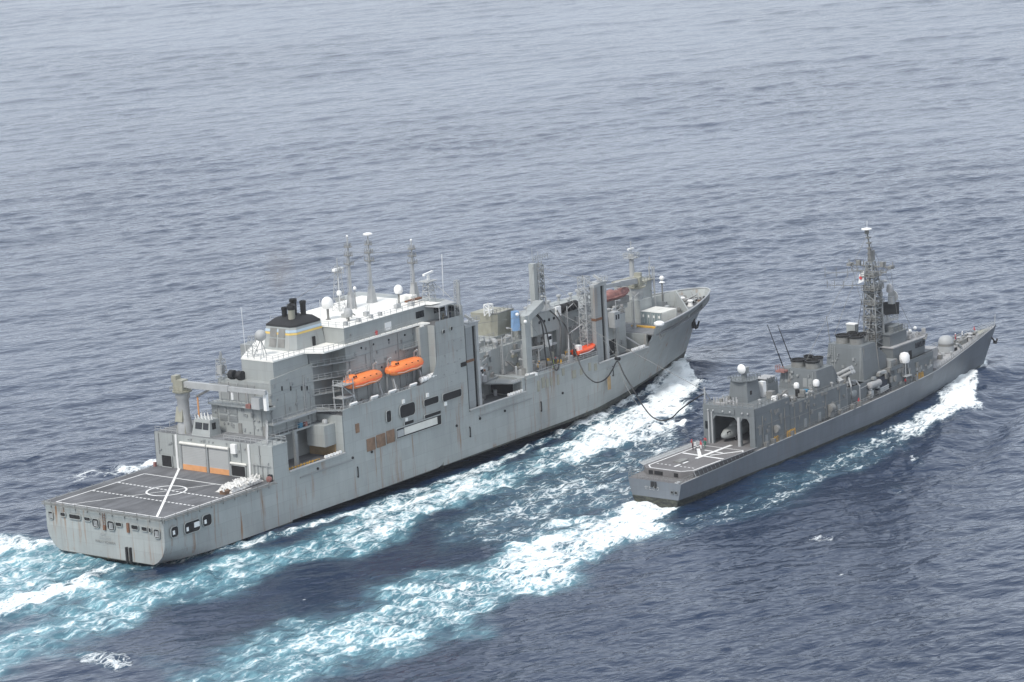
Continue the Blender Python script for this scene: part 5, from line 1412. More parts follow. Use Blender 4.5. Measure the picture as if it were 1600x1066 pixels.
for i in range(12): m.tube((28.2+.4*(i % 5), 4.5-.5*i, 13.7), (28.3+.4*(i % 5), 4.5-.5*i, 14.7+random.random()*.7), .13, n=6)
m.box(27.6, 31, 1.6, 4.2, 13.7, 14.0)
m.build('hangar_roof_gear', 'deck_l', HG)
# fire-control director and after launcher house on the hangar roof
DT = MB().prism([(31.4, 3.0), (31.4, -1.8), (36.4, -1.8), (36.4, 3.0)], 13.7, 18.0, [(31.8, 2.6), (31.8, -1.4), (36, -1.4), (36, 2.6)]).build('director_tower', 'house_b', B)
MB().lathe((33.8, .5, 17.9), [(2.6, 0), (2.9, .15), (2.9, .35)], 16).rail([(31.2, -1.8, 18.2), (36.4, -1.8, 18.2), (36.4, 2.8, 18.2), (31.2, 2.8, 18.2), (31.2, -1.8, 18.2)], .8, 1.0, .05).tube((33.8, .5, 18.2), (33.8, .5, 19.6), .6, n=10).build('director_platform', 'house_b', DT)
m = MB().lathe((33.0, .5, 20.4), [(.01, -.55), (.7, -.42), (1.05, -.05), (1.0, .05), (.01, .05)], 18, 'X')
m.build('director_dish', 'white', DT)
MB().cbox((34.0, .5, 20.0), (1.2, 1.5, 1.3)).build('director_mount', 'house_d', DT)
MB().box(32.6, 33.2, -1.72, -1.6, 15.2, 16.0).build('tower_port', 'void', DT)
MB().box(37.6, 38.7, -1.6, -.4, 13.7, 16.9).build('white_cabinet', 'white', B)
MB().lathe((38.6, -2.6, 13.7), [(.6, 0), (.6, .7), (.3, 1.1), (.01, 1.2)], 12).build('small_radome', 'white', B)
m = MB().box(41.5, 45.5, 0, 3.6, 12.0, 15.4).box(42, 45, .5, 3.2, 15.4, 16.4)
for i in range(6): m.tube((41.6+.7*i, .1, 15.4), (41.6+.7*i, 0, 16.2+random.random()), .1, n=5)
m.build('launcher_house', 'house_b', B)
MB().box(41.6, 45.4, .4, 3.3, 16.4, 16.55).build('launcher_roof', 'deck_l', B)
MB().box(36.8, 38.2, -4.2, -2.8, 13.7, 15.2).build('decoy_launcher', 'rail_d', B)
MB().cbox((36.6, -5.0, 14.0), (1.5, 1.2, .8), .4).build('covered_gun', 'white', B)
MB().tube((38, -5.1, 14.2), (40.6, -5.4, 15.0), .15).build('gun_barrel', 'rail_d', B)
MB().cbox((41.4, -3.0, 12.8), (2.2, .3, .5), .1).build('white_spar', 'white', B)
def small_dome(x, y, z, r, ped):
    o = MB().lathe((x, y, z+ped), [(r*.85, 0), (r, r*.5), (r, r*1.3), (r*.75, r*1.8), (.01, r*2.05)], 16).build('radome', 'white', B)
    MB().tube((x, y, z), (x, y, z+ped), r*.25, n=6).build('pedestal', 'house_d', o)
    return o
small_dome(42.3, -3.8, 12.0, .55, .5); small_dome(47.0, -3.6, 12.0, .6, 1.9)
# after stack house
AS = MB().box(40, 62, -6.42, 6.42, 5.0, 12.0).build('stack_house', 'house_b', B)
MB().rail([(40, -6.3, 12.0), (62, -6.3, 12.0)], 1.0, 1.5, .05).build('guard_rail', 'rail_d', AS)
S1 = MB().prism([(53.0, -4.9), (60.6, -4.9), (60.6, 4.9), (53.0, 4.9)], 12.0, [16.3, 16.3, 16.3, 16.3], [(53.5, -4.35), (60.0, -4.35), (60.0, 4.35), (53.5, 4.35)]).prism([(60.6, -4.2), (62.4, -4.0), (62.4, 4.0), (60.6, 4.2)], 12.0, [15.8, 13.4, 13.4, 15.8]).build('after_stack', 'house_b', B)
def pipes(par, spots, z0):
    for x, y, r, z1 in spots:
        p = MB().lathe((x, y, z0), [(r, 0), (r, z1-z0-.4), (r*1.08, z1-z0-.3), (r*1.08, z1-z0), (r*.92, z1-z0), (r*.9, z1-z0-1.2), (.01, z1-z0-1.2)], 20).build('exhaust_pipe', 'rail_d', par)
        MB().lathe((x, y, z1-.35), [(r*1.09, 0), (r*1.1, .02), (r*1.1, .37), (r*.91, .37), (r*.88, -.6), (.01, -.6)], 20).build('sooty_rim', 'black', p)
pipes(S1, ((56.0, 1.7, 1.5, 17.9), (58.9, .9, 1.0, 18.2), (56.0, -1.9, 1.5, 17.9), (58.9, -1.4, 1.1, 18.1)), 15.8)
for y0 in (-1.2, -2.5): MB().slab([(53.1, y0, 12.7), (53.1, y0-1.0, 12.7), (53.28, y0-1.0, 14.6), (53.28, y0, 14.6)], (-.05, 0, 0)).build('louvre_panel', 'house_d', S1)
small_dome(52.6, -4.9, 12.0, .72, 1.3)
MB().box(52.0, 53.2, -5.5, -4.3, 12.0, 13.0).build('dome_bracket', 'house_b', S1)
m = MB()
for i in range(9): m.cbox((random.uniform(41, 51), random.uniform(-5.6, -1), 12.6), (random.uniform(.5, 1.8), random.uniform(.5, 1.3), random.uniform(.7, 2.0)), random.random())
m.build('deck_gear', 'rail_d', AS)
MB().cbox((48.9, -4.3, 12.6), (2.0, 1.1, 1.1), .1).build('blue_cover', 'teal', B)
MB().box(46.0, 46.6, -4.6, -3.9, 12.0, 13.8).box(46.8, 47.3, -4.5, -3.8, 12.0, 13.4).build('black_bottle_rack', 'black', B)
for (p, q) in (((53.9, 4.2, 16.4), (49.2, 4.6, 26.4)), ((55.9, 3.0, 16.4), (51.6, 3.6, 26.0))):
    MB().tube(p, q, .13, .07, n=5).build('whip_aerial', 'black', B)
MB().tube((72.4, 4.1, 18), (71.6, 4.3, 24.2), .09, .05, n=5).build('whip_aerial', 'rail_d', B)
MB().box(51.8, 53.6, 2.6, 4.8, 15.6, 16.0).rail([(51.8, 2.6, 16), (51.8, 4.8, 16), (53.6, 4.8, 16)], 1, 1, .05).build('aerial_platform', 'redcloth', B)
# side deck fittings below the after stack
m = MB().lathe((55.0, -6.8, 8.2), [(.3, -.8), (.9, -.7), (.9, .7), (.3, .8)], 14, 'X').box(54.3, 55.8, -7.1, -6.3, 6.2, 7.4)
m.build('torpedo_davit', 'rail_d', B)
MB().box(57.3, 57.9, -6.3, -5.9, 5.9, 8.2).build('white_board', 'white', B)
MB().box(51.2, 54.6, -7.0, -6.9, 6.0, 6.5).build('black_fender', 'black', B)
# missile launchers between the stacks: two crossed banks of four canisters
HP = MB().box(62.2, 70.5, -5.8, 5.0, 6.0, 10.6).build('launcher_deckhouse', 'house_b', B)
for (c, yaw, pit) in (((62.6, -2.5, 12.9), R_(92), .50), ((65.6, -3.5, 13.2), R_(-88), .48)):
    rk = None
    for i in (-.45, .45):
        for j in (-.45, .45):
            d = Vector((math.cos(pit)*math.cos(yaw), math.cos(pit)*math.sin(yaw), math.sin(pit)))
            s_ = Vector((-math.sin(yaw), math.cos(yaw), 0)); u_ = d.cross(s_)
            p = Vector(c)+s_*i+u_*j
            t_ = MB().tube(p-d*2.4, p+d*2.4, .40, n=12)
            for q in (-2.3, -1, .4, 1.8, 2.3): t_.tube(p+d*(q-.07), p+d*(q+.07), .46, n=12)
            t_.build('missile_canister', 'rail', HP)
    MB().slab([Vector(c)+Vector((-.9, -1, -2.6)), Vector(c)+Vector((.9, -1, -2.6)), Vector(c)+Vector((.5, -1, -.6)), Vector(c)+Vector((-.7, -1, -.6))], (0, 2, 0)).build('launcher_frame', 'rail_d', HP)
MB().lathe((65.5, -4.6, 9.0), [(.2, -1.5), (1.3, -1.4), (1.5, 0), (1.3, 1.4), (.2, 1.5)], 14, 'X').build('covered_davit', 'house_d', B)
m = MB().path([(64.2, -6.2, 6.2), (63.9, -6.3, 11.0), (64.4, -5.6, 12.4), (66, -4.5, 12.6)], .2, 6).path([(67.5, -6.2, 6.2), (67.4, -6.3, 10.4), (67.0, -5.6, 11.6)], .18, 6).tube((62.0, -6.2, 6), (62, -6.2, 11.3), .25)
m.build('boat_davit', 'rail', B)
m = MB().rail([(56, -6.5, 6.1), (72, -6.6, 6.5)], 1.0, 1.2, .05); m.tube((68, -5.9, 9.6), (74, -5.9, 9.9), .08); m.build('side_rail', 'rail', B)
MB().box(72.2, 72.8, -6.0, -5.6, 6.7, 9.2).build('white_board', 'white', B)
m = MB()
for k in range(3):
    m.tube((75.2, -6.4+.0*k, 7.3+.42*k), (79.0, -6.2, 7.5+.42*k), .24, n=10)
m.build('torpedo_tubes', 'rail', B)
# forward stack
S2H = MB().box(64.5, 84, -5.6, 6.2, 6.2, 10.6).build('forward_house', 'house_b', B)
S2 = MB().prism([(71.2, -5.0), (78.2, -5.0), (78.2, 5.0), (71.2, 5.0)], 10.0, 18.0, [(72.0, -4.3), (77.4, -4.3), (77.4, 4.3), (72.0, 4.3)]).prism([(78.2, -4.4), (81.6, -4.4), (81.6, 4.4), (78.2, 4.4)], 10.0, [16.6, 14.2, 14.2, 16.6]).build('forward_stack', 'house_b', B)
pipes(S2, ((74.0, 1.8, 1.5, 19.8), (76.4, .9, 1.0, 20.0), (74.2, -1.5, 1.5, 19.7), (76.6, -1.6, 1.1, 19.9)), 17.4)
for k in range(3): MB().slab([(71.52, .6-k*1.35, 12.6), (71.52, -.3-k*1.35, 12.6), (71.74, -.3-k*1.35, 14.8), (71.74, .6-k*1.35, 14.8)], (-.05, 0, 0)).build('louvre_panel', 'house_d', S2)
MB().tube((72.4, -4.5, 10), (72.4, -4.4, 17.6), .12, n=5).tube((77.8, -4.9, 10.5), (77.6, -4.4, 17.4), .12, n=5).build('stack_pipe', 'rail_d', S2)
for i in range(16):
    x, z_ = random.uniform(71.5, 83.5), random.uniform(6.8, 11.6)
    MB().cbox((x, -6.0, z_), (random.uniform(.6, 1.8), .8, random.uniform(.5, 1.5))).build('side_gear', random.choice(['rail_d', 'house_d', 'rail', 'navy']), B)
MB().box(84.6, 86.0, 5.4, 7.6, 14, 19.6).build('pale_cabinet', 'house_a', B)
MB().box(84.5, 86.1, 5.3, 7.7, 19.6, 19.8).build('cabinet_top', 'white', B)
# bridge block
BR = MB().prism([(80, -6.4), (97.5, -6.4), (102.5, -3.6), (102.5, 3.6), (97.5, 6.4), (80, 6.4)], 6.2, 11.2).prism([(84, -4.6), (97, -4.6), (100.4, -2.8), (100.4, 2.8), (97, 4.6), (84, 4.6)], 11.2, 15.2).build('bridge_house', 'house_b', B)
MB().prism([(83.8, -4.8), (97.2, -4.8), (100.9, -3.0), (100.9, 3.0), (97.2, 4.8), (83.8, 4.8)], 15.2, 15.45).build('bridge_roof', 'deck_l', BR)
MB().box(84.5, 91.5, -3.6, 3.6, 15.45, 18.0).box(84.2, 91.8, -3.9, 3.9, 18.0, 18.2).prism([(87, -3), (91, -3), (91, 3), (87, 3)], 18.2, 19.4).build('pilot_house', 'house_b', BR)
MB().slab([(80, -6.6, 11.2), (97.4, -6.6, 11.2), (99.2, -5.6, 11.2), (99.2, -5.6, 12.3), (97.4, -6.6, 12.3), (80, -6.6, 12.0)], (0, .15, 0)).build('wing_bulwark', 'house_b', BR)
for x0, x1 in ((93.4, 94.9), (95.2, 96.8)): MB().box(x0, x1, -4.72, -4.58, 13.5, 14.6).build('bridge_window', 'glass', BR)
MB().slab([(97.2, -4.66, 13.5), (100.3, -3.0, 13.5), (100.3, -3.0, 14.7), (97.2, -4.66, 14.7)], (.05, -.06, 0)).build('bridge_window', 'glass', BR)
MB().slab([(96.4, -5.6, 15.0), (101.4, -3.1, 15.0), (101.4, 3.1, 15.0), (96.4, 5.6, 15.0)], (0, 0, .18)).build('bridge_visor', 'rail_d', BR)
MB().box(90.4, 91.6, -4.72, -4.58, 11.3, 13.4).build('bridge_door', 'void', BR)
sc_ = small_dome(85.6, -6.5, 10.9, 1.15, 1.1)
m = MB()
for dx in (-.8, .8):
    for dy in (-.7, .7): m.tube((85.6+dx, -6.5+dy, 9.0), (85.6+dx*.7, -6.5+dy*.7, 12.0), .08, n=4)
m.box(84.4, 86.8, -7.6, -5.4, 9.0, 9.15); m.build('dome_frame', 'rail', sc_)
m = MB()
for i in range(34): m.cbox((random.uniform(92, 99.8), random.uniform(-3.8, 3.6), 15.7+random.random()*.6), (random.uniform(.3, .9), random.uniform(.3, .9), random.uniform(.4, 1.1)), i)
m.build('roof_lights', 'deck_l', BR)
for x, y in ((95.0, -2.4), (98.4, -1.6)): MB().ball((x, y, 16.9), .42, 10).build('searchlight', 'white', BR)
MB().cbox((89.0, 1.0, 20.4), (2.6, .35, .5), .3).build('radar_scanner', 'white', BR)
MB().rail([(80, -6.5, 12.0), (86, -6.5, 12.0)], .8, 1.2, .05).rail([(84.3, -3.8, 18.2), (91.7, -3.8, 18.2), (91.7, 3.8, 18.2)], 1, 1.2, .05).build('guard_rail', 'rail_d', BR)
m = MB()
for i in range(16):
    x = random.uniform(77, 92); z_ = random.uniform(7.2, 11); m.box(x, x+random.uniform(.3, 1.2), -6.75, -6.35, z_, z_+random.uniform(.4, 1.3))
m.build('wall_lockers', 'rail_d', BR)
MB().box(81.8, 84.4, -5.4, -3.0, 10.6, 13.0).build('signal_shelter', 'house_d', B)
# lattice mast
LM = MB()
def ltower(m, b, t, w0, w1, n, r):
    lattice(m, b, t, w0, w1, n, r)
ltower(LM, (83.6, 0, 13.6), (83.9, 0, 27.6), 3.5, 2.6, 8, .15)
ltower(LM, (83.9, 0, 27.6), (83.4, 0, 34.4), 2.6, 1.5, 5, .13)
LM.ladder((82.3, .3, 14), (82.9, .3, 33), .6, .07)
LM.tube((82.0, 1.8, 13.6), (82.6, 1.3, 28), .2, n=6).tube((85.2, -1.8, 13.6), (85.1, -1.3, 28), .28, n=6)
LM = LM.build('lattice_mast', 'mast_grey', B)
dm = MB()
for z_ in (17.5, 21.4, 25.0, 28.2, 31.2): dm.box(82.0, 85.6, -1.6, 1.6, z_-.1, z_+.05).rail([(81.9, -1.7, z_), (85.7, -1.7, z_), (85.7, 1.7, z_), (81.9, 1.7, z_), (81.9, -1.7, z_)], .95, 1.0, .06)
for i in range(44):
    z_ = random.uniform(15, 33); a = random.uniform(-1.4, 1.4); dm.cbox((83.7+a, random.uniform(-1.3, 1.3), z_), (random.uniform(.3, .9), random.uniform(.3, .8), random.uniform(.4, 1.2)))
dm.build('mast_platforms', 'rail_d', LM)
yd = MB()
yard(yd, (83.5, 0, 33.4), 5.6, .14, 3, 1.2); yard(yd, (82.6, 0, 32.4), 4.4, .1, 3, .8)
for s_ in (1, -1): yd.cbox((83.3, s_*5.2, 33.5), (1.5, 1.0, .6)).tube((83.5, s_*5.4, 33.4), (83.5, s_*1, 31.0), .08, n=4).cbox((83.3, s_*3.0, 34), (.7, .9, 1.1))
yd.tube((83.6, 1.4, 28.9), (81.2, 9.6, 28.9), .08, n=4)
for y in (4, 6, 8, 9.6): yd.tube((83-.25*y, y, 28.4), (83-.25*y, y, 30.2), .06, n=4)
yd.tube((83.6, 1.4, 32.2), (81.0, 10, 31.6), .07, n=4)
for y in (5, 7.5, 10): yd.tube((83-.25*y, y, 30.8), (83-.25*y, y, 33.0), .06, n=4)
yd.build('yardarm', 'rail_d', LM)
tp = MB().prism([(83, -.45), (84, -.45), (84, .45), (83, .45)], 34.4, 37.6, [(82.8, -.2), (83.4, -.2), (83.4, .2), (82.8, .2)]).tube((83.2, 0, 37.6), (82.4, 0, 41.4), .2, .14, n=6).box(83.6, 84.6, -.4, .4, 34.6, 36.8)
for k in range(5): tp.cbox((83.3-.1*k, 0, 35+k*1.2), (.9, .9, .25))
tp.cbox((82.3, 0, 41.1), (.7, .7, .8))
tp.build('topmast', 'rail_d', LM)
MB().lathe((82.2, 0, 41.6), [(.4, 0), (1.15, .12), (1.15, .3), (.3, .5)], 16).tube((82.4, 0, 42), (82.5, 0, 43.6), .04, n=4).build('antenna_disc', 'white', LM)
rp = MB().box(85.2, 91.5, -1.6, 1.6, 20.2, 20.4).tube((85.4, 0, 17.6), (90.6, 0, 20.2), .16, n=5).tube((89.6, 0, 20.4), (89.6, 0, 21.4), .35, n=8).rail([(85.4, -1.6, 20.4), (91.5, -1.6, 20.4), (91.5, 1.6, 20.4)], .9, 1.1, .06).build('radar_platform', 'rail', LM)
MB().slab([(87.6, 1.7, 21.4), (91.4, -1.9, 21.4), (91.9, -1.7, 23.9), (88.2, 2.0, 24.4)], (.35, .35, 0)).build('air_radar', 'black', rp)
MB().lathe((90.4, -1.2, 25.6), [(.01, .5), (.9, .35), (1.3, -.1), (1.25, -.25), (.01, -.1)], 16, 'X').cbox((89.6, -1.2, 24.8), (1.2, 1.2, 1.6)).build('director_dish', 'rail', rp)
MB().lathe((88.6, -1.4, 26.8), [(.7, 0), (.75, .5), (.6, 1.5), (.3, 1.8)], 12).build('pale_radome', 'deck_l', rp)
MB().box(84.2, 86.6, -1.2, .6, 28.3, 29.3).lathe((86.6, -1.2, 29.5), [(.8, 0), (.9, .2), (.3, .45)], 12).build('surface_radar', 'rail', LM)
MB().tube((79.2, -3.2, 12), (82.4, -1.2, 21), .1, n=4).tube((79.2, -1.2, 12), (82.4, -.4, 24), .1, n=4).tube((78, 1.8, 14), (82.6, 1.2, 30), .05, n=4).build('signal_halyard', 'black', LM)
MB().slab([(82.2, 1.2, 30.2), (82.2, 2.6, 29.5), (82.3, 2.3, 31.6), (82.3, 1.1, 32.4)], (.05, 0, 0)).build('ensign', ['white'], LM)
MB().lathe((82.1, 1.85, 30.9), [(.01, -.12), (.38, -.1), (.38, -.02), (.01, 0)], 12, 'X').build('ensign_disc', 'red', LM)
# gun, launcher box and foredeck
GZ = interp(B_SHEER, 113)
G = MB().lathe((113.3, -.5, GZ), [(1.75, 0), (1.75, 1.5)], 22).lathe((113.3, -.5, GZ+1.55), [(1.68, 0), (1.68, .55)], 22).lathe((113.3, -.5, GZ+2.1), [(1.75, 0), (1.72, .5), (1.45, 1.15), (.9, 1.6), (.01, 1.75)], 22).build('gun_turret', 'rail', B)
MB().lathe((113.3, -.5, GZ+1.52), [(1.78, 0), (1.78, .5)], 22).build('turret_band', 'rail_d', G)
MB().tube((114.8, -.5, GZ+2.6), (119.8, -.5, GZ+3.0), .16, .12, n=8).build('gun_barrel', 'rail_d', G)
GZ2 = interp(B_SHEER, 106)
LB = MB().box(104.2, 107.4, -1.9, 2.6, GZ2+.9, GZ2+3.0).lathe((105.8, .4, GZ2), [(1.3, 0), (1.1, 1.0)], 14).build('box_launcher', 'deck_l', B)
m = MB()
for k in range(4): m.box(104.1, 104.2, -1.7+k*1.05, -.85+k*1.05, GZ2+1.1, GZ2+2.8)
m.build('launcher_lids', 'rail', LB)
for x, y in ((121.5, .9), (122.8, -1.1), (125, 0)):
    MB().lathe((x, y, interp(B_SHEER, x)), [(.6, 0), (.45, .4), (.45, .8), (.65, 1.0), (.4, 1.2)], 12).build('capstan', 'deck_l', B)
MB().prism([(116.4, -2.8), (119.8, -.2), (119.8, .2), (116.4, 2.8), (116, 2.6), (119.2, 0), (116, -2.6)], GZ+.1, GZ+.9).build('breakwater', 'house_b', B)
MB().path([(124, .7, 9.35), (128, .5, 9.7), (131, .6, 9.9)], .14, 5).path([(124, -.7, 9.35), (128, -.5, 9.7), (131, -.6, 9.9)], .14, 5).build('anchor_chain', 'rail_d', B)
MB().prism([(127, -1.4), (133, -.7), (133, .7), (127, 1.4)], 9.5, 9.98).build('bow_grating', 'beige', B)
MB().tube((136.2, 0, 10.2), (136.6, 0, 12.8), .07, n=5).build('jackstaff', 'rail', B)
MB().tube((132.6, -1.2, 8.2), (133.4, -1.9, 6.6), .2, n=6).slab([(132.7, -1.9, 6.7), (134.3, -1.6, 6.4), (134.5, -1.8, 7.6), (133.5, -1.9, 7.0), (132.5, -1.9, 7.7)], (0, .35, 0)).build('anchor', 'black', B)
proto = MB().box(-.5, .5, -.35, .35, 0, 1.0).build('deck_locker', 'rail_d', B, (30, -7.0, 5.3))
for i in range(36):
    x, y, z_ = random.choice([(random.uniform(29, 96), -6.85, None), (random.uniform(29, 39), random.uniform(-5.5, 5), 13.7), (random.uniform(100, 110), random.uniform(-4, 3), None), (random.uniform(78, 84), random.uniform(-5.4, -4.6), 10.6), (random.uniform(118, 128), random.uniform(-1, 1), None)])
    dup_part(proto, (x, y, interp(B_SHEER, x) if z_ is None else z_), (0, 0, random.choice([0, .6, 1.57])))
proto = MB().lathe((0, 0, 0), [(.2, 0), (.2, .6), (.38, .7), (.38, .95), (.05, 1.05)], 8).build('mushroom_vent', 'rail', B, (111, -3.2, 8.2))
for i in range(22):
    x, y, z_ = random.choice([(random.uniform(30, 39), random.uniform(-5.5, 5), 13.7), (random.uniform(103, 128), random.uniform(-1.5, 1.5), None), (random.uniform(64.6, 70), random.uniform(-5, -4.4), 10.6), (random.uniform(41, 61), random.uniform(-6, -5), 12.0)])
    dup_part(proto, (x, y, interp(B_SHEER, x) if z_ is None else z_))
proto = MB().box(-.9, .9, -.1, .1, 0, .12)
for k in range(7): proto.tube((-.85+.28*k, 0, 0), (-.85+.28*k, 0, 1.1+.25*(k % 2)), .075, n=5)
proto = proto.build('yellow_barrier', 'yellow', B, (33.9, -6.85, 5.4))
for x in (38.8, 40.2, 90.9, 92.4): dup_part(proto, (x, -6.85 if x < 90 else -6.5, interp(B_SHEER, x)))
MB().lathe((73.4, -6.2, 9.6), [(.5, -2.2), (.75, -2.0), (.75, 2.0), (.5, 2.2)], 14, 'X').build('raft_canister', 'deck_l', B)
MB().cbox((76.8, -5.7, 9.4), (3.0, 1.4, 2.4)).build('boat_cover', 'navy', B)

# wall fittings of the hangar, deckhouses and stacks
m = MB()
for i in range(34):
    x, z_ = random.uniform(27.6, 61), random.uniform(6.6, 13)
    if x > 40: z_ = min(z_, 11.4)
    m.box(x, x+random.uniform(.2, .8), -6.6, -6.44, z_, z_+random.uniform(.2, .9))
for x in (29.6, 33.0, 37.8, 41.6, 47.2, 53.5, 59.0): m.tube((x, -6.5, 6), (x, -6.5, 11.8), .09, n=5)
m.box(27.2, 39.8, -6.5, -6.4, 9.7, 9.8).box(40, 61.8, -6.5, -6.43, 8.9, 9.0)
m.build('wall_fittings', 'rail_d', HG)
for x in (30.4, 45.0, 50.6, 58.0): MB().box(x, x+.9, -6.55, -6.43, interp(B_SHEER, x)+.3, interp(B_SHEER, x)+2.2).build('deckhouse_door', 'house_d', AS)
m = MB()
for i in range(12):
    y, z_ = random.uniform(-4, 4), random.uniform(12.4, 15.6)
    m.box(53.0, 53.3, y, y+random.uniform(.2, .7), z_, z_+random.uniform(.2, .7))
for y in (-3.6, 3.2): m.tube((53.2, y, 12), (53.3, y, 16), .1, n=5)
m.ladder((53.1, 2.2, 12), (53.35, 2.2, 16.2), .6, .06)
m.build('stack_fittings', 'house_d', S1)
m = MB()
for i in range(12):
    y, z_ = random.uniform(-4, 4), random.uniform(11, 16.8)
    m.box(71.4, 71.75, y, y+random.uniform(.2, .7), z_, z_+random.uniform(.2, .7))
for y in (-3.9, 2.6): m.tube((71.3, y, 10.6), (71.9, y, 17.6), .1, n=5)
m.ladder((71.2, 3.4, 10.4), (71.95, 3.4, 17.8), .6, .06)
m.build('stack_fittings', 'house_d', S2)
for i in range(18):
    x, z_ = random.uniform(85, 99), random.uniform(6.9, 10.6)
    MB().cbox((x, -6.45 if x < 97 else -5.4, z_), (random.uniform(.3, 1.0), .3, random.uniform(.3, 1.1))).build('bridge_fitting', random.choice(['rail_d', 'house_d', 'rail']), BR)
for i in range(16):
    x = random.uniform(100, 127); hb_ = interp(B_TOP, x)*.7
    MB().cbox((x, random.uniform(-hb_, hb_), interp(B_SHEER, x)+.35), (random.uniform(.4, 1.2), random.uniform(.3, .9), .7), random.random()).build('foredeck_gear', random.choice(['rail_d', 'rail', 'void', 'deck_l', 'redcloth']), B)
m = MB()
for p, q in (((82.4, 0, 40.5), (57, 0, 18)), ((83.4, 5, 33.4), (88, 4, 18)), ((83.4, -5, 33.4), (88, -4, 18)), ((82.4, 0, 40), (100, 0, 16)), ((83.4, 3, 33), (74, 4, 19.5)), ((83.4, -3, 33), (74, -4, 19))):
    m.tube(p, q, .04, n=4)
m.build('rigging_wire', 'rail_d', LM)

# ================================================================== things carried by the ships
random.seed(21)
def on_ship(o, S, x, y, z, rz=0.0):
    o.location = on_a(x, y, z) if S == 'A' else on_b(x, y, z)
    o.rotation_euler = (0, 0, (A_ANG if S == 'A' else B_ANG)+rz)
    return o

def loft(stations, n=14, ex=2.6):
    """stations: (x, half width, z bottom, z top, z of the widest line)"""
    m = MB(); vs = []
    for x, w, zb, zt, zm in stations:
        for k in range(n):
            a = 2*math.pi*k/n
            c, s_ = math.cos(a), math.sin(a)
            y = w*math.copysign(abs(c)**(2/ex), c)
            z = zm+(zt-zm)*abs(s_)**(2/ex) if s_ >= 0 else zm-(zm-zb)*abs(s_)**(2/ex)
            vs.append((x, y, z))
    L_ = len(stations)
    fs = [(i*n+k, i*n+(k+1) % n, (i+1)*n+(k+1) % n, (i+1)*n+k) for i in range(L_-1) for k in range(n)]
    fs += [tuple(range(n))[::-1], tuple(range((L_-1)*n, L_*n))]
    return m.add(vs, fs, True)

def lifeboat():
    r = empty('lifeboat')
    loft([(-6.6, .5, .9, 1.9, 1.3), (-6.0, 1.25, .45, 2.3, 1.3), (-4.8, 1.6, .15, 2.45, 1.3), (-3.2, 1.7, 0, 2.5, 1.3), (-2.6, 1.7, 0, 2.75, 1.3), (0, 1.75, 0, 2.85, 1.3), (3, 1.7, .05, 2.85, 1.3), (4.8, 1.5, .2, 2.75, 1.35), (5.9, 1.05, .55, 2.4, 1.4), (6.6, .45, 1.0, 1.95, 1.45)]).build('hull', 'orange', r)
    loft([(-5.6, .7, 2.2, 2.9, 2.4), (-5.0, 1.0, 2.2, 3.25, 2.5), (-3.6, 1.05, 2.2, 3.3, 2.5), (-2.9, .8, 2.2, 2.9, 2.5)], 12).build('steering_cabin', 'orange', r)
    for s_ in (1, -1):
        MB().path([(-6.3, s_*.95, 1.3), (-4.8, s_*1.66, 1.25), (0, s_*1.8, 1.25), (4.8, s_*1.56, 1.3), (6.4, s_*.7, 1.42)], .1, 6).build('rubbing_strake', 'orange_r', r)
        for x in (-4.7, -3.9): MB().box(x, x+.45, s_*1.0-.06, s_*1.0+.06, 2.65, 3.05).build('cabin_window', 'glass', r)
        for x in (-1.5, .7, 2.9): MB().box(x, x+.5, s_*1.5-.06, s_*1.5+.06, 2.05, 2.3).build('side_port', 'glass', r)
        MB().path([(-5, s_*1.72, .95), (-2.5, s_*1.82, .7), (0, s_*1.86, .95), (2.5, s_*1.8, .7), (4.6, s_*1.6, 1.0)], .04, 4).build('grab_line', 'white', r)
    m = MB().rail([(-5.6, -.4, 2.4), (-6.2, 0, 2.1), (-5.6, .4, 2.4)], .9, .8, .05); m.build('aft_rail', 'rail', r)
    MB().box(-5.6, -5.2, -.15, .15, 2.7, 3.6).build('hoist_hook', 'steel', r); MB().box(4.6, 5.0, -.15, .15, 2.5, 3.1).build('hoist_hook', 'steel', r)
    MB().tube((-6.7, 0, .6), (-6.2, 0, .6), .35, n=10).build('propeller_guard', 'steel', r)
    return r
lb = lifeboat()
lb.scale = (.86, .95, .95)
on_ship(lb, 'A', 63.0, -14.2, 22.5)
tag(lb, 'orange enclosed lifeboat hung beside the access tower, the aft one of two', 'lifeboat', 'orange lifeboats')
lb2 = dup_tree(lb); on_ship(lb2, 'A', 76.6, -14.2, 22.55)
lb2['label'] = 'orange enclosed lifeboat hung nearest the tall bridge wing, ahead of its twin'
# davits that carry them
for x in (59.2, 67.6, 72.2, 80.9):
    m = MB()
    m.path([(x, -12.8, 18.6), (x, -13.0, 22.6), (x, -13.4, 26.0), (x, -14.3, 26.6)], .22, 6)
    m.tube((x, -15.6, 18.6), (x, -14.6, 22.2), .16, n=5).tube((x, -14.3, 26.5), (x, -14.3, 25.1), .05, n=4)
    m.build('lifeboat_davit', 'rail', A)
    MB().tube((x-.9, -15.7, 18.6), (x-.2, -14.4, 22.4), .1, n=5).tube((x+.9, -15.7, 18.6), (x+.2, -14.4, 22.4), .1, n=5).build('boat_cradle', 'rail_d', A)
for x in (57.5, 64.2, 70.0, 76.9):
    MB().cbox((x, -15.75, 19.75), (2.2, .35, 1.3), 0, 0, .55).build('embarkation_board', 'white', A)
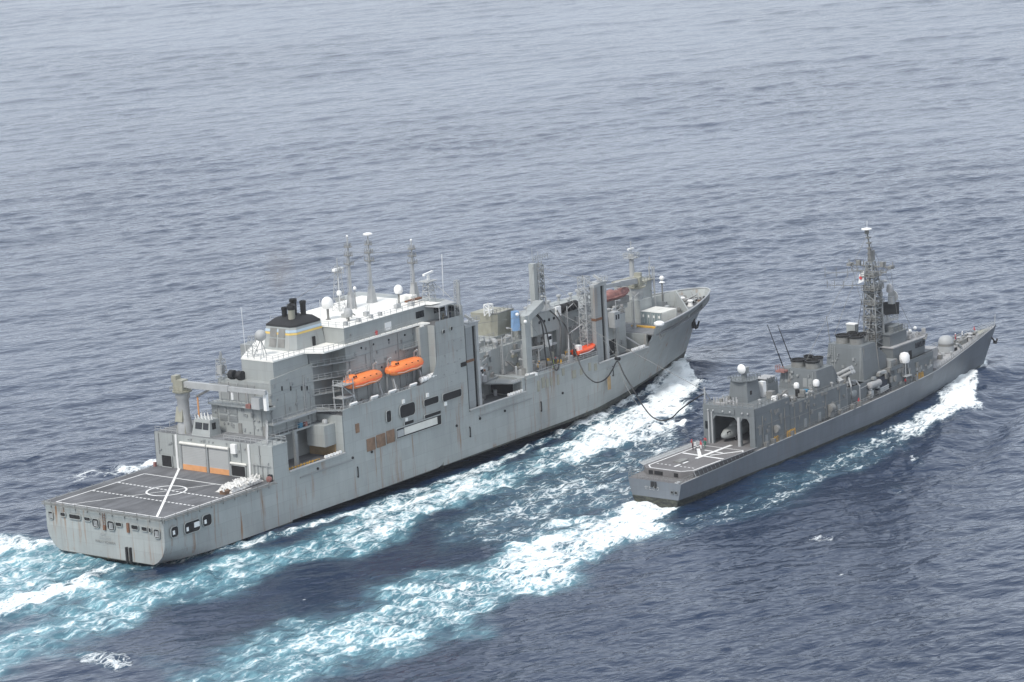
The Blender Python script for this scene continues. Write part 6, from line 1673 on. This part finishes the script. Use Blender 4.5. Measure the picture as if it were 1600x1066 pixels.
# white raft canisters on their rack
lr = None
for i, (x, z_) in enumerate(((81.0, 20.35), (83.6, 20.5))):
    r = MB().lathe((0, 0, 0), [(.4, -1.15), (.62, -1.0), (.62, -.1), (.66, -.1), (.66, .1), (.62, .1), (.62, 1.0), (.4, 1.15)], 16, 'X').build('raft_canister', 'white')
    for q in (-.6, .6): MB().lathe((q, 0, 0), [(.64, -.04), (.65, .04)], 16, 'X').build('strap', 'rail_d', r)
    on_ship(r, 'A', x, -15.5, z_)
    tag(r, ('white raft canister on the rack below the bridge wing, the one nearer the lifeboats', 'white raft canister on the rack, tight under the bridge wing plating')[i], 'raft canister', 'white raft canisters')
MB().box(79.8, 84.8, -15.9, -15.1, 19.4, 19.75).build('raft_rack', 'rail_d', A)

# rescue boat, orange, on the cargo deck edge with its davit
rb = empty('rescue_boat')
loft([(-3.6, 1.0, .25, 1.2, .8), (-2, 1.15, .05, 1.2, .8), (1, 1.15, .05, 1.25, .85), (2.6, .85, .3, 1.4, 1.0), (3.7, .2, .9, 1.5, 1.25)], 12).build('hull', 'orange_r', rb)
MB().path([(-3.5, 1.1, 1.15), (-1, 1.25, 1.15), (1.6, 1.15, 1.2), (3.0, .7, 1.35), (3.8, 0, 1.5), (3.0, -.7, 1.35), (1.6, -1.15, 1.2), (-1, -1.25, 1.15), (-3.5, -1.1, 1.15)], .27, 8).build('buoyancy_tube', 'orange_r', rb)
MB().path([(-3.4, -1.16, .5), (0, -1.24, .45), (2.6, -.9, .6)], .13, 5).build('keel_stripe', 'white', rb)
MB().cbox((-2.2, 0, 1.7), (1.2, 1.2, 1.3)).build('console', 'white', rb)
MB().cbox((-3.7, 0, 1.1), (.5, .6, 1.3)).build('outboard_motor', 'black', rb)
on_ship(rb, 'A', 139.6, -14.3, 14.2, .02)
tag(rb, 'open orange rescue boat with white console on the cargo deck edge', 'rescue boat')
MB().tube((134.2, -14, 13.4), (134.2, -14, 16.5), .25).tube((134.2, -14, 16.4), (137, -12, 19.0), .16).tube((137, -12, 19), (142.5, -12.5, 20.6), .13).box(133.6, 135, -14.5, -13.4, 13.35, 14.8).build('rescue_davit', 'deck_l', A)
MB().box(136, 143, -15.2, -13.4, 13.35, 14.2).build('boat_chock', 'rail_d', A)

# covered boat, faded red, on the forward house
cb = empty('covered_boat')
m = loft([(-5.4, .9, .2, 1.7, .9), (-4, 1.3, .05, 2.2, .9), (-1.5, 1.4, 0, 2.6, .9), (.2, 1.4, 0, 1.9, .9), (2.5, 1.3, .1, 2.2, 1.0), (4.4, .8, .4, 2.1, 1.2), (5.4, .15, 1.0, 1.8, 1.4)], 14).build('cover', 'redcloth', cb)
MB().path([(-5.2, -1.0, .9), (-2, -1.5, .85), (2, -1.42, .95), (4.6, -.8, 1.2), (5.5, 0, 1.4)], .2, 6).build('buoyancy_tube', 'redcloth', cb)
on_ship(cb, 'A', 164.0, -5.8, 21.6)
tag(cb, 'boat under a faded red cover on the forward house beneath the crane boom', 'boat')
MB().box(158.8, 168.6, -6.6, -5, 20.2, 21.75).build('boat_chock', 'rail_d', A)

# containers near the bow
cn = empty('freight_container')
MB().box(-3.1, 3.1, -1.5, 1.5, 0, 3.05).build('body', 'cream', cn)
rb_ = MB()
for s_ in (1, -1):
    for i in range(22): rb_.box(-2.95+i*.27, -2.83+i*.27, s_*1.5-.04, s_*1.5+.04, .2, 2.85)
rb_.build('corrugation', 'cream', cn)
for s_ in (-1, 1):
    d = MB().box(-3.16, -3.1, s_*.74-.72, s_*.74+.72, .06, 2.98).build('door', 'greenbox', cn)
    m = MB()
    for q in (-.25, .3): m.tube((-3.2, s_*.75+q, .3), (-3.2, s_*.75+q, 2.7), .02, n=4)
    m.box(-3.22, -3.16, s_*.75-.3, s_*.75+.1, 1.7, 2.3)
    m.build('lock_bar', 'white', d)
m = MB()
for x in (-3.1, 3.1):
    for y in (-1.5, 1.5): m.box(x-.09, x+.09, y-.09, y+.09, -.02, 3.09)
m.build('corner_post', 'rail', cn)
on_ship(cn, 'A', 178.0, -9.6, 13.62, .0)
tag(cn, 'white freight container near the bow, the outboard one beside the hull plating', 'container', 'white containers near the bow')
c2 = dup_tree(cn); on_ship(c2, 'A', 178.2, -6.45, 13.62, .0)
c2['label'] = 'white freight container near the bow, the inboard one under the crane house'

# heap of white nets on the flight deck
m = MB(); g = []
nx_, ny_ = 44, 18
for i in range(nx_):
    for j in range(ny_):
        u, v = i/(nx_-1), j/(ny_-1)
        e = min(u, 1-u)*9; f = min(v, 1-v)*5
        h = min(1, e)**.6*min(1, f)**.6*(.55+.38*math.sin(u*15+2.2*math.sin(v*9))*math.cos(v*11+u*7)+.25*random.random())
        g.append((20.6+10.6*u+.2*random.random()-.6*v, -14.9+4.0*v+.9*u*(1-v)+.2*random.random(), 9.66+max(0, h)*1.25))
m.add(g, [(i*ny_+j, (i+1)*ny_+j, (i+1)*ny_+j+1, i*ny_+j+1) for i in range(nx_-1) for j in range(ny_-1)])
for k in range(70):
    x, y = random.uniform(21, 31), random.uniform(-14.4, -11.2)
    a = random.uniform(0, 6.28); P = []
    for q in range(5):
        P.append((x+.5*q*math.cos(a+.5*q), y+.32*q*math.sin(a+.7*q), 10.3+random.uniform(0, .55)))
    m.path(P, random.uniform(.09, .2), 5)
hp = m.build('net_heap', 'lace')
hp.location = A_O; hp.rotation_euler = (0, 0, A_ANG)
tag(hp, 'heap of bleached white cargo nets on the starboard corner of the flight deck', 'net heap')
pl = empty('pallet_stack')
for k in range(4): MB().box(-.9, .9, -.7, .7, k*.18, k*.18+.13).build('pallet', 'brown', pl)
on_ship(pl, 'A', 20.2, -13.6, 9.62, .1)
tag(pl, 'small stack of brown pallets at the aft end of the white nets', 'pallets')

# ---- hoses and wires of the replenishment rig
def hose(pts, r, name, label, cat, mat='hose', grp=None, sub_=True):
    P = [Vector(p) for p in pts]
    if sub_:                                   # smooth through the points
        Q = []
        for i in range(len(P)-1):
            p0, p1, p2, p3 = P[max(i-1, 0)], P[i], P[i+1], P[min(i+2, len(P)-1)]
            for k in range(5):
                t = k/5
                Q.append(.5*((2*p1)+(p2-p0)*t+(2*p0-5*p1+4*p2-p3)*t*t+(3*p1-p0-3*p2+p3)*t**3))
        P = Q+[P[-1]]
    o = MB().path(P, r, 7).build(name, mat)
    o.location = A_O; o.rotation_euler = (0, 0, A_ANG)
    tag(o, label, cat, grp)
    return o
hose([(137.0, -9.1, 24.4), (135.9, -11.6, 21.8), (136.3, -12.2, 20.3), (134.88, -15, 16.33), (133.54, -18, 12.02), (133.29, -20, 10.2), (133.37, -22, 9.48), (134.08, -24, 10.38), (133.91, -26, 12.61), (133.23, -28, 14.79), (132.63, -30, 12.19), (131.99, -33, 8.69), (127.65, -38, 7.17), (123.54, -43, 6.07), (121.85, -46, 5.72), (119.95, -49, 6.19), (115.96, -54, 8.14), (112.7, -58, 10.59), (110.6, -62, 13.0), (109.3, -66.0, 15.3), (109.3, -66.9, 15.8)], .15, 'fuel_hose', 'long black fuel hose looping in two sags across the water between the ships', 'hose')
hose([(128.6, -9.0, 25.0), (127.4, -12, 23.4), (126.0, -13.6, 17), (124.6, -15, 14.2), (123.6, -15.6, 13.6)], .17, 'feed_hose', 'black hose hanging straight from the head beam to the deck, left of two close ones', 'hose', grp='hoses hanging from the goalpost')
hose([(129.6, -9.0, 24.9), (128.5, -12, 22.7), (127.4, -14, 17.2), (126.2, -15.5, 14.6), (125.4, -16.6, 13.6), (126.2, -16.7, 13.5), (128.4, -15.5, 14.3), (131.6, -13.8, 18), (134.0, -12, 22.4), (134.6, -9.1, 24.6)], .17, 'feed_hose', 'black hose that dips over the deck edge and climbs back up', 'hose', grp='hoses hanging from the goalpost')
sd2 = hose([(133.4, -27.4, 15.4), (133.1, -28.6, 15.4)], .42, 'hose_saddle', 'small dark saddle carrying the hose at its peak between the ships', 'saddle', sub_=False)
hose([(140, -1.6, 33), (136, -14, 27.2), (133.2, -28, 15.6)], .035, 'saddle_wire', 'thin wire from the inner post down to the hose saddle', 'wire', 'rail_d', sub_=False)
hose([(131.4, -8.8, 27), (109.3, -66.9, 16.6)], .05, 'span_wire', 'thin taut wire strung between the two ships above the hose', 'wire', 'rail_d', sub_=False)
hose([(133.2, -28, 14.9), (131.2, -31.5, 9.9), (127.3, -37.2, 6.9)], .05, 'recovery_line', 'thin dark line running beside the hose below its saddle', 'rope', 'rail_d')

MB().tube((27.4, 6.2, 13.7), (27.4, 6.2, 17.2), .18, n=6).tube((27.4, 6.2, 16.4), (29.6, 6.0, 13.7), .12, n=5).build('receiving_post', 'rail', B)
# ---- helicopter in the escort's hangar
hl = empty('helicopter')
loft([(-6.6, .25, 1.9, 2.6, 2.2), (-4.5, .45, 1.6, 2.8, 2.2), (-2.8, 1.1, .7, 3.0, 1.7), (-1, 1.25, .5, 3.1, 1.6), (1.6, 1.25, .5, 3.0, 1.5), (3.2, 1.1, .55, 2.5, 1.4), (4.3, .6, .8, 1.9, 1.3), (4.6, .15, 1.1, 1.5, 1.3)], 14).build('fuselage', 'house_a', hl)
loft([(-2.4, .5, 2.8, 3.5, 3.1), (-.6, .75, 2.8, 3.9, 3.2), (1.2, .6, 2.8, 3.6, 3.1), (2, .2, 2.9, 3.2, 3.0)], 12).build('engine_cowl', 'house_a', hl)
MB().tube((-.4, 0, 3.7), (-.4, 0, 4.5), .16, n=8).build('rotor_mast', 'rail_d', hl)
for k in range(4): MB().slab([(-.4, -.2+.12*k, 4.3), (-8.4, -.9+.5*k, 4.2), (-8.4, -.6+.5*k, 4.2), (-.4, 0+.12*k, 4.3)], (0, 0, .06)).build('rotor_blade', 'rail_d', hl)
for s_ in (1, -1):
    w = MB().lathe((1.6, s_*1.3, .36), [(.2, -.14), (.36, -.1), (.36, .1), (.2, .14)], 12, 'Y').build('wheel', 'black', hl)
    MB().tube((1.6, s_*1.2, .4), (1.6, s_*.9, 1.1), .09).build('wheel_strut', 'rail', hl)
    MB().slab([(3.0, s_*1.08, 1.7), (3.9, s_*.72, 1.65), (3.75, s_*.62, 2.15), (3.0, s_*.95, 2.35)], (0, s_*.04, 0)).build('cockpit_window', 'glass', hl)
MB().lathe((-4.4, 0, .3), [(.15, -.1), (.3, -.07), (.3, .07), (.15, .1)], 12, 'Y').tube((-4.4, 0, .4), (-4.2, 0, 1.7), .09).build('tail_wheel', 'black', hl)
on_ship(hl, 'B', 32.6, 2.3, FZ+.005, math.pi-.08)
tag(hl, 'pale grey helicopter with folded rotor parked inside the open hangar', 'helicopter')

# ---- people
def person_mesh(pose):
    J = {  # joint: (x forward, y left, z, radius)
        'pelvis': (0, 0, .95, .15), 'belly': (.01, 0, 1.12, .15), 'chest': (.0, 0, 1.34, .17), 'neck': (.01, 0, 1.52, .06), 'head': (.03, 0, 1.63, .10), 'crown': (.02, 0, 1.76, .075),
        'hip_l': (0, .10, .90, .105), 'knee_l': (.03, .11, .50, .075), 'ankle_l': (-.02, .11, .10, .055), 'toe_l': (.16, .13, .05, .045),
        'hip_r': (0, -.10, .90, .105), 'knee_r': (.03, -.11, .50, .075), 'ankle_r': (-.02, -.11, .10, .055), 'toe_r': (.16, -.13, .05, .045),
        'sh_l': (0, .20, 1.42, .075), 'el_l': (-.03, .27, 1.14, .055), 'wr_l': (.08, .28, .90, .042), 'hand_l': (.12, .27, .82, .045),
        'sh_r': (0, -.20, 1.42, .075), 'el_r': (-.03, -.27, 1.14, .055), 'wr_r': (.08, -.28, .90, .042), 'hand_r': (.12, -.27, .82, .045)}
    if pose == 'step':
        for k, v in (('knee_l', (.22, .11, .53)), ('ankle_l', (.26, .11, .11)), ('toe_l', (.42, .12, .06)), ('knee_r', (-.06, -.11, .50)), ('ankle_r', (-.30, -.11, .14)), ('toe_r', (-.16, -.12, .05)), ('wr_l', (-.18, .28, .95)), ('hand_l', (-.22, .27, .88)), ('wr_r', (.22, -.26, .98)), ('hand_r', (.28, -.25, .93))): J[k] = (*v, J[k][3])
    if pose == 'reach':
        for k, v in (('el_l', (.20, .25, 1.22)), ('wr_l', (.42, .20, 1.24)), ('hand_l', (.50, .19, 1.25)), ('el_r', (.22, -.25, 1.24)), ('wr_r', (.44, -.18, 1.30)), ('hand_r', (.52, -.17, 1.32)), ('chest', (.08, 0, 1.33)), ('neck', (.12, 0, 1.50)), ('head', (.15, 0, 1.61)), ('crown', (.14, 0, 1.74)), ('sh_l', (.08, .2, 1.41)), ('sh_r', (.08, -.2, 1.41))): J[k] = (*v, J[k][3])
    if pose == 'wave':
        for k, v in (('el_r', (.02, -.42, 1.55)), ('wr_r', (.05, -.50, 1.80)), ('hand_r', (.06, -.51, 1.90))): J[k] = (*v, J[k][3])
    nm = list(J); E = [('pelvis', 'belly'), ('belly', 'chest'), ('chest', 'neck'), ('neck', 'head'), ('head', 'crown')]
    for s_ in 'lr': E += [('pelvis', 'hip_'+s_), ('hip_'+s_, 'knee_'+s_), ('knee_'+s_, 'ankle_'+s_), ('ankle_'+s_, 'toe_'+s_), ('chest', 'sh_'+s_), ('sh_'+s_, 'el_'+s_), ('el_'+s_, 'wr_'+s_), ('wr_'+s_, 'hand_'+s_)]
    me = bpy.data.meshes.new('person_skeleton')
    me.from_pydata([J[k][:3] for k in nm], [(nm.index(a), nm.index(b)) for a, b in E], [])
    o = bpy.data.objects.new('person_skeleton', me); C.objects.link(o)
    sk = o.modifiers.new('skin', 'SKIN'); sk.use_smooth_shade = True
    for i, k in enumerate(nm):
        me.skin_vertices[0].data[i].radius = (J[k][3], J[k][3]); me.skin_vertices[0].data[i].use_root = (k == 'pelvis')
    o.modifiers.new('round', 'SUBSURF').levels = 1
    bpy.context.view_layer.update()
    ev = o.evaluated_get(bpy.context.evaluated_depsgraph_get())
    out = bpy.data.meshes.new_from_object(ev)
    bpy.data.objects.remove(o); bpy.data.meshes.remove(me)
    out.materials.clear()
    hz = {'l': Vector(J['wr_l'][:3]), 'r': Vector(J['wr_r'][:3])}
    for k in range(4): out.materials.append(None)
    for p in out.polygons:
        c = p.center; mi = 0
        if c.z < .13: mi = 3
        elif c.z < .97 and abs(c.y) < .24: mi = 1
        if c.z > 1.52 and (Vector(c)-Vector(J['head'][:3])).length < .24: mi = 2
        for s_ in 'lr':
            if (Vector(c)-Vector(J['hand_'+s_][:3])).length < .09: mi = 2
        p.material_index = mi
    return out
PM = {k: person_mesh(k) for k in ('stand', 'step', 'reach', 'wave')}
HELM = MB().lathe((.03, 0, 1.66), [(.135, -.02), (.14, .05), (.11, .14), (.05, .18), (.01, .185)], 12)
def person(S, x, y, z, rz, pose, top, legs, hat, label, grp=None):
    me = PM[pose].copy()
    for i, k in enumerate((top, legs, 'skin', 'black')): me.materials[i] = M[k]
    o = bpy.data.objects.new('person', me); C.objects.link(o)
    dx = .12 if pose == 'reach' else 0
    h = MB().lathe((.03+dx, 0, 1.66-.02*(pose == 'reach')), [(.135, -.02), (.14, .05), (.11, .14), (.05, .18), (.01, .185)], 12).build('helmet', hat, o)
    on_ship(o, S, x, y, z, rz)
    tag(o, label, 'person', grp)
    return o
g1 = 'crew on the small helicopter deck'
person('B', 21.6, 5.7, FZ+.01, 2.6, 'reach', 'redcl', 'redcl', 'redcl', 'person in red standing alone at the port edge of the helicopter deck', g1)
person('B', 19.9, 4.4, FZ+.01, 1.9, 'stand', 'navy', 'navy', 'greencl', 'person in dark clothing and green helmet, left end of the huddle on the deck', g1)
person('B', 19.6, 3.4, FZ+.01, 2.2, 'reach', 'whitecl', 'navy', 'whitecl', 'person in a white top and dark trousers in the deck huddle', g1)
person('B', 21.2, 3.3, FZ+.01, 2.8, 'stand', 'redcl', 'whitecl', 'redcl', 'person in red top and white trousers beside the white approach lines', g1)
person('B', 22.5, 3.2, FZ+.01, 3.3, 'step', 'greencl', 'greencl', 'greencl', 'person in green stepping towards the hangar', g1)
person('B', 24.6, 4.6, FZ+.01, 3.6, 'stand', 'redcl', 'navy', 'navy', 'person in red top and dark trousers next to the hangar door rails', g1)
g2 = 'crew on the destroyer forecastle'
person('B', 118.5, 2.4, interp(B_SHEER, 118.5)-.03, .6, 'wave', 'redcl', 'navy', 'redcl', 'person in red waving just forward of the gun turret', g2)
person('B', 121.8, 2.0, interp(B_SHEER, 121.8)-.03, 1.4, 'stand', 'redcl', 'redcl', 'whitecl', 'person in all red with white helmet by the capstans', g2)
person('B', 124.0, 1.5, interp(B_SHEER, 124.0)-.03, -1.4, 'stand', 'whitecl', 'navy', 'whitecl', 'person in a white top by the capstans', g2)
person('B', 128.2, .6, interp(B_SHEER, 128.2)-.03, 2.4, 'reach', 'redcl', 'navy', 'redcl', 'person in red bending over the anchor chain near the bow', g2)
person('B', 109.0, 3.4, interp(B_SHEER, 109)-.03, 1.4, 'stand', 'redcl', 'navy', 'redcl', 'person in red standing behind the gun turret', g2)
person('B', 66.1, -6.6, interp(B_SHEER, 66.1)-.03, -1.6, 'reach', 'redcl', 'redcl', 'redcl', 'person in red on the side deck under the missile launchers')
person('B', 85.2, -6.8, interp(B_SHEER, 85.2)-.03, -1.6, 'stand', 'redcl', 'navy', 'navy', 'person in red on the side deck below the large white radome')
g3 = 'crew on the cargo deck of the supply ship'
person('A', 127.4, -14.6, 13.36, -1.5, 'stand', 'hivis', 'hivis', 'hivis', 'person in a bright yellow-green suit beside the hanging hoses', g3)
person('A', 125.4, -12.2, 13.36, -.6, 'step', 'navy', 'navy', 'yellow', 'person in navy with yellow helmet walking on the cargo deck', g3)
person('A', 120.9, -13.5, 13.36, -1.2, 'reach', 'khaki', 'navy', 'whitecl', 'person in khaki top beside the goalpost foot', g3)
person('A', 130.2, -13.2, 13.36, -2.0, 'stand', 'navy', 'khaki', 'redcl', 'person in navy top with red helmet near the hose dip', g3)
person('A', 123.1, -13.6, 13.36, -1.0, 'stand', 'yellow', 'navy', 'yellow', 'person in a yellow top left of the two close hoses', g3)
g4 = 'watchers on the bridge wing'
person('A', 92.2, -14.6, 31.11, -1.5, 'stand', 'navy', 'navy', 'navy', 'person in navy leaning at the forward end of the bridge wing', g4)
person('A', 89.4, -14.9, 31.11, -1.5, 'reach', 'khaki', 'khaki', 'khaki', 'person in khaki standing under the bridge wing canopy', g4)
for k in PM: bpy.data.meshes.remove(PM[k])

# ---- funnel smoke
sm = MB()
sm.lathe((0, 0, 0), [(.01, -6.2), (2.2, -5.6), (3.2, -3), (3.9, 0), (4.4, 3), (3.6, 5.6), (.01, 6.6)], 18)
sm = sm.build('smoke', 'white')
on_ship(sm, 'A', 58.5, 2.6, 46.6, 0)
sm.rotation_euler = (R_(-16), R_(8), A_ANG)
tag(sm, 'faint brown exhaust smoke drifting above the black funnel pipes', 'smoke', kind='stuff')
vm = bpy.data.materials.new('thin_smoke'); vm.use_nodes = True; vt = vm.node_tree; vt.nodes.clear()
vp = vt.nodes.new('ShaderNodeVolumePrincipled'); vo_ = vt.nodes.new('ShaderNodeOutputMaterial')
vp.inputs['Color'].default_value = (.42, .36, .31, 1)
tcv = vt.nodes.new('ShaderNodeTexCoord'); vn = vt.nodes.new('ShaderNodeTexNoise'); vn.inputs['Scale'].default_value = .28; vn.inputs['Detail'].default_value = 4
vt.links.new(tcv.outputs['Object'], vn.inputs['Vector'])
ln = vt.nodes.new('ShaderNodeVectorMath'); ln.operation = 'MULTIPLY'; ln.inputs[1].default_value = (.26, .26, .155); vt.links.new(tcv.outputs['Object'], ln.inputs[0])
le = vt.nodes.new('ShaderNodeVectorMath'); le.operation = 'LENGTH'; vt.links.new(ln.outputs[0], le.inputs[0])
fall = vt.nodes.new('ShaderNodeMapRange'); fall.inputs[1].default_value = .15; fall.inputs[2].default_value = 1; fall.inputs[3].default_value = 1; fall.inputs[4].default_value = 0
vt.links.new(le.outputs['Value'], fall.inputs[0])
nr = vt.nodes.new('ShaderNodeMapRange'); nr.inputs[1].default_value = .35; nr.inputs[2].default_value = .7; nr.inputs[3].default_value = 0; nr.inputs[4].default_value = .14
vt.links.new(vn.outputs['Fac'], nr.inputs[0])
mu = vt.nodes.new('ShaderNodeMath'); mu.operation = 'MULTIPLY'; vt.links.new(fall.outputs[0], mu.inputs[0]); vt.links.new(nr.outputs[0], mu.inputs[1])
vt.links.new(mu.outputs[0], vp.inputs['Density']); vt.links.new(vp.outputs[0], vo_.inputs['Volume'])
sm.data.materials.clear(); sm.data.materials.append(vm)

# ---- the air between the camera and the far sea
hz = MB().box(-30000, 30000, -6000, 30000, -9, 175).build('haze', 'white')
tag(hz, 'thin pale sea haze that veils the farthest water', 'haze', kind='stuff')
hm = bpy.data.materials.new('sea_haze'); hm.use_nodes = True; ht = hm.node_tree; ht.nodes.clear()
hv = ht.nodes.new('ShaderNodeVolumePrincipled'); ho = ht.nodes.new('ShaderNodeOutputMaterial')
hv.inputs['Color'].default_value = (.92, .95, 1.0, 1); hv.inputs['Density'].default_value = .00005
ht.links.new(hv.outputs[0], ho.inputs['Volume'])
hz.data.materials.clear(); hz.data.materials.append(hm)
